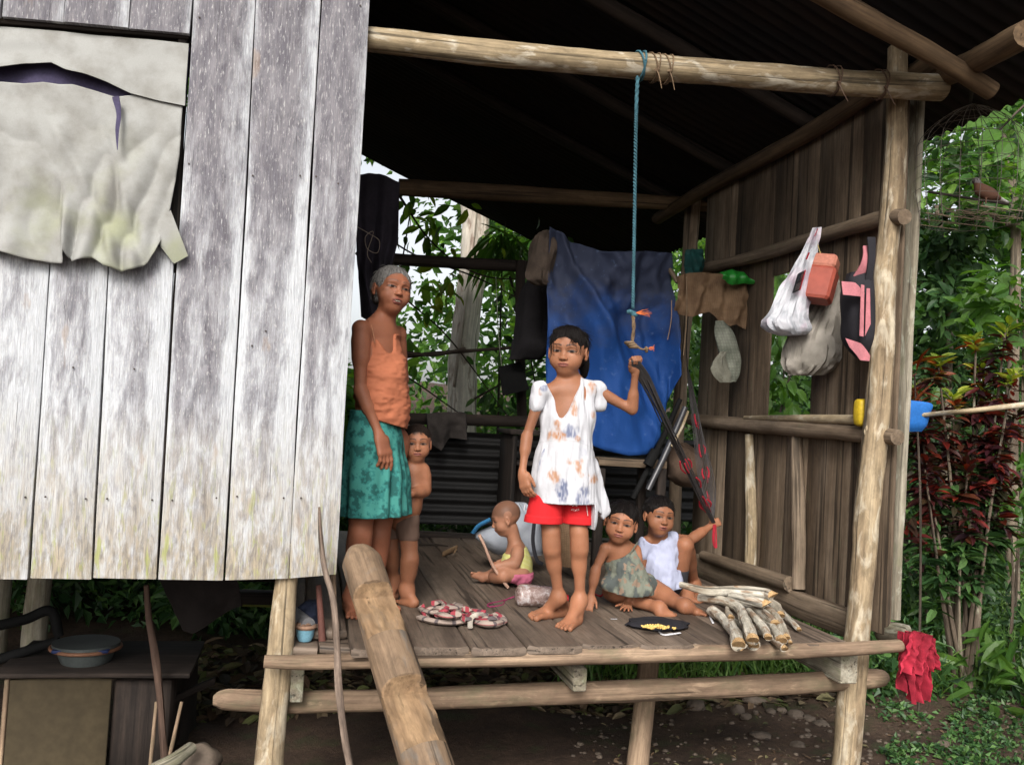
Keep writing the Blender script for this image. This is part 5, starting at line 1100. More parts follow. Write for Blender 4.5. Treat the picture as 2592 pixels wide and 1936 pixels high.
# ================================================================= boy in the pale shirt
yo = 3.93
o_ = fig('sitting boy in pale lavender shirt gripping the hammock strings', onfloor(1690, 1510))
HO = hframe(1668, 1306, yo-.04, .192, .42, .02, .10)
S1, S2 = J(1634, 1372, yo), J(1702, 1364, yo+.02); H1, H2 = J(1660, 1478, yo+.06), J(1706, 1480, yo+.06)
B = bodyfield([S1, S2, H1, H2, onfloor(1800, 1520), HO.w((0, 0, .6)), J(1830, 1300, yo+.12), J(1600, 1500, yo-.12)], .06, HO, .0035)
fo = nrm(nrm(tocam(S1)*[1, 1, 0])+np.array([.25, 0, 0])); add_torso(B, S1, S2, H1, H2, fo, .074, .070, .076, .78, neck=HO.w((0, -.06, -.34)), nr=.029, tr=.025, k=.025); add_head(B, HO, child=1., mouth=.02)
limbs(B, [S1, J(1622, 1440, yo), J(1640, 1490, yo-.03)], [.027, .021, .016])
E2, W2 = J(1748, 1366, yo+.06), J(1800, 1330, yo+.10); limbs(B, [S2, E2, W2], [.028, .022, .0165], bulge=[(1, .35, .021, (0, 0, 0))])
add_hand(B, W2, J(1828, 1316, yo+.10)-W2, np.array([.1, .9, -.3]), np.array([-.3, 0, 1]), .098, curl=(1.15, 1.2, 1.25, 1.3), thumb=(.4, .7))
K2, A2 = J(1734, 1380, yo-.02), onfloor(1762, 1500)+[0, .03, .04]; limbs(B, [H2, K2, A2], [.058, .040, .026], .014, [(1, .3, .040, (0, .015, 0))]); add_foot(B, A2, None, onfloor(1775, 1518), L=.15, side=-1, w=.4, ra=.026)
K1, A1 = onfloor(1668, 1498)+[0, 0, .05], onfloor(1738, 1518)+[0, 0, .03]; limbs(B, [H1, K1, A1], [.052, .042, .025], .014); add_foot(B, A1, onfloor(1728, 1520), onfloor(1778, 1528), side=1, w=.36, ra=.024)
SKO = (.245, .106, .057); meshfield('body', B, SKIN, o_, skinfn(HO, SKO, look=(.35, 0), mouth=.02))
ho_ = hair_cap(o_, HO, HB, front=(0, .60, -.05), fr=(.44, .46, .42), low=-.20, grow=.014, amp=.008)
def osh(B):
    add_torso(B, S1, S2, H1, H2, fo, .083, .082, .090, .88, tr=.031, k=.025)
    B.cone(S2, J(1716, 1384, yo+.03), .036, .040, .015); B.cone(S1, J(1624, 1400, yo), .034, .036, .015); B.cone(J(1672, 1440, yo), J(1680, 1482, yo), .088, .096, .02, (fo, .85))
    for t2 in np.linspace(0, 1, 5): p = J(1664, 1352, yo-.09)*(1-t2)+J(1673, 1385, yo-.09)*t2; B.cone(p, p+[0, .10 if t2 < .5 else .035, 0], .038*(1-t2)+.010, .038*(1-t2)+.010, .006, op='sub')
    B.plane(J(1680, 1490, yo), np.array([.2, 0, -1.]), .004); B.plane(J(1724, 1396, yo+.03), nrm(np.array([1., 0, -.8])), .004, lo=J(1700, 1440, yo)-[0, .2, 0], hi=J(1780, 1330, yo)+[0, .2, 0])
garment('shirt', o_, *bbox([S1, S2, H1, H2, J(1740, 1400, yo)], .13), osh, plaincol((.36, .38, .50)), disp=wrinkle(J(1680, 1430, yo), 22, .010, 12), h=.003)
def obs(B): B.cone(H1, H2, .062, .062, .02); B.cone(H2, H2*.6+K2*.4, .062, .052, .01); B.cone(H1, H1*.6+K1*.4, .06, .05, .01)
garment('shorts', o_, *bbox([H1, H2, K2], .08), obs, plaincol((.03, .03, .035)), h=.004)

fuzz(hair, Hg, HB, 340, .20, .016, .30, .0009, -.3, .04, 2, .2); fuzz(hw_, HW, HG, 120, .16, .016, .30, .0008, -.25, .06, 3, .15); fuzz(hk_, HK, HB, 380, .20, .020, .24, .0010, -.3, .07, 4, .2)
fuzz(ho_, HO, HB, 420, .10, .018, .27, .0009, -.18, .2, 5); fuzz(ht_, HT, HS, 260, .06, .008, .30, .0007, -.15, .3, 6)
# ================================================================= the notched log ladder
SKINWOOD = wood('freshly_hewn_log', (.10, .060, .033), (.23, .145, .080), (.34, .225, .125), .55, (.18, .125, .08), .60, .5, .7, streak=18, mott=.5)
AGED = wood('aged_hewn_log', (.07, .046, .030), (.170, .113, .070), (.27, .185, .118), .55, (.14, .12, .10), .58, .6, .8, streak=18, mott=.55)
lt = empty('log_ladder', P(1150, 2300, z=0.05), 'single hewn log with carved notch steps leaning on the deck edge', 'ladder')
def ladder():
    yA, yB = FY-.02, FY-.62; a = P(905, 1388, y=yA); e = P(1080, 1936, y=yB+.0); b = a+(e-a)*1.35; ax = nrm(b-a); L = np.linalg.norm(b-a)
    n = 320; seg = 44; V = []; LC = []; cutr = []; s2 = nrm(np.cross(ax, [0, 1, 0])); s2 = s2 if s2[0] > 0 else -s2; f = np.cross(ax, s2); f = f if f[1] < 0 else -f; f, s2 = nrm(f*.90+s2*.43), nrm(s2*.90-f*.43)
    notch = [(.19, .20), (.56, .23), (.95, .23)]        # start of each step and its run, metres along
    for i in range(n):
        s = L*i/(n-1); r = .069+.012*s; r *= min(1, .45+(s/.06)**.6*.55) if s < .06 else 1
        th = np.arange(seg)/seg*2*math.pi; x, y = np.cos(th)*r*1.02, np.sin(th)*r*.82
        lim = r*.82
        for (st, run) in notch:
            if st < s < st+run: t = (s-st)/run; dd_ = .95*min(1, t/.16)**.7 if t < .16 else .95-.50*((t-.16)/.84); lim = min(lim, r*.82*(1-dd_)); cutr.append(i)
        edge = np.minimum(y, lim+.004*fbm(np.stack([x*40, 0*x+s*20, 0*x], 1), 2)); bump = 1+.05*fbm(np.stack([np.cos(th)*1.5, np.sin(th)*1.5, 0*th+s*4], 1), 3)
        c = a+ax*s; V.append(c+np.outer(x*bump, s2)+np.outer(edge, f)); LC.append(np.stack([x, edge, 0*x+s], 1))
    F = [(i*seg+j, (i+1)*seg+j, (i+1)*seg+(j+1) % seg, i*seg+(j+1) % seg) for i in range(n-1) for j in range(seg)]+[tuple(range(seg)), tuple((n-1)*seg+j for j in range(seg-1, -1, -1))]
    V = np.concatenate(V); LC = np.concatenate(LC); o = mesh('log', V, F, AGED, lt, True, LC); o.data.materials.append(SKINWOOD); cs = set(cutr)
    for k, pg in enumerate(o.data.polygons):
        i_, j_ = divmod(k, seg)
        if i_ in cs and LC[i_*seg+j_, 1] > -.01+0*1 and abs(LC[i_*seg+j_, 1]-max(LC[i_*seg:(i_+1)*seg, 1])) < .012: pg.material_index = 1
    o.data.set_sharp_from_angle(angle=math.radians(38)) if hasattr(o.data, 'set_sharp_from_angle') else None; return a, ax, s2, f
la, lax, ls, lf = ladder()
def top(name, label, cat, parts, group=None, base=None):
    """a thing made of several part meshes: parts = [(name, (V, F, LC) or MB, material)]"""
    allv = np.concatenate([np.concatenate(g.V) if isinstance(g, MB) else np.asarray(g[0]) for _, g, _ in parts]); b = base if base is not None else [(allv[:, 0].min()+allv[:, 0].max())/2, (allv[:, 1].min()+allv[:, 1].max())/2, allv[:, 2].min()]
    t = empty(name, b, label, cat, group); r = []
    for nm, g_, m in parts: r.append(g_.out(nm, m, t) if isinstance(g_, MB) else mesh(nm, g_[0], g_[1], m, t, True, g_[2]))
    return t, r
def one(name, label, cat, g_, m, group=None, smooth=True):
    o = g_.out(name, m, None, smooth) if isinstance(g_, MB) else mesh(name, g_[0], g_[1], m, None, smooth, g_[2]); return tag(o, label, cat, group)
def T(pts, r, **k): return tube(MB(), pts, r, **k)
# leaning crooked branch
yq = FY-.10; one('leaning_branch', 'thin crooked bare branch leaning against the white planks left of the log ladder', 'branch',
    T([P(808, 1283, y=yq), P(812, 1360, y=yq), P(822, 1440, y=yq-.02), P(845, 1530, y=yq-.05), P(853, 1630, y=yq-.09), P(858, 1740, y=yq-.13), P(872, 1860, y=yq-.17), P(890, 1960, y=yq-.2), P(905, 2120, y=yq-.28)], [.004, .008, .010, .012, .0105, .0118, .013, .0125, .013], seg=12, n=80, bump=.16, seed=4), wood('grey_branch_bark', (.06, .042, .034), (.15, .11, .085), (.27, .205, .16), 1.6, streak=18, mott=.6))
# ================================================================= window cloth
def curtcol(name, c, c2):
    t = NT(name); v = t.n('TexCoord').outputs['Object']; n = t.noise(v, 9, 5, .6); f = t.noise(v, 420, 2); g = t.noise(v, 4, 3)
    col = t.mix(t.ramp(n, [(.40, 0.), (.70, 1.)]), c, c2); z = t.n('SeparateXYZ', {0: v}).outputs[2]
    col = t.mix(t.math('MULTIPLY', t.math('MULTIPLY', t.ramp(g, [(.50, 0.), (.66, 1.)]), .5), t.n('MapRange', {0: z, 1: 2.5, 2: 2.15, 3: 0., 4: 1.}).outputs[0]), col, (.26, .28, .13))
    col = t.mix(.25, col, t.ramp(f, [(.3, .7), (.7, 1.2)]), 'MULTIPLY'); return t.bsdf(col, .9, t.math('ADD', n, t.math('MULTIPLY', f, .4)), .3, .003)
MC = curtcol('stained_grey_canvas', (.30, .30, .285), (.205, .198, .18)); MP_ = plain('dark_purple_lining', (.050, .042, .085), .85, .3)
yc_ = FY-.035
def cdisp(u, v):
    a = .020*math.sin(u*17+3*math.sin(v*3+u*5))*v+.012*math.sin(u*41+v*9)*v*v+.010*math.sin((u*9-v*11))*v+.022*math.exp(-((u-.80+.35*(1-v))/.025)**2)*v+.02*math.exp(-((u-.66-.22*v)/.02)**2)*v+.018*math.exp(-((u-.56-.05*v)/.03)**2)*v-.012*math.exp(-((u-.37+.12*(1-v))/.05)**2)*v
    a += .010*vnoise(np.array([[u*6, v*5, 1.]]))[0]*(v+.2); return np.array([0, -abs(a)*1.1-.004*v-.014*max(0, v-.85)/.15*(.6+.4*math.sin(u*9)), 0])
main = patch([(-260, 215), (-60, 205), (5, 208), (60, 212), (110, 208), (150, 214), (185, 214), (240, 230), (285, 244), (292, 246), (345, 240), (400, 255), (462, 268)], [(-260, 660), (-20, 634), (5, 640), (60, 655), (165, 672), (168, 640), (185, 665), (238, 655), (270, 676), (310, 690), (345, 686), (375, 670), (395, 640), (418, 600)], lambda u, v: yc_+.03*(1-v), 150, 90, .003, cdisp, mids=[[(-260, 400), (5, 395), (100, 400), (200, 400), (292, 395), (370, 400), (455, 400)]])
val = patch([(-260, 40), (0, 66), (200, 84), (478, 112)], [(-260, 150), (0, 172), (60, 160), (130, 158), (165, 176), (215, 188), (270, 208), (330, 236), (400, 254), (468, 268)], lambda u, v: FY+.012-.03*v, 70, 20, .003, lambda u, v: np.array([0, .006*vnoise(np.array([[u*9, v*3, 4.]]))[0]-.008*v*abs(math.sin(u*7)), 0]))
lin = patch([(-260, 60), (480, 120)], [(-260, 640), (440, 640)], lambda u, v: FY+.03-.0*v, 30, 30, .002, lambda u, v: np.array([0, .008*math.sin(u*20+v*6), 0]))
flap = patch([(398, 560), (432, 532)], [(405, 622), (440, 668), (476, 648)], lambda u, v: yc_-.01-.012*math.sin(v*3), 16, 16, .003)
slit = patch([(290, 244), (306, 238)], [(296, 395), (297, 395)], yc_-.013, 6, 20, .001)
ct, parts = top('window_cloth', 'stained grey canvas cloth hanging over the window of the plank wall', 'curtain', [('drape', main, MC), ('valance', val, MC), ('lining', lin, MP_), ('corner_flap', flap, MC)])
hole = MB(); tube(hole, [P(292, 246, y=yc_-.008), P(300, 290, y=yc_-.022), P(296, 330, y=yc_-.03), P(297, 380, y=yc_-.036)], [.012, .008, .006, .001], seg=8, n=20, flat=.3, bump=.3); hole.out('torn_seam', MP_, parts[0])
# ================================================================= rope, ties
RB = plain('blue_green_rope', (.045, .12, .15), .85, .35, 80, .4); RO = plain('frayed_brown_rope', (.15, .10, .06), .9, .4, 80, .4); RF = plain('orange_frayed_strand', (.50, .13, .04), .8, .3, 60); WIRE = plain('rusty_wire', (.10, .06, .04), .6, .3)
yr = FY-.045; rt = MB()
def twist(mb, pts, r, n, turns):
    c = crom(pts, n); L = np.linalg.norm(np.diff(c, axis=0), axis=1).sum()
    for q in (0, 1):
        th = np.linspace(0, turns*6.283, n)+q*math.pi; tube(mb, c+np.stack([np.cos(th)*r*.55, np.sin(th)*r*.55, 0*th], 1), [r*.62]*n, seg=6, raw=True)
def wrap(mb, c, ax, R, r, n=14, tilt=0.):
    ax = nrm(ax); u = nrm(np.cross(ax, [0, 0, 1] if abs(ax[2]) < .95 else [0, 1., 0])); v = np.cross(ax, u); th = np.linspace(0, 6.283, n); tube(mb, [np.asarray(c)+u*R*math.cos(a)+v*R*math.sin(a)+ax*tilt*math.sin(a) for a in th], [r]*n, seg=6, raw=True)
yrp = FY+.01; bx = nrm(P(1900, 191, y=yrp)-P(1300, 141, y=yrp))
for k in range(2): wrap(rt, P(1617+k*5, 168, y=yrp), bx, .057, .0045, tilt=.01*(-1)**k)
twist(rt, [P(1614, 195, y=yrp-.056), P(1610, 300, y=yrp-.04), P(1606, 560, y=3.33), P(1602, 780, y=3.36)], .0072, 200, 46)
kn = MB()
for k in range(3): blob(kn, P(1600+k*6-6, 790+k*3, y=3.36), (.014, .012, .010), seed=k, bump=.4, seg=10)
lw = MB(); twist(lw, [P(1602, 795, y=3.36), P(1604, 830, y=3.365), P(1600, 868, y=3.37)], .0075, 40, 9)
for k in range(3): wrap(lw, P(1594+k*5, 868+k*5, y=3.37), (.3, .2, 1), .017, .0065, tilt=.006)
twist(lw, [P(1608, 874, y=3.365), P(1625, 884, y=3.35), P(1640, 882, y=3.35)], .006, 20, 5); wrap(lw, P(1636, 885, y=3.35), (1, 0, .2), .009, .005)
fr_ = MB()
for k in range(10): q = P(1610, 792, y=3.35); tube(fr_, [q, q+np.array([.02+.015*RNG.random(), -.01, .008*RNG.normal()]), q+np.array([.045+.02*RNG.random(), -.015, .012*RNG.normal()])], [.0013, .001, .0006], seg=4, n=6)
fr2 = MB()
for k in range(7): q = P(1641, 882, y=3.35); tube(fr2, [q, q+np.array([.014, 0, .004*RNG.normal()]), q+np.array([.026, -.0, .007*RNG.normal()])], [.0018, .0014, .0008], seg=4, n=5)
top('hanging_rope', 'blue rope tied round the front beam, knotted to a brown end above the raised hand', 'rope', [('rope', rt, RB), ('knot', kn, RB), ('brown_rope_end', lw, RO), ('frayed_strands', fr_, RF), ('frayed_strands', fr2, RF)])
for (px, py, lb) in [(1650, 172, 'brown twine wound on the front beam just right of the blue rope'), (1682, 176, 'pair of twine loops on the front beam with a hanging end'), (2104, 205, 'twisted wire bound round the front beam near its right end'), (2222, 215, 'wire and cord crossing over the front beam at the post')]:
    mb = MB(); c = P(px, py, y=yrp)
    for k in range(2): wrap(mb, c+bx*.012*k, bx, .0575 if px < 2000 else .062, .003, tilt=.012*(-1)**k)
    e = c+np.array([0, -.055, -.03]); tube(mb, [e, e+[.008, -.01, -.03], e+[.02+.02*(px > 2000), -.01, -.075]], [.003, .0025, .0015], seg=5, n=8); blob(mb, e, (.010, .008, .008), seed=px, bump=.4, seg=8)
    one('beam_tie', lb, 'cord', mb, RO if px < 2000 else WIRE, 'ties round the front beam')
# ================================================================= blue tarpaulin
def tarpmat():
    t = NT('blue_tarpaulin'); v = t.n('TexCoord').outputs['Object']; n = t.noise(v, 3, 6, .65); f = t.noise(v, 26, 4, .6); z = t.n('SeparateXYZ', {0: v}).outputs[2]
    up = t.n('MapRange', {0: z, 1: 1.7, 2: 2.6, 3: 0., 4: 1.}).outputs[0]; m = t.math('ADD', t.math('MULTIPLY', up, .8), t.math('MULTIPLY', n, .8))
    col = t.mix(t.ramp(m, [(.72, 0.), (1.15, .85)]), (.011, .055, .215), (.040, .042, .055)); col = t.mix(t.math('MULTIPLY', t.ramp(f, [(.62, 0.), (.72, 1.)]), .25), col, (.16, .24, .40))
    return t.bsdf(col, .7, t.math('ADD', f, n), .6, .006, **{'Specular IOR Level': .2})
yt_ = 4.85
def td(u, v):
    a = .05*math.sin(u*9+2*v)+.03*math.sin(u*21-v*5)*(v+.2)+.022*fbm(np.array([[u*9+v*4, v*7-u*3, 7.]]), 2)[0]*1.3+.05*math.sin((u+v)*6)*(1-v)+.02*vnoise(np.array([[u*12, v*9, 3.]]))[0]
    a += -.07*math.exp(-((u-v*.55-.12)/.05)**2)*.8+.05*math.exp(-((u-v*.3-.45)/.06)**2)
    return np.array([0, a, 0])
tp = patch([(1394, 572), (1420, 580), (1460, 605), (1540, 640), (1600, 642), (1650, 636), (1706, 640)], [(1385, 1115), (1470, 1118), (1540, 1142), (1590, 1153), (1640, 1150), (1665, 1140), (1690, 1040), (1712, 950)], yt_, 80, 60, .003, td, mids=[[(1392, 800), (1450, 805), (1560, 800), (1640, 800), (1710, 800)]])
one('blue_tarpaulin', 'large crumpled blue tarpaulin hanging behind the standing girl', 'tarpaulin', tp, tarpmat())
# bench plank under it, dark shelf at the back, dark things hanging
mb = MB(); board(mb, P(1490, 1164, y=4.95), P(1660, 1172, y=4.95), (0, .35, 0), (0, 0, .045), n=6, wob=.006, seed=3); l1 = MB()
for (px, yy) in ((1500, 4.8), (1650, 4.8), (1505, 5.1), (1650, 5.1)): q = P(px, 1168, y=4.95); board(l1, (q[0], yy, DECK), (q[0], yy, q[2]-.03), (.05, 0, 0), (0, .05, 0), n=2)
bt, _ = top('low_bench', 'rough brown wooden bench below the blue tarpaulin', 'bench', [('seat', mb, M['side'])])
for (px, yy) in ((1500, 4.8), (1650, 4.8), (1505, 5.1), (1650, 5.1)):
    q = P(px, 1168, y=4.95); l = MB(); board(l, (q[0], yy, DECK), (q[0], yy, q[2]-.03), (.05, 0, 0), (0, .05, 0), n=2); l.out('leg', M['darkwood'], bt)
DK = plain('dark_stained_cloth', (.018, .016, .018), .9, .4, 20); DKP = plain('sooty_black_board', (.008, .008, .008), .8, .3, spec=.1)
q0, q1 = P(1280, 1085, y=5.35), P(1420, 1320, y=5.35); mt = MB(); boxm(mt, (q0[0], 5.2, q0[2]-.03), (q0[0]+.5, 5.6, q0[2])); ms = MB(); ms2 = MB()
boxm(ms, (q0[0]+.02, 5.22, DECK), (q0[0]+.05, 5.58, q0[2]-.032)); boxm(ms2, (q0[0]+.45, 5.22, DECK), (q0[0]+.48, 5.58, q0[2]-.032)); m2 = MB(); boxm(m2, (q0[0]+.053, 5.23, q0[2]-.22), (q0[0]+.447, 5.57, q0[2]-.20)); m3 = MB(); boxm(m3, (q0[0]+.053, 5.55, DECK), (q0[0]+.447, 5.575, q0[2]-.225))
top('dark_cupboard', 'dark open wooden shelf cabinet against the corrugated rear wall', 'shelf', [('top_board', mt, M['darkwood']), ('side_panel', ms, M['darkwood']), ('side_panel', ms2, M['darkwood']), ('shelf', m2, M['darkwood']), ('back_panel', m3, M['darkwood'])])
fold = lambda a=.03, f=14: (lambda u, v: np.array([0, a*math.sin(u*f+v*2)*(.3+v)+a*.6*vnoise(np.array([[u*7, v*6, f]]))[0], 0]))
one('dark_garment', 'dark cloth hanging at the rear left corner above the grey haired woman', 'cloth', patch([(900, 442), (960, 440), (1010, 462)], [(915, 800), (975, 845), (992, 700)], 4.7, 30, 40, .01, fold(.03, 16), mids=[[(905, 600), (950, 600), (1004, 610)], [(908, 700), (950, 700), (985, 690)]]), plain('black_purple_cloth', (.022, .018, .026), .9, .4, 20))
one('dangling_string', 'pale loop of thin cord hanging on the dark cloth', 'cord', T([P(905, 575, y=4.6), P(935, 592, y=4.6), P(960, 610, y=4.6), (P(955, 640, y=4.6)), P(930, 630, y=4.6), P(925, 600, y=4.6), P(945, 588, y=4.6), P(930, 640, y=4.6), P(940, 665, y=4.6)], [.0022]*9, seg=5, n=60), plain('pale_cord', (.20, .16, .13), .8))
one('dark_hat', 'black rounded hat or bag hanging on the dark rear upright', 'hat', loft([(700, 1345, 1360, .06), (730, 1322, 1384, .16), (790, 1312, 1396, .2), (850, 1300, 1392, .22), (880, 1296, 1400, .2), (910, 1290, 1372, .08)], 5.5, wr=.02, seed=5), DK)
one('brown_sack', 'small brown crumpled sack tied up beside the top of the blue tarpaulin', 'sack', loft([(585, 1372, 1388, .05), (610, 1350, 1400, .14), (660, 1340, 1398, .18), (705, 1342, 1394, .14), (722, 1362, 1392, .06)], 4.95, wr=.03, seed=6), plain('brown_sacking', (.075, .055, .042), .9, .4, 50, .4))
mb = MB(); board(mb, P(1292, 968, y=5.6), P(1304, 1002-.0, y=5.6)-[0, 0, .0], (0, 0, 0), (0, .02, 0)) if False else None
pan = patch([(1263, 928), (1318, 915)], [(1274, 1002), (1340, 985)], 5.6, 6, 6, .02); cordm = T([P(1255, 700, y=5.6), P(1262, 850, y=5.6), P(1270, 926, y=5.6)], [.003, .003, .003], seg=5, n=10)
top('hanging_board', 'small square black board hanging from a pale string at the back opening', 'board', [('board', pan, DKP), ('string', cordm, plain('pale_string', (.25, .27, .20), .8))])
one('draped_rag', 'dark ragged cloth draped over the rear rail above the corrugated sheet', 'cloth', patch([(1080, 1048), (1130, 1042), (1178, 1046)], [(1088, 1120), (1115, 1140), (1140, 1108), (1180, 1112)], BY-.18, 24, 16, .02, fold(.02, 9)), plain('grey_brown_rag', (.05, .042, .038), .95, .4, 40))
one('thin_pole', 'thin dark pole lying across the back opening behind the woman', 'pole', T([P(1000, 905, y=5.9), P(1120, 893, y=5.9), P(1330, 878, y=5.9)], [.016, .014, .010], seg=8, n=30, bump=.1, seed=3), TWIG)
one('thin_branch', 'short dark stick crossing the thin pole in the back opening', 'branch', T([P(1000, 890, y=5.8), P(1100, 898, y=5.8), P(1178, 882, y=5.8)], [.012, .012, .011], seg=8, n=20, bump=.1, seed=5), TWIG)
# poles / umbrella bundle and the brown lump leaning by the rear post
t = empty('folded_umbrella', (2.0, 4.9, DECK), 'dark folded umbrella and pipes leaning beside the rear post', 'umbrella')
for (a, b, r, m_) in [((1722, 1010), (1602, 1262), .018, DKP), ((1735, 1030), (1640, 1240), .020, plain('dark_metal_tube', (.04, .04, .045), .35, .2, spec=.5)), ((1742, 1040), (1700, 1130), .010, M['pole'])]: pole('shaft', [P(*a, y=4.75), P((a[0]+b[0])/2+3, (a[1]+b[1])/2, y=4.75), P(*b, y=4.72)], [r*.8, r, r*.9], m_, t, seg=10, n=12)
pole('runner', [P(1660, 1140, y=4.70), P(1640, 1178, y=4.70)], [.030, .032], DKP, t, seg=12)
one('clay_lump', 'brown mud daubed ball shaped nest low on the rear post', 'basket', loft([(1120, 1705, 1722, .05), (1150, 1688, 1768, .20), (1190, 1684, 1780, .26), (1215, 1700, 1768, .2), (1232, 1728, 1748, .08)], 4.95, wr=.03, seed=9, cap=True), plain('brown_mud', (.085, .055, .038), .95, .4, 30, .5))
# ================================================================= net hammock from the girl's hand down to the boy's hand and up to the rear post
HM = plain('grey_hammock_cord', (.05, .045, .045), .85, .3, 60); HR_ = plain('red_hammock_cord', (.30, .012, .025), .8, .3, 60)
ht = empty('net_hammock', (*P(1740, 1300, y=4.0)[:2], DECK), 'grey and red cord hammock stretched between the girl, the boy and the rear post', 'hammock')
A_, B_, C_ = P(1612, 914, y=yg-.12), P(1806, 1322, y=yo+.08), P(1740, 930, y=5.2)
mA = MB(); 
for k in range(16):
    u = (k-7.5)/7.5; m1 = A_+(B_-A_)*.35+np.array([.020*u, .01*math.sin(k), .012*math.cos(k*2)]); m2_ = A_+(B_-A_)*.75+np.array([.012*u, 0, .02*math.sin(k*1.7)])
    tube(mA, [A_+[-.012+.022*u, .0, 0], A_+(B_-A_)*.08+[.028*u-.004, 0, 0], m1*.6+A_*.4+[.010*u, 0, -.0], m1, m2_, B_+[.01*u, 0, 0]], [.0036, .0036, .0028, .0022, .0022, .002], seg=5, n=36)
mA.out('cord_bundle', HM, ht)
mB = MB()
for k in range(12):
    u = (k-5.5)/5.5; q = C_+(B_-C_)*.45+np.array([.03*u, .0, .02*math.sin(k)]); tube(mB, [C_, C_+(B_-C_)*.12+[.012*u, 0, 0], q, C_+(B_-C_)*.8+[.045*u, 0, .01*math.cos(k)], B_], [.0028, .0028, .0022, .002, .002], seg=5, n=30)
mB.out('cord_bundle', HM, ht)
for k in range(22):
    s = RNG.choice([.60, .72, .86, .90, .94]) if k < 12 else RNG.choice([.42, .60, .74, .86]); src = A_ if k < 12 else C_; c = src+(B_-src)*s; dd = nrm(B_-src); o = np.array([RNG.normal()*.014, RNG.normal()*.01, RNG.normal()*.012]); l = RNG.uniform(.03, .06)
    tube(MB(), [c+o-dd*l, c+o*1.5, c+o+dd*l], [.0042]*3, seg=5, n=10).out('red_cord', HR_, ht)
for k in range(3): tube(MB(), [B_+[.004*k, 0, -.01], B_+[.0+.006*k, 0, -.09], B_+[.014+.004*k, -.004, -.125], B_+[.02, 0, -.08], B_+[.012, 0, -.01]], [.0026]*5, seg=5, n=20).out('red_tail', HR_, ht)
pole('hammock_string', [C_, P(1738, 860, y=5.3), P(1750, 700, y=5.5)], [.004, .003, .003], HM, ht, seg=5, n=10)
# ================================================================= things hung on the side wall
def sideloft(rows, x, **k):
    """like loft but the bag hangs flat against the side wall plane x"""
    y0 = P((rows[0][1]+rows[0][2])/2, rows[0][0], x=x)[1]; return loft(rows, y0, **k)
def wovenmat(name, a, b, sc=260):
    t = NT(name); v = t.attr('lc'); w1 = t.n('TexWave', {'Vector': v, 'Scale': sc*.3, 'Distortion': 1.}, bands_direction='X').outputs['Fac']; w2 = t.n('TexWave', {'Vector': v, 'Scale': sc*.3, 'Distortion': 1.}, bands_direction='Z').outputs['Fac']
    n = t.noise(t.n('TexCoord').outputs['Object'], 12, 4); w = t.math('MULTIPLY', w1, w2); col = t.mix(t.ramp(n, [(.35, 0.), (.65, 1.)]), a, b); col = t.mix(.35, col, t.ramp(w, [(0., .55), (.6, 1.15)]), 'MULTIPLY'); return t.bsdf(col, .8, t.math('ADD', w, n), .4, .003)
SACK = wovenmat('woven_rice_sack', (.34, .31, .27), (.22, .20, .17)); BROWN = wovenmat('brown_burlap', (.24, .15, .085), (.15, .09, .05), 120)
ysk = P(2060, 800, x=WX-.10)[1]
one('woven_sack', 'bulging grey woven sack hanging lowest beside the gap in the side wall', 'sack', loft([(690, 2108, 2126, .03), (740, 2080, 2128, .09), (800, 2040, 2126, .14), (850, 2004, 2126, .18), (900, 1990, 2124, .20), (930, 1990, 2110, .17), (950, 2002, 2080, .08)], ysk, wr=.020, seed=3, n=40, vert=55, seg=48), SACK)
PLB = plain('thin_white_plastic', (.55, .55, .58), .35, .12, 30, .3, .5, trans=0.)
def bagmat():
    t = NT('thin_white_plastic_bag'); v = t.attr('lc'); n = t.noise(t.vscale(v, (60, 60, 8)), 1., 5, .6, .5); c = t.ramp(n, [(.35, (.40, .42, .46)), (.6, (.62, .62, .66))])
    g = t.noise(t.n('TexCoord').outputs['Object'], 7, 3); c = t.mix(t.math('MULTIPLY', t.ramp(g, [(.5, 0.), (.6, 1.)]), .35), c, (.55, .32, .42)); b = t.n('BsdfPrincipled', {'Base Color': c, 'Roughness': .35}); tr = t.n('BsdfTranslucent', {'Color': c})
    t.t.links.new(t.n('Bump', {'Height': n, 'Strength': .8, 'Distance': .008}).outputs[0], b.inputs['Normal']); mx = t.n('MixShader', {0: .3, 1: b.outputs[0], 2: tr.outputs[0]}); t.t.links.new(mx.outputs[0], t.out.inputs[0]); return t.m
ybg = ysk-.10
red = MB()
for (a, b, r) in [((2048, 640), (2041, 656), .004), ((2062, 598), (2070, 580), .0022)]: tube(red, [P(*a, y=ybg-.07), P(*b, y=ybg-.07)], [r, r], seg=6)
top('plastic_bag', 'white plastic carrier bag hanging by stretched handles from the side wall rail', 'bag', [('bag', loft([(576, 2062, 2072, .012), (620, 2040, 2068, .03), (680, 2008, 2058, .06), (740, 1975, 2052, .09), (790, 1950, 2040, .13), (815, 1932, 2046, .15), (835, 1944, 2050, .15), (848, 1975, 2035, .10)], ybg, wr=.014, seed=8, n=44, vert=60, seg=44), bagmat()), ('printed_mark', red, HR_)])
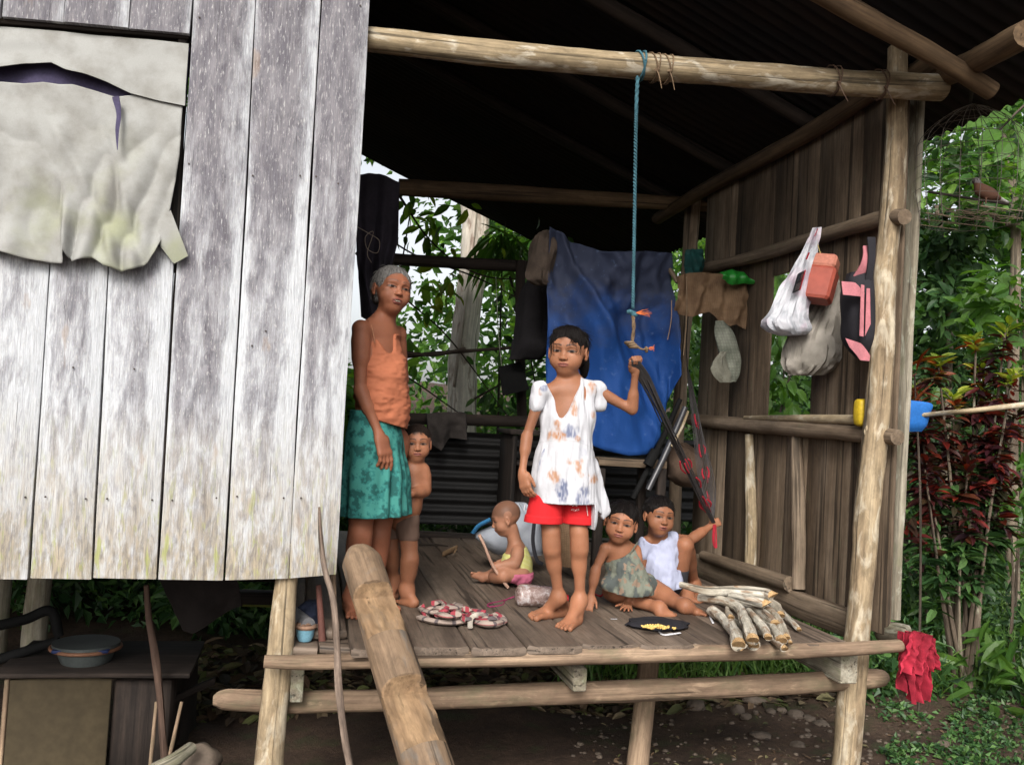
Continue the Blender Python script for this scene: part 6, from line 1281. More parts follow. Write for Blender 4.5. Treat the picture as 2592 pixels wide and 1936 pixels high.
# phone clipped on the bag
cph = P(2021, 714, y=ybg-.085); up_ = nrm(P(2030, 686, y=ybg-.085)-P(2014, 742, y=ybg-.085)); rt_ = nrm(P(2034, 700, y=ybg-.085)-P(2016, 708, y=ybg-.085)+np.array([0, .006, 0]))
ph = MB(); board(ph, cph-up_*.05, cph+up_*.05, rt_*.042, (0, .013, 0), n=3, ch=.005); pr = MB(); board(pr, cph-up_*.05+rt_*.0245, cph+up_*.05+rt_*.0245, rt_*.006, (0, .014, 0), n=3, ch=.002)
sc_ = MB(); board(sc_, cph+up_*.004-[0, .0078, 0], cph+up_*.042-[0, .0078, 0], rt_*.034, (0, .0015, 0), n=2, ch=.0005); ky = MB()
for i in range(3):
    for j in range(4): q = cph-up_*(.010+.009*j)+rt_*(.011*(i-1))-[0, .0078, 0]; board(ky, q-up_*.0025, q+up_*.0025, rt_*.007, (0, .002, 0), n=2, ch=.0006)
top('mobile_phone', 'small black and red keypad phone hanging in front of the white plastic bag', 'phone', [('body', ph, plain('black_plastic', (.012, .012, .014), .3, .1, spec=.5)), ('side_trim', pr, plain('red_plastic', (.30, .01, .02), .35, .1, spec=.5)), ('screen', sc_, plain('dark_screen', (.02, .022, .026), .1, .05, spec=.6)), ('keypad', ky, plain('grey_keys', (.12, .10, .10), .5, .1))])
# red plastic container: a tilted box with rounded edges, ribbed pale strap side
yj = ysk-.13; cj = P(2075, 706, y=yj)
ju = nrm(np.array([.30, .10, .95])); jr = nrm(np.array([.62, -.68, -.25])); jr = nrm(jr-ju*np.dot(jr, ju)); jf = np.cross(jr, ju)
jg = board(MB(), cj-ju*.115, cj+ju*.05, jr*.150, jf*.10, n=3, wob=.0, seed=5, ch=.013); jt = board(MB(), cj+ju*.052, cj+ju*.115, jr*.128, jf*.088, n=3, wob=.0, seed=6, ch=.011)
for q in range(7): tube(jt, [cj+ju*(.058+.008*q)-jr*.062-jf*.0445, cj+ju*(.058+.008*q)+jr*.062-jf*.0445], [.0028, .0028], seg=5)
cap = T([cj+ju*.115+jr*.03, cj+ju*.130+jr*.03], [.016, .015], seg=16); hd = T([cj+ju*.03-jr*.054, cj+ju*.08-jr*.072, cj+ju*.10-jr*.03], [.007]*3, seg=8, n=16)
PINK = plain('faded_red_plastic', (.30, .065, .042), .5, .25, 10, .1, .4)
top('red_jerrycan', 'tilted faded red plastic container hung among the bags on the side wall', 'container', [('body', jg, PINK), ('ribbed_top', jt, plain('pale_red_plastic', (.42, .16, .11), .6, .2, 30)), ('cap', cap, plain('dark_red_cap', (.10, .02, .02), .5)), ('handle', hd, PINK)])
one('hook_string', 'yellowish string from the rail to the red container', 'string', T([P(2066, 605, y=yj+.02), P(2076, 640, y=yj), cj+ju*.14-jr*.03], [.0022]*3, seg=5, n=10), plain('yellow_string', (.35, .27, .10), .8))
for o_j in [o for o in SC.objects if o.name.startswith('ribbed_top') or (o.parent and o.parent.name.startswith('red_jerrycan') and o.name.startswith('body'))]: o_j.data.polygons.foreach_set('use_smooth', [False]*len(o_j.data.polygons))
# pink and black backpack partly behind the post
ybp = P(2180, 700, x=WX-.12)[1]; BK = plain('black_nylon', (.014, .013, .017), .8, .3, 60); PK = plain('pink_nylon', (.42, .15, .17), .8, .25, 60)
bp = [('body', loft([(690, 2150, 2215, .08), (740, 2136, 2212, .15), (800, 2140, 2212, .17), (855, 2142, 2210, .17), (885, 2150, 2205, .12), (905, 2166, 2200, .06)], ybp, wr=.008, seed=4, n=30), BK)]
bp.append(('top_panel', patch([(2130, 712), (2160, 716), (2188, 742)], [(2134, 746), (2162, 750), (2186, 752)], ybp-.09, 14, 6, .004, lambda u, v: np.array([0, -.012*math.sin(u*3), 0])), PK))
bp.append(('lower_panel', patch([(2140, 856), (2175, 870), (2202, 900)], [(2150, 878), (2172, 912), (2200, 914)], ybp-.095, 14, 8, .004, lambda u, v: np.array([0, -.014*math.sin(u*3), 0])), PK))
bp.append(('piping', patch([(2180, 720), (2188, 722)], [(2176, 850), (2186, 852)], ybp-.10, 4, 14, .003), PK)); bp.append(('piping', patch([(2194, 730), (2202, 730)], [(2190, 850), (2204, 820)], ybp-.10, 4, 14, .003), PK))
bp.append(('strap', patch([(2185, 622), (2206, 622)], [(2160, 700), (2196, 705)], ybp-.03, 6, 16, .006, lambda u, v: np.array([0, -.03*math.sin(v*3), 0])), PK)); bp.append(('strap', patch([(2196, 600), (2216, 600)], [(2186, 720), (2200, 730)], ybp-.05, 6, 20, .006, lambda u, v: np.array([0, -.02*math.sin(v*3), 0])), BK))
top('backpack', 'black and pink school backpack hanging half behind the front post', 'backpack', bp)
# brown burlap bundle slung over the rail, green leaf shaped plastic on it
yl2 = P(1830, 740, x=WX-.14)[1]; yl1 = yl2+.15
one('burlap_bundle', 'long brown burlap bundle slung over the upper rail below the green plastic', 'sack', patch([(1712, 700), (1745, 690), (1800, 690), (1840, 696), (1893, 716)], [(1705, 790), (1745, 804), (1790, 790), (1835, 828), (1860, 822), (1886, 834)], lambda u, v: yl1-.16*u, 50, 26, .02, lambda u, v: np.array([0, -.035*math.sin(v*2.6)-.018*math.sin(u*22+v*3)-.012*vnoise(np.array([[u*14, v*7, 2.]]))[0], 0])), BROWN)
one('green_plastic', 'bright green crumpled plastic lying on the burlap bundle', 'plastic', patch([(1822, 690), (1850, 682), (1885, 690), (1898, 706)], [(1826, 706), (1850, 722), (1880, 718), (1906, 720)], yl2-.08, 24, 12, .003, lambda u, v: np.array([0, -.03*math.sin(v*3)-.008*math.sin(u*20), 0])), plain('green_plastic_film', (.02, .26, .03), .4, .3, 30, .3, .5))
one('teal_bag', 'small dark teal mesh bag on the rail beside the rear post', 'bag', loft([(632, 1742, 1772, .05), (655, 1738, 1778, .10), (682, 1738, 1780, .10), (700, 1745, 1772, .04)], yl1+.15, wr=.02, seed=2), plain('dark_teal_mesh', (.012, .07, .065), .7, .4, 80))
one('knotted_stick', 'short split wood peg jutting beside the blue tarpaulin corner', 'stick', T([P(1690, 672, y=4.9), P(1715, 715, y=4.85)], [.016, .014], seg=7), M['side'])
for k, (a, b) in enumerate([((1738, 700), (1730, 900)), ((1758, 720), (1752, 795)), ((1700, 760), (1690, 860))]): one('dangling_string', ['pale string dangling left of the burlap bundle', 'short light reed hanging in front of the burlap bundle', 'thin tan reed hanging against the tarpaulin edge'][k], 'string', T([P(*a, y=yl1-.05), P((a[0]+b[0])/2+4, (a[1]+b[1])/2, y=yl1-.06), P(*b, y=yl1-.05)], [.0028]*3, seg=5, n=12), plain('pale_reed', (.28, .20, .13), .8))
yst = P(1860, 900, x=WX-.08)[1]
one('striped_bag', 'pale striped cloth bag hanging limp below the burlap bundle', 'bag', loft([(812, 1812, 1830, .02), (835, 1808, 1852, .035), (875, 1815, 1868, .05), (915, 1826, 1877, .05), (945, 1840, 1872, .045), (966, 1852, 1862, .02)], yst, wr=.006, seed=4, n=30), wovenmat('striped_cloth', (.26, .27, .22), (.12, .13, .10), 60))
one('grey_rag', 'small grey green rag hanging left of the striped bag', 'cloth', loft([(890, 1826, 1836, .02), (915, 1806, 1836, .04), (942, 1800, 1846, .05), (968, 1822, 1850, .04)], yst-.03, wr=.010, seed=7), plain('grey_green_rag', (.17, .165, .13), .9, .3, 50))
# diamond holes seen as dark cut-outs in the side wall: small dark recess boards
# yellow case and blue folded tarp on the rail, bamboo pole to the right
yy_ = P(2190, 1050, x=WX-.10)[1]
one('yellow_container', 'small yellow plastic container wedged on the rail left of the post', 'container', loft([(1010, 2172, 2205, .03), (1018, 2168, 2208, .06), (1050, 2166, 2206, .065), (1072, 2168, 2200, .06), (1079, 2174, 2196, .03)], FY+.22, n=20, sq=4), plain('yellow_plastic', (.52, .36, .02), .5, .25, 30))
one('blue_folded_tarp', 'folded piece of blue tarpaulin wrapped round the pole right of the post', 'tarpaulin', loft([(1012, 2218, 2292, .04), (1022, 2216, 2350, .07), (1050, 2212, 2346, .07), (1076, 2210, 2338, .07), (1092, 2214, 2328, .03)], FY+.235, n=22, sq=7, wr=.006, seed=3), plain('bright_blue_tarp', (.014, .11, .36), .6, .25, 30, .3))
one('bamboo_pole', 'long pale pole running from the post out to the right edge', 'pole', T([P(2190, 1062, y=FY+.24), P(2340, 1050, y=FY+.20), P(2450, 1040, y=FY-.03), P(2620, 1022, y=FY-.1), P(2800, 1006, y=FY-.2)], [.009, .010, .0115, .013, .014], seg=12, n=60, bump=.08, seed=3), M['pole'])
# ================================================================= red cloth on the beam end
rc = plain('faded_red_rag', (.30, .016, .034), .9, .45, 40, .5)
yre = FY-.06
mb = MB()
def ragstrip(top_, bot_, dep, seed, a=.02): V, F, L = patch(top_, bot_, yre+dep, 26, 34, .004, lambda u, v: np.array([.008*vnoise(np.array([[u*9, v*9, seed+.5]]))[0], -a*math.sin(u*14+seed+v*2)-.012*vnoise(np.array([[u*10, v*8, seed]]))[0], 0])); mb.add(V, F, L)
ragstrip([(2284, 1598), (2292, 1610)], [(2278, 1745), (2310, 1760)], .0, 2); ragstrip([(2290, 1602), (2330, 1600)], [(2298, 1775), (2345, 1770)], -.02, 5, .03); ragstrip([(2300, 1600), (2350, 1604)], [(2270, 1700), (2330, 1705)], -.045, 6, .02); ragstrip([(2325, 1600), (2362, 1614)], [(2320, 1760), (2352, 1745)], .02, 8, .025); ragstrip([(2335, 1606), (2364, 1630)], [(2335, 1700), (2368, 1690)], -.03, 11)
one('red_cloth', 'faded red rag hung on a nail at the right end of the deck beam', 'cloth', mb, rc)
# ================================================================= bird cage with its dove
WR_ = plain('thin_cage_wire', (.09, .075, .06), .5, .2); ycg = 3.25; cg_ = P(2455, 440, y=ycg); Rr = (P(2570, 440, y=ycg)-P(2338, 440, y=ycg))[0]/2*.97
ctop, cbot = P(2455, 262, y=ycg)[2], P(2455, 560, y=ycg)[2]; ct2 = empty('bird_cage', (cg_[0], cg_[1], cbot), 'domed thin wire bird cage hanging under the eave', 'cage'); mb = MB()
prof = lambda t: Rr*min(1, math.sin(min(1, t/.42)*math.pi/2)**.8)*(1-.12*max(0, t-.75)/.25)
for k in range(18):
    a = 2*math.pi*k/18; tube(mb, [np.array([cg_[0]+prof(t)*math.cos(a), cg_[1]+prof(t)*math.sin(a), ctop+(cbot-ctop)*t]) for t in np.linspace(0.001, 1, 14)], [.0014]*14, seg=4, raw=True)
for t in (.06, .14, .25, .36, .46, .56, .66, .76, .86, .93, 1.): R_ = prof(t); tube(mb, [np.array([cg_[0]+R_*math.cos(a), cg_[1]+R_*math.sin(a), ctop+(cbot-ctop)*t]) for a in np.linspace(0, 6.283, 26)], [.0012]*26, seg=4, raw=True)
mb.out('wire_bars', WR_, ct2); hk = MB(); tube(hk, [P(2462, 128, y=2.93), P(2464, 190, y=2.98), P(2456, 262, y=ycg)], [.014, .012, .006], seg=8, n=16, flat=.4); hk.out('hanging_strap', plain('dark_rubber_strap', (.03, .026, .024), .8), ct2)
fl = MB(); 
for k in range(5): o = (k-2)/2.4*Rr; h_ = math.sqrt(max(0, Rr*Rr*.9-o*o)); tube(fl, [(cg_[0]-h_, cg_[1]+o, cbot+.012), (cg_[0]+h_, cg_[1]+o, cbot+.012)], [.0022, .0022], seg=6)
for k in range(36): a, r = RNG.random()*6.28, RNG.random()*Rr*.7; c = np.array([cg_[0]+r*math.cos(a), cg_[1]+r*math.sin(a), cbot+.02]); tube(fl, [c, c+RNG.normal(size=3)*[.06, .06, .012]], [.002, .001], seg=4)
fl.out('cage_floor', M['side'], ct2)
pc_ = MB(); pz = P(2500, 508, y=ycg)[2]; tube(pc_, [(cg_[0]-Rr*.9, cg_[1]+.0, pz+.004), (cg_[0]+Rr*.9, cg_[1]-.0, pz-.004)], [.006, .006], seg=8); pc_.out('perch', M['darkwood'], ct2)
bb = P(2492, 488, y=ycg); LB = .15; Bd = Field(bb-[.12, .07, .08], bb+[.15, .07, .09], .0025)
Bd.ell(bb+[.012, 0, 0], (.055, .030, .030), frame(nrm([0, 1, 0]), nrm([.25, 0, 1.])), .01); Bd.cone(bb+[-.02, 0, .012], bb+[-.042, 0, .040], .022, .014, .02); Bd.ell(bb+[-.046, 0, .048], (.017, .014, .015), None, .008); Bd.cone(bb+[-.058, 0, .046], bb+[-.074, 0, .042], .004, .0012, .004)
Bd.cone(bb+[.05, 0, -.012], bb+[.12, 0, -.030], .020, .010, .015, (np.array([0, 0, 1.]), .5)); Bd.cone(bb+[.0, .0, -.025], bb+[-.002, .01, -.05], .004, .003, .004); Bd.cone(bb+[.0, -.01, -.025], bb+[-.002, -.012, -.05], .004, .003, .004)
def birdc(V): 
    c = np.array((.13, .062, .040))*np.ones((len(V), 3)); d = V-bb; c = np.where((d[:, 2] > .036)[:, None], (.17, .15, .15), c); c = np.where(((d[:, 0] > .075))[:, None], (.60, .58, .55), c); c = np.where((d[:, 0] < -.058)[:, None], (.05, .04, .04), c); return c
bd = empty('dove', bb-[0, 0, .05], 'brown dove with white tail tip perched inside the wire cage', 'bird'); meshfield('body', Bd, clothmat('feathers', 200), bd, birdc)
ey = MB(); blob(ey, bb+[-.05, -.0135, .050], (.003, .0015, .003), bump=0, seg=8); ey.out('eye', plain('bird_eye', (.01, .01, .01), .2, .0, spec=.6), bd)
# ================================================================= on the deck: firewood
FWB = wood('whitish_firewood_bark', (.10, .075, .05), (.34, .30, .235), (.56, .52, .44), 1.2, (.20, .11, .055), .54, .9, .9, streak=12, mott=.65); CUT = wood('raw_cut_wood', (.28, .16, .07), (.48, .30, .14), (.60, .42, .22), 2.)
def stick(pts, r, label, zo, s):
    """a crooked cut stick lying in the pile; pts = (px, py, height above the deck)"""
    Q = [P(a, b-0, z=DECK+h) for a, b, h in pts]; t = empty('firewood_stick', np.mean(Q, 0)-[0, 0, r[0]], label, 'firewood', 'sticks of the firewood pile')
    pole('bark', Q, r, FWB, t, seg=14, n=34, bump=.28, seed=s)
    e = np.array(Q[-1]); d = nrm(np.array(Q[-1])-np.array(Q[-2])); mb = MB(); sp = np.cross(d, [0, 0, 1]); V = []; seg = 12
    a = np.arange(seg)/seg*6.283; u = nrm(sp); v = np.cross(u, d)
    ring0 = e-d*.004+np.outer(np.cos(a)*r[-1]*.97, u)+np.outer(np.sin(a)*r[-1]*.97, v); ring1 = e+d*.012+np.outer(np.cos(a)*r[-1]*.88, u)+np.outer(np.sin(a)*r[-1]*.75, v)+np.outer(np.sin(a)*r[-1]*.9, d)
    mb.add(np.vstack([ring0, ring1, e+d*.012]), [(j, (j+1) % seg, seg+(j+1) % seg, seg+j) for j in range(seg)]+[(seg+j, seg+(j+1) % seg, 2*seg) for j in range(seg)], np.vstack([ring0, ring1, e+d*.012])*3); mb.out('cut_end', CUT, t)
    return t
FW = [([(1722, 1480, .13), (1790, 1494, .125), (1860, 1494, .12), (1930, 1500, .12), (1952, 1506, .118)], [.015, .017, .018, .021, .022], 'long pale stick lying on top of the firewood pile, nearest the wall'),
      ([(1770, 1512, .075), (1830, 1520, .085), (1870, 1540, .08), (1890, 1580, .07), (1905, 1618, .055)], [.016, .020, .022, .023, .025], 'bent forked stick curving over the middle of the firewood pile'),
      ([(1800, 1545, .03), (1835, 1570, .03), (1860, 1600, .03), (1870, 1630, .028)], [.022, .025, .026, .027], 'short thick leftmost log of the firewood pile'),
      ([(1880, 1528, .05), (1930, 1552, .05), (1962, 1580, .048)], [.018, .021, .022], 'pale stick in the middle right of the firewood pile'),
      ([(1850, 1560, .025), (1890, 1595, .025), (1908, 1632, .025)], [.020, .021, .022], 'lower middle stick of the firewood pile with a slanted cut end'),
      ([(1930, 1530, .07), (1965, 1560, .06), (1990, 1612, .035)], [.014, .015, .016], 'stick with torn brown end at the right of the firewood pile'),
      ([(1920, 1560, .03), (1955, 1590, .03), (1978, 1620, .028)], [.020, .022, .023], 'stick with broad split end at the right front of the firewood pile'),
      ([(1950, 1520, .06), (1990, 1560, .03), (2022, 1592, .015)], [.012, .012, .010], 'splintered thin stick at the far right of the firewood pile'),
      ([(1820, 1500, .10), (1880, 1515, .10), (1935, 1528, .095)], [.018, .021, .022], 'brown stick just under the top one of the firewood pile'),
      ([(1840, 1538, .06), (1842, 1550, .06), (1850, 1562, .06)], [.010, .011, .013], 'small stub branch poking up from the firewood pile'),
      ([(1905, 1590, .015), (1945, 1612, .015), (1985, 1640, .014)], [.012, .013, .013], 'flat split stick lying lowest at the front of the firewood pile')]
FW += [([(1812, 1520, .015), (1860, 1540, .015), (1925, 1575, .015), (1950, 1600, .014)], [.015, .016, .017, .018], 'stick lying on the boards under the middle of the firewood pile'),
       ([(1780, 1506, .05), (1840, 1506, .055), (1900, 1522, .06)], [.013, .015, .017], 'reddish brown peeled stick behind the bent forked one'),
       ([(1925, 1512, .09), (1958, 1530, .08), (1975, 1556, .065)], [.016, .018, .019], 'short knotty stick just right of the long top stick end'),
       ([(1895, 1545, .07), (1930, 1585, .06), (1944, 1612, .05)], [.013, .015, .016], 'thin pale stick crossing the broad split ended one'),
       ([(1960, 1560, .05), (1985, 1590, .035), (2000, 1625, .02)], [.010, .011, .009], 'narrow splinter of wood at the right front edge of the pile')]
for k, (p_, r_, l_) in enumerate(FW): stick(p_, r_, l_, 0, k+2)
# plaid cloth heap
def plaidmat():
    t = NT('red_plaid_cloth'); v = t.attr('lc'); s = t.n('SeparateXYZ', {0: v}); a = t.math('FRACT', t.math('MULTIPLY', s.outputs[0], 16.)); b = t.math('FRACT', t.math('MULTIPLY', s.outputs[2], 16.))
    c = t.mix(t.ramp(a, [(.0, 0.), (.42, 0.), (.46, 1.), (.80, 1.), (.84, 0.)]), (.33, .26, .22), (.30, .045, .06)); c = t.mix(t.math('MULTIPLY', t.ramp(b, [(.0, 0.), (.5, 0.), (.55, 1.), (.72, 1.), (.76, 0.)]), .75), c, (.035, .03, .045)); return t.bsdf(c, .9, t.noise(v, 40, 3), .3, .003)
mb = MB(); PM = plaidmat()
def ribbon(mb, pts, w, seed=0, th=.014):
    c = crom([P(a, b, z=DECK+h) for a, b, h in pts], 40); n = len(c); seg = 10; V = []; LC = []; s = 0
    T_ = unit(np.gradient(c, axis=0))
    for i in range(n):
        if i: s += np.linalg.norm(c[i]-c[i-1])
        r = nrm(np.cross(T_[i], [0, 0, 1])); a = np.arange(seg)/seg*6.283; rr = 1+.35*fbm(np.stack([np.cos(a)*1.3+seed, np.sin(a)*1.3, 0*a+s*14], 1), 2)
        V.append(c[i]+np.outer(np.cos(a)*w*rr, r)+np.outer(np.sin(a)*th*rr, [0, 0, 1])); LC.append(np.stack([np.cos(a)*w*1.3+seed, 0*a, 0*a+s], 1))
    mb.add(np.concatenate(V), [(i*seg+j, (i+1)*seg+j, (i+1)*seg+(j+1) % seg, i*seg+(j+1) % seg) for i in range(n-1) for j in range(seg)]+[tuple(range(seg)), tuple((n-1)*seg+j for j in range(seg-1, -1, -1))], np.concatenate(LC))
rq = np.random.default_rng(12)
for k in range(17):
    a0 = rq.uniform(0, 6.28); cx, cy = (1148+rq.normal()*26, 1545+rq.normal()*8) if k < 13 else (1232+rq.normal()*12, 1562+rq.normal()*3); rx, ry = rq.uniform(10, 44), rq.uniform(4, 14); hh = rq.uniform(.012, .05) if k < 13 else .016
    ribbon(mb, [(cx+rx*math.cos(a0+q*.8), cy+ry*math.sin(a0+q*.8), hh*(.6+.4*math.sin(q*1.7+k))+.006) for q in range(5)], rq.uniform(.014, .024), k*.7, .011)
ribbon(mb, [(1062, 1562, .012), (1100, 1572, .014), (1150, 1575, .014), (1200, 1568, .014), (1250, 1560, .013)], .016, 3., .010)
one('plaid_cloth', 'crumpled red and cream plaid cloth heap on the deck boards', 'cloth', mb, PM)
one('peeled_bark_strip', 'pale curled strip of bark resting on the plaid cloth', 'bark', T([P(1190, 1588, z=DECK+.012), P(1192, 1565, z=DECK+.034), P(1206, 1555, z=DECK+.05), P(1224, 1552, z=DECK+.042)], [.010, .010, .009, .006], seg=8, n=20, flat=.4), plain('pale_bark', (.36, .32, .27), .9, .3, 60))
# bottle with red cap, ribbon, bag of fish-like scraps
def bottlemat():
    t = NT('clear_scuffed_plastic'); v = t.n('TexCoord').outputs['Object']; n = t.noise(v, 30, 5, .7, 1.); c = t.ramp(n, [(.35, (.12, .07, .06)), (.52, (.26, .18, .16)), (.68, (.50, .46, .46))])
    return t.bsdf(c, .12, n, 1., .006, **{'Specular IOR Level': .7, 'Coat Weight': .5})
a_, b_2 = P(1305, 1506, z=DECK+.05), P(1392, 1510, z=DECK+.045); bo = T([a_, a_*.9+b_2*.1, a_*.5+b_2*.5, b_2, b_2+(b_2-a_)*.22, b_2+(b_2-a_)*.36], [.020, .046, .049, .046, .030, .014], seg=18, n=30, bump=.10, seed=3); ca = T([b_2+(b_2-a_)*.38+[0, 0, -.005], b_2+(b_2-a_)*.52+[0, 0, -.006]], [.019, .019], seg=14)
top('plastic_bottle', 'crushed clear plastic bottle of brown scraps with red cap lying on the deck', 'bottle', [('bottle', bo, bottlemat()), ('red_cap', ca, plain('red_cap_plastic', (.40, .01, .02), .4, .1))])
one('pink_ribbon', 'thin dark pink ribbon lying on the boards beside the bottle', 'ribbon', T([P(1306, 1508, z=DECK+.02), P(1280, 1518, z=DECK+.004), P(1272, 1530, z=DECK+.004), P(1240, 1535, z=DECK+.004), P(1236, 1528, z=DECK+.004), P(1262, 1522, z=DECK+.004), P(1285, 1516, z=DECK+.005)], [.003]*7, seg=5, n=40), plain('magenta_string', (.22, .02, .08), .6))
one('red_string', 'dull red string on the boards left of the small girl', 'string', T([P(1500, 1500, z=DECK+.004), P(1520, 1508, z=DECK+.005), P(1530, 1498, z=DECK+.01), P(1545, 1506, z=DECK+.004)], [.004]*4, seg=5, n=20), HR_)
one('baby_stick', 'thin pale red stick held by the baby', 'stick', T([P(1213, 1353, y=4.12), P(1228, 1385, y=4.12), P(1244, 1425, y=4.12), P(1262, 1455, y=4.12), P(1286, 1487, y=4.12)], [.0085, .0075, .008, .007, .0085], seg=10, n=30, bump=.18, seed=4), wood('reddish_stick', (.22, .12, .08), (.38, .22, .16), (.48, .32, .24), 2.))
WS = wovenmat('white_woven_sack', (.36, .38, .42), (.27, .29, .33))
sk_ = loft([(1272, 1302, 1330, .06), (1310, 1296, 1362, .16), (1350, 1205, 1372, .22), (1380, 1222, 1378, .24), (1400, 1252, 1376, .2)], 4.62, wr=.012, seed=5, n=26); bl_ = MB(); tube(bl_, [P(1198, 1348, y=4.58), P(1212, 1330, y=4.56), P(1242, 1314, y=4.55)], [.018, .02, .02], seg=10, n=12, flat=.5)
top('white_sack', 'white woven sack with a blue hem lying behind the baby', 'sack', [('sack', sk_, WS), ('blue_hem', bl_, plain('blue_sack_hem', (.03, .16, .33), .8, .3, 40))])
one('black_strap', 'dark loop of strap hanging between the white sack and the girls legs', 'strap', T([P(1352, 1325, y=4.3), P(1349, 1370, y=4.28), P(1358, 1415, y=4.26), P(1374, 1428, y=4.26)], [.010]*4, seg=8, n=20, flat=.3), BK)
one('brown_basket', 'brown woven basket standing behind the girls legs', 'basket', loft([(1322, 1408, 1470, .2), (1350, 1404, 1476, .24), (1400, 1406, 1474, .24), (1428, 1410, 1470, .22)], 4.45, n=16), BROWN)
mb = MB(); board(mb, P(1120, 1402, z=DECK+.02), P(1158, 1386, z=DECK+.03), (0, .03, 0), (0, 0, .03), n=6, wob=.008, seed=2, ch=.008); board(mb, P(1148, 1400, z=DECK+.03), P(1154, 1388, z=DECK+.05), (.012, 0, 0), (0, 0.02, .0), n=3)
one('wood_chip', 'small brown chip of wood on the boards behind the plaid cloth', 'wood chip', mb, SKINWOOD)
one('dark_stick', 'thin dark stick lying flat on the boards between toddler and baby', 'stick', T([P(1060, 1378, z=DECK+.008), P(1100, 1378, z=DECK+.008), P(1134, 1382, z=DECK+.008)], [.007, .006, .004], seg=8, n=12, bump=.1), TWIG)
# black cloth bag with corn grains, scraps of paper
bk = MB(); o_c = P(1662, 1578, z=DECK+.014); blob(bk, o_c, (.135, .085, .020), seed=4, bump=.22, seg=26); 
corn = MB(); c0 = P(1662, 1586, z=DECK+.036)
for k in range(150): q = c0+RNG.normal(size=3)*[.030, .012, .0]; q[2] = DECK+.034+max(0, .009-abs(q[0]-c0[0])*.12)*RNG.random(); blob(corn, q, (.0052, .0042, .0038), seed=k, bump=.2, seg=6)
top('corn_on_cloth', 'heap of yellow corn grains on a flattened black bag at the deck edge', 'corn', [('black_bag', bk, BK), ('corn_grains', corn, plain('yellow_corn', (.62, .42, .13), .5, .3, 300))])
def scrap(name, label, pts, m, th=.002): one(name, label, 'scrap', patch(pts[0], pts[1], pts[2], 10, 4, th, lambda u, v: np.array([0, 0, .004*math.sin(u*8)+.004*v])), m)
WP = plain('white_paper', (.62, .62, .64), .8, .1)
def flat(name, label, pts, r, m, fl=.3): one(name, label, 'scrap', T([P(a, b, z=DECK+.005) for a, b in pts], r, seg=6, n=14, flat=fl), m)
flat('paper_scrap', 'crumpled white paper scrap on the deck edge in front of the corn', [(1668, 1598), (1680, 1606), (1700, 1604), (1722, 1601)], [.003, .009, .010, .006], WP, .35)
flat('paper_scrap', 'thin white sliver on the boards left of the small girls hand', [(1546, 1566), (1562, 1566)], [.003, .003], WP); flat('paper_scrap', 'white strip standing by the boys toes', [(1797, 1560), (1802, 1570), (1805, 1576)], [.004, .005, .005], WP, .5)
flat('paper_scrap', 'tiny white crumb on the boards right of the bark strip', [(1244, 1581), (1248, 1581)], [.004, .003], WP, .8)
# cups and pipes on the little shelf behind the left post
yu = FY+.12; PV = plain('grey_pvc', (.13, .13, .135), .5, .25, 30); sh0 = P(772, 1618, y=yu)
cup = MB(); c = P(772, 1612, y=yu); 
tube(cup, [c+[0, 0, -.012], c+[0, 0, .004], c+[0, 0, .032], c+[0, 0, .036]], [.024, .031, .034, .035], seg=18, raw=True); rim = MB(); wrap(rim, c+[0, 0, .040], (0, 0, 1), .033, .0085, 20); blob(rim, c+[0, 0, .046], (.033, .028, .010), seed=5, bump=.4, seg=14)
top('blue_pot', 'small light blue pot with crusted rust brown lid on the shelf board', 'pot', [('cup', cup, plain('pale_blue_enamel', (.16, .33, .42), .6, .3, 60)), ('crusted_lid', rim, plain('rust_crust', (.20, .12, .08), .9, .4, 60, .5))])
pz = P(780, 1580, y=yu); one('grey_pipe', 'short grey plastic pipe end lying above the blue pot', 'pipe', tube(MB(), [pz+[-.09, .25, .01], pz+[0, -.01, 0], pz+[.001, -.012, 0], pz+[-.02, .05, 0]], [.026, .027, .019, .018], seg=18, raw=True, cap=False), PV)
one('blue_bundle', 'dark blue cloth bundle stuffed behind the left post', 'cloth', loft([(1520, 775, 800, .06), (1540, 752, 812, .12), (1565, 748, 815, .14), (1592, 755, 812, .12)], yu+.16, wr=.015, seed=3), plain('dark_blue_cloth', (.02, .026, .05), .9, .3)); one('wooden_handle', 'dark red wooden tool handle standing on the shelf board', 'handle', T([P(806, 1480, y=yu), P(812, 1560, y=yu), P(816, 1622, y=yu)], [.010, .012, .014], seg=10, n=12), plain('dark_red_wood', (.11, .045, .035), .7))
one('thin_batten', 'upright brown batten between branch and shelf board', 'batten', board(MB(), P(842, 1450, y=yu-.04), P(848, 1612, y=yu-.04), (.02, 0, 0), (0, .02, 0), n=8, wob=.002, seed=2), M['beam'])
# ================================================================= under the closed room
yq0 = 3.9; CB = plain('mouldy_plywood', (.050, .038, .021), .9, .35, 10); q0, q1 = P(28, 1716, y=yq0), P(305, 1716, y=yq0)
pn = MB(); boxm(pn, (q0[0], yq0-.012, .03), (q1[0]-.03, yq0, q0[2])); fr = MB(); boxm(fr, (q0[0]-.02, yq0-.016, .0), (q0[0]-.003, yq0+.5, q0[2]+.004)); sd = MB(); boxm(sd, (q1[0]-.026, yq0+.02, .0), (q1[0]+.2, yq0+.5, q0[2]-.02)); tpb = MB()
board(tpb, (q0[0]-.06, yq0+.22, q0[2]+.02), (q1[0]+.28, yq0+.20, q0[2]+.02), (0, .52, 0), (0, 0, .02), n=8, wob=.008, seed=4)
top('old_cupboard', 'old box cupboard with a greenish brown plywood front under the closed room', 'cupboard', [('front_panel', pn, CB), ('side_frame', fr, M['beam']), ('body', sd, M['darkwood']), ('top_board', tpb, M['darkwood'])])
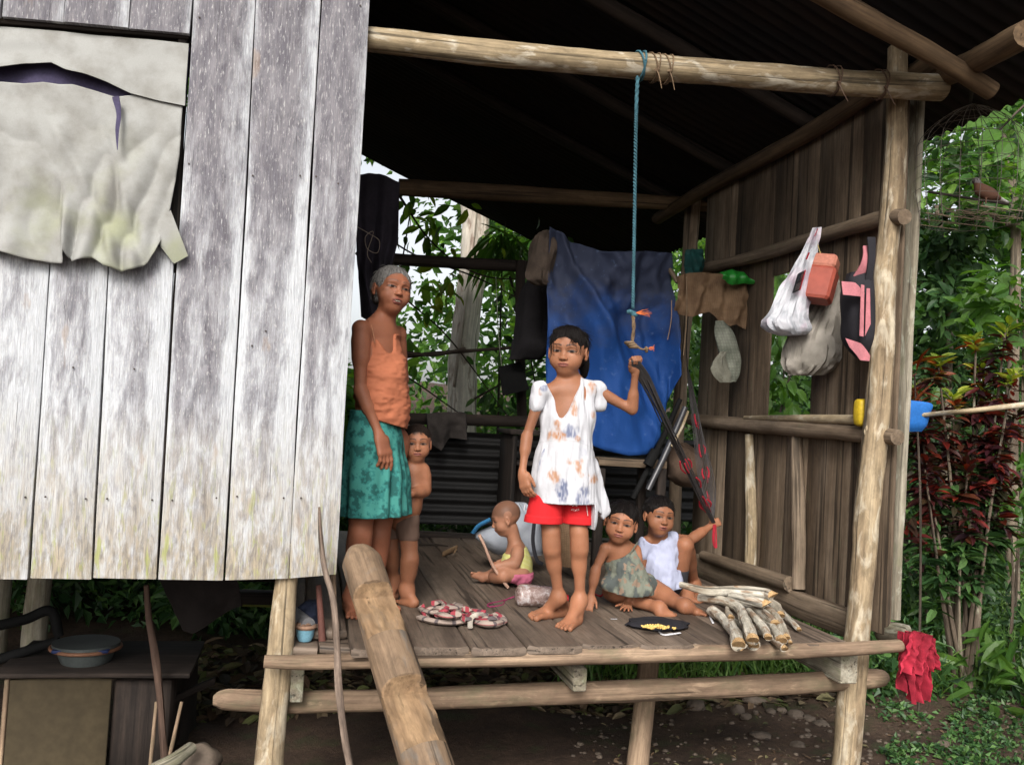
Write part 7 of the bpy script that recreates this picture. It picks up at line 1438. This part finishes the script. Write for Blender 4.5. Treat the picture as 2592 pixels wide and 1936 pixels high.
zt_ = q0[2]+.034; cbz = P(218, 1660, y=yq0+.1); bs = loft([(1624, 132, 304, .26), (1636, 134, 302, .26), (1640, 142, 294, .25), (1665, 152, 284, .22), (1688, 166, 268, .18)], yq0+.14, n=20); rm = MB(); wrap(rm, [*(P(218, 1634, y=yq0+.14)[:2]), P(218, 1634, y=yq0+.14)[2]], (0, 0, 1), 0.01, .004)
rm = MB(); cr = P(218, 1636, y=yq0+.14); w2 = (P(306, 1636, y=yq0+.14)-P(130, 1636, y=yq0+.14))[0]/2; tube(rm, [cr+[w2*math.cos(a), .13*math.sin(a), 0] for a in np.linspace(0, 6.283, 40)], [.008]*40, seg=8, raw=True); inn = MB(); boxm(inn, cr-[w2*.8, .11, .0], cr+[w2*.8, .11, .012], .004)
top('plastic_basin', 'grey plastic basin with brown rim standing on the old cupboard', 'basin', [('bowl', bs, plain('grey_blue_plastic', (.06, .068, .066), .5, .3)), ('rim', rm, plain('dull_orange_rim', (.17, .08, .045), .6)), ('blue_contents', inn, plain('dark_blue_plastic', (.012, .025, .09), .5))])
one('black_chair_frame', 'broken black frame leaning beside the basin at the left edge', 'frame', tube(tube(MB(), [P(-40, 1590, y=4.1), P(60, 1568, y=4.1), P(128, 1546, y=4.1), P(150, 1610, y=4.1)], [.022, .022, .022, .02], seg=8, n=40), [P(-40, 1680, y=4.1), P(40, 1655, y=4.1), P(150, 1620, y=4.1)], [.022, .022, .02], seg=8, n=20), DKP)
one('dark_bundle', 'large dark sack shape right of the old cupboard', 'sack', loft([(1648, 400, 440, .1), (1660, 350, 480, .3), (1690, 330, 494, .4), (1800, 320, 492, .45), (1960, 320, 490, .45), (2100, 320, 490, .45)], 4.5, wr=.03, seed=4, n=26), plain('dark_brown_sacking', (.022, .017, .015), .95, .3)); 
one('hanging_sheet', 'dark pointed sheet of cloth hanging from the floor of the closed room', 'cloth', patch([(400, 1462), (520, 1466), (600, 1466)], [(462, 1598), (490, 1602), (612, 1530)], 4.2, 20, 16, .006, fold(.02, 8)), plain('black_sheet', (.016, .012, .011), .95, .3))
one('leaning_stick', 'thin brown stick standing under the closed room in front of the dark bundle', 'stick', T([P(370, 1480, y=3.75), P(376, 1560, y=3.75), P(395, 1680, y=3.75), P(408, 1800, y=3.75), P(416, 1930, y=3.75), P(418, 2020, y=3.75)], [.010, .013, .015, .014, .014, .015], seg=8, n=50, bump=.15, seed=5), wood('dull_brown_stick', (.05, .03, .022), (.09, .055, .04), (.13, .085, .06), 1.))
for k, (a, b, l_) in enumerate([((396, 1775), (378, 1960), 'thin short rod left of the brown stick under the room'), ((460, 1775), (425, 1930), 'thin rod leaning right of the brown stick under the room')]): one('thin_rod', l_, 'stick', T([P(*a, y=3.8), P(*b, y=3.75)], [.007, .008], seg=8, n=10, bump=.05), M['beam'])
one('dark_plank', 'dark slanting plank resting under the closed room', 'plank', board(MB(), P(300, 1830, y=3.95), P(545, 1722, y=4.2), (0, 0, .03), (0, .04, 0), n=8, wob=.006, seed=8), M['darkwood'])
one('fallen_log', 'grey log lying on the ground at the lower left', 'log', T([P(390, 1950, y=3.55), P(440, 1925, y=3.6), P(485, 1892, y=3.7)], [.030, .030, .024], seg=14, n=24, bump=.1, seed=3), M['grey']); mb = MB(); blob(mb, P(505, 1925, y=3.8), (.085, .06, .07), seed=4, bump=.2, seg=18)
one('brown_stone', 'large brown rounded stone beside the grey log', 'stone', mb, stn if 'stn' in globals() else CB)
mb = MB(); board(mb, P(610, 1512, y=5.0), P(690, 1515, y=5.0), (0, 0, .09), (0, .03, 0), seed=2); one('yellow_box', 'small dull yellow green box behind the left post', 'box', mb, plain('dull_yellow_green', (.10, .11, .02), .7))
for k, (a, b) in enumerate([((600, 1452), (700, 1455)), ((590, 1510), (690, 1512))]): one('dark_plank', ['dark plank end high behind the left post', 'dark plank end lower behind the left post'][k], 'plank', board(MB(), P(*a, y=4.9), P(*b, y=4.9), (0, 0, .06), (0, .1, 0), seed=k), M['darkwood'])
# ---------------------------------------------------------------- camera, light, world
cd = bpy.data.cameras.new('camera'); co = bpy.data.objects.new('camera', cd); COL.objects.link(co); SC.camera = co
cd.sensor_width = 36; cd.lens = FPX/2592*36; cd.clip_end = 500; cd.clip_start = .05
co.matrix_world = Matrix.Translation((0, 0, CZ)) @ CM.to_4x4()
SUN_AZ, SUN_EL = 200, 36       # compass-like: where the light comes from, behind the camera
w = bpy.data.worlds.new('World'); SC.world = w; w.use_nodes = True; nt = w.node_tree; nt.nodes.clear()
sk = nt.nodes.new('ShaderNodeTexSky'); sk.sky_type = 'NISHITA'; sk.sun_disc = False
sk.sun_elevation = math.radians(SUN_EL); sk.sun_rotation = math.radians(SUN_AZ); sk.dust_density = 4; sk.air_density = 1.0
hs = nt.nodes.new('ShaderNodeHueSaturation'); hs.inputs['Saturation'].default_value = .22
bg = nt.nodes.new('ShaderNodeBackground'); bg.inputs[1].default_value = .105; ow = nt.nodes.new('ShaderNodeOutputWorld')
nt.links.new(sk.outputs[0], hs.inputs['Color']); nt.links.new(hs.outputs[0], bg.inputs[0]); nt.links.new(bg.outputs[0], ow.inputs[0])
sl = bpy.data.lights.new('sun', 'SUN'); sl.energy = 1.5; sl.angle = math.radians(22); sl.color = (1, .955, .89)
so = bpy.data.objects.new('sun', sl); COL.objects.link(so)
az, el = math.radians(SUN_AZ), math.radians(SUN_EL)
dv = Vector((math.sin(az)*math.cos(el), math.cos(az)*math.cos(el), math.sin(el)))
so.rotation_euler = dv.to_track_quat('Z', 'Y').to_euler()
SC.view_settings.view_transform = 'Standard'; SC.view_settings.look = 'None'; SC.view_settings.gamma = 1; SC.view_settings.exposure = 1.1
try:
    SC.cycles.use_denoising = True; SC.cycles.max_bounces = 6; SC.cycles.transparent_max_bounces = 8
except Exception: pass
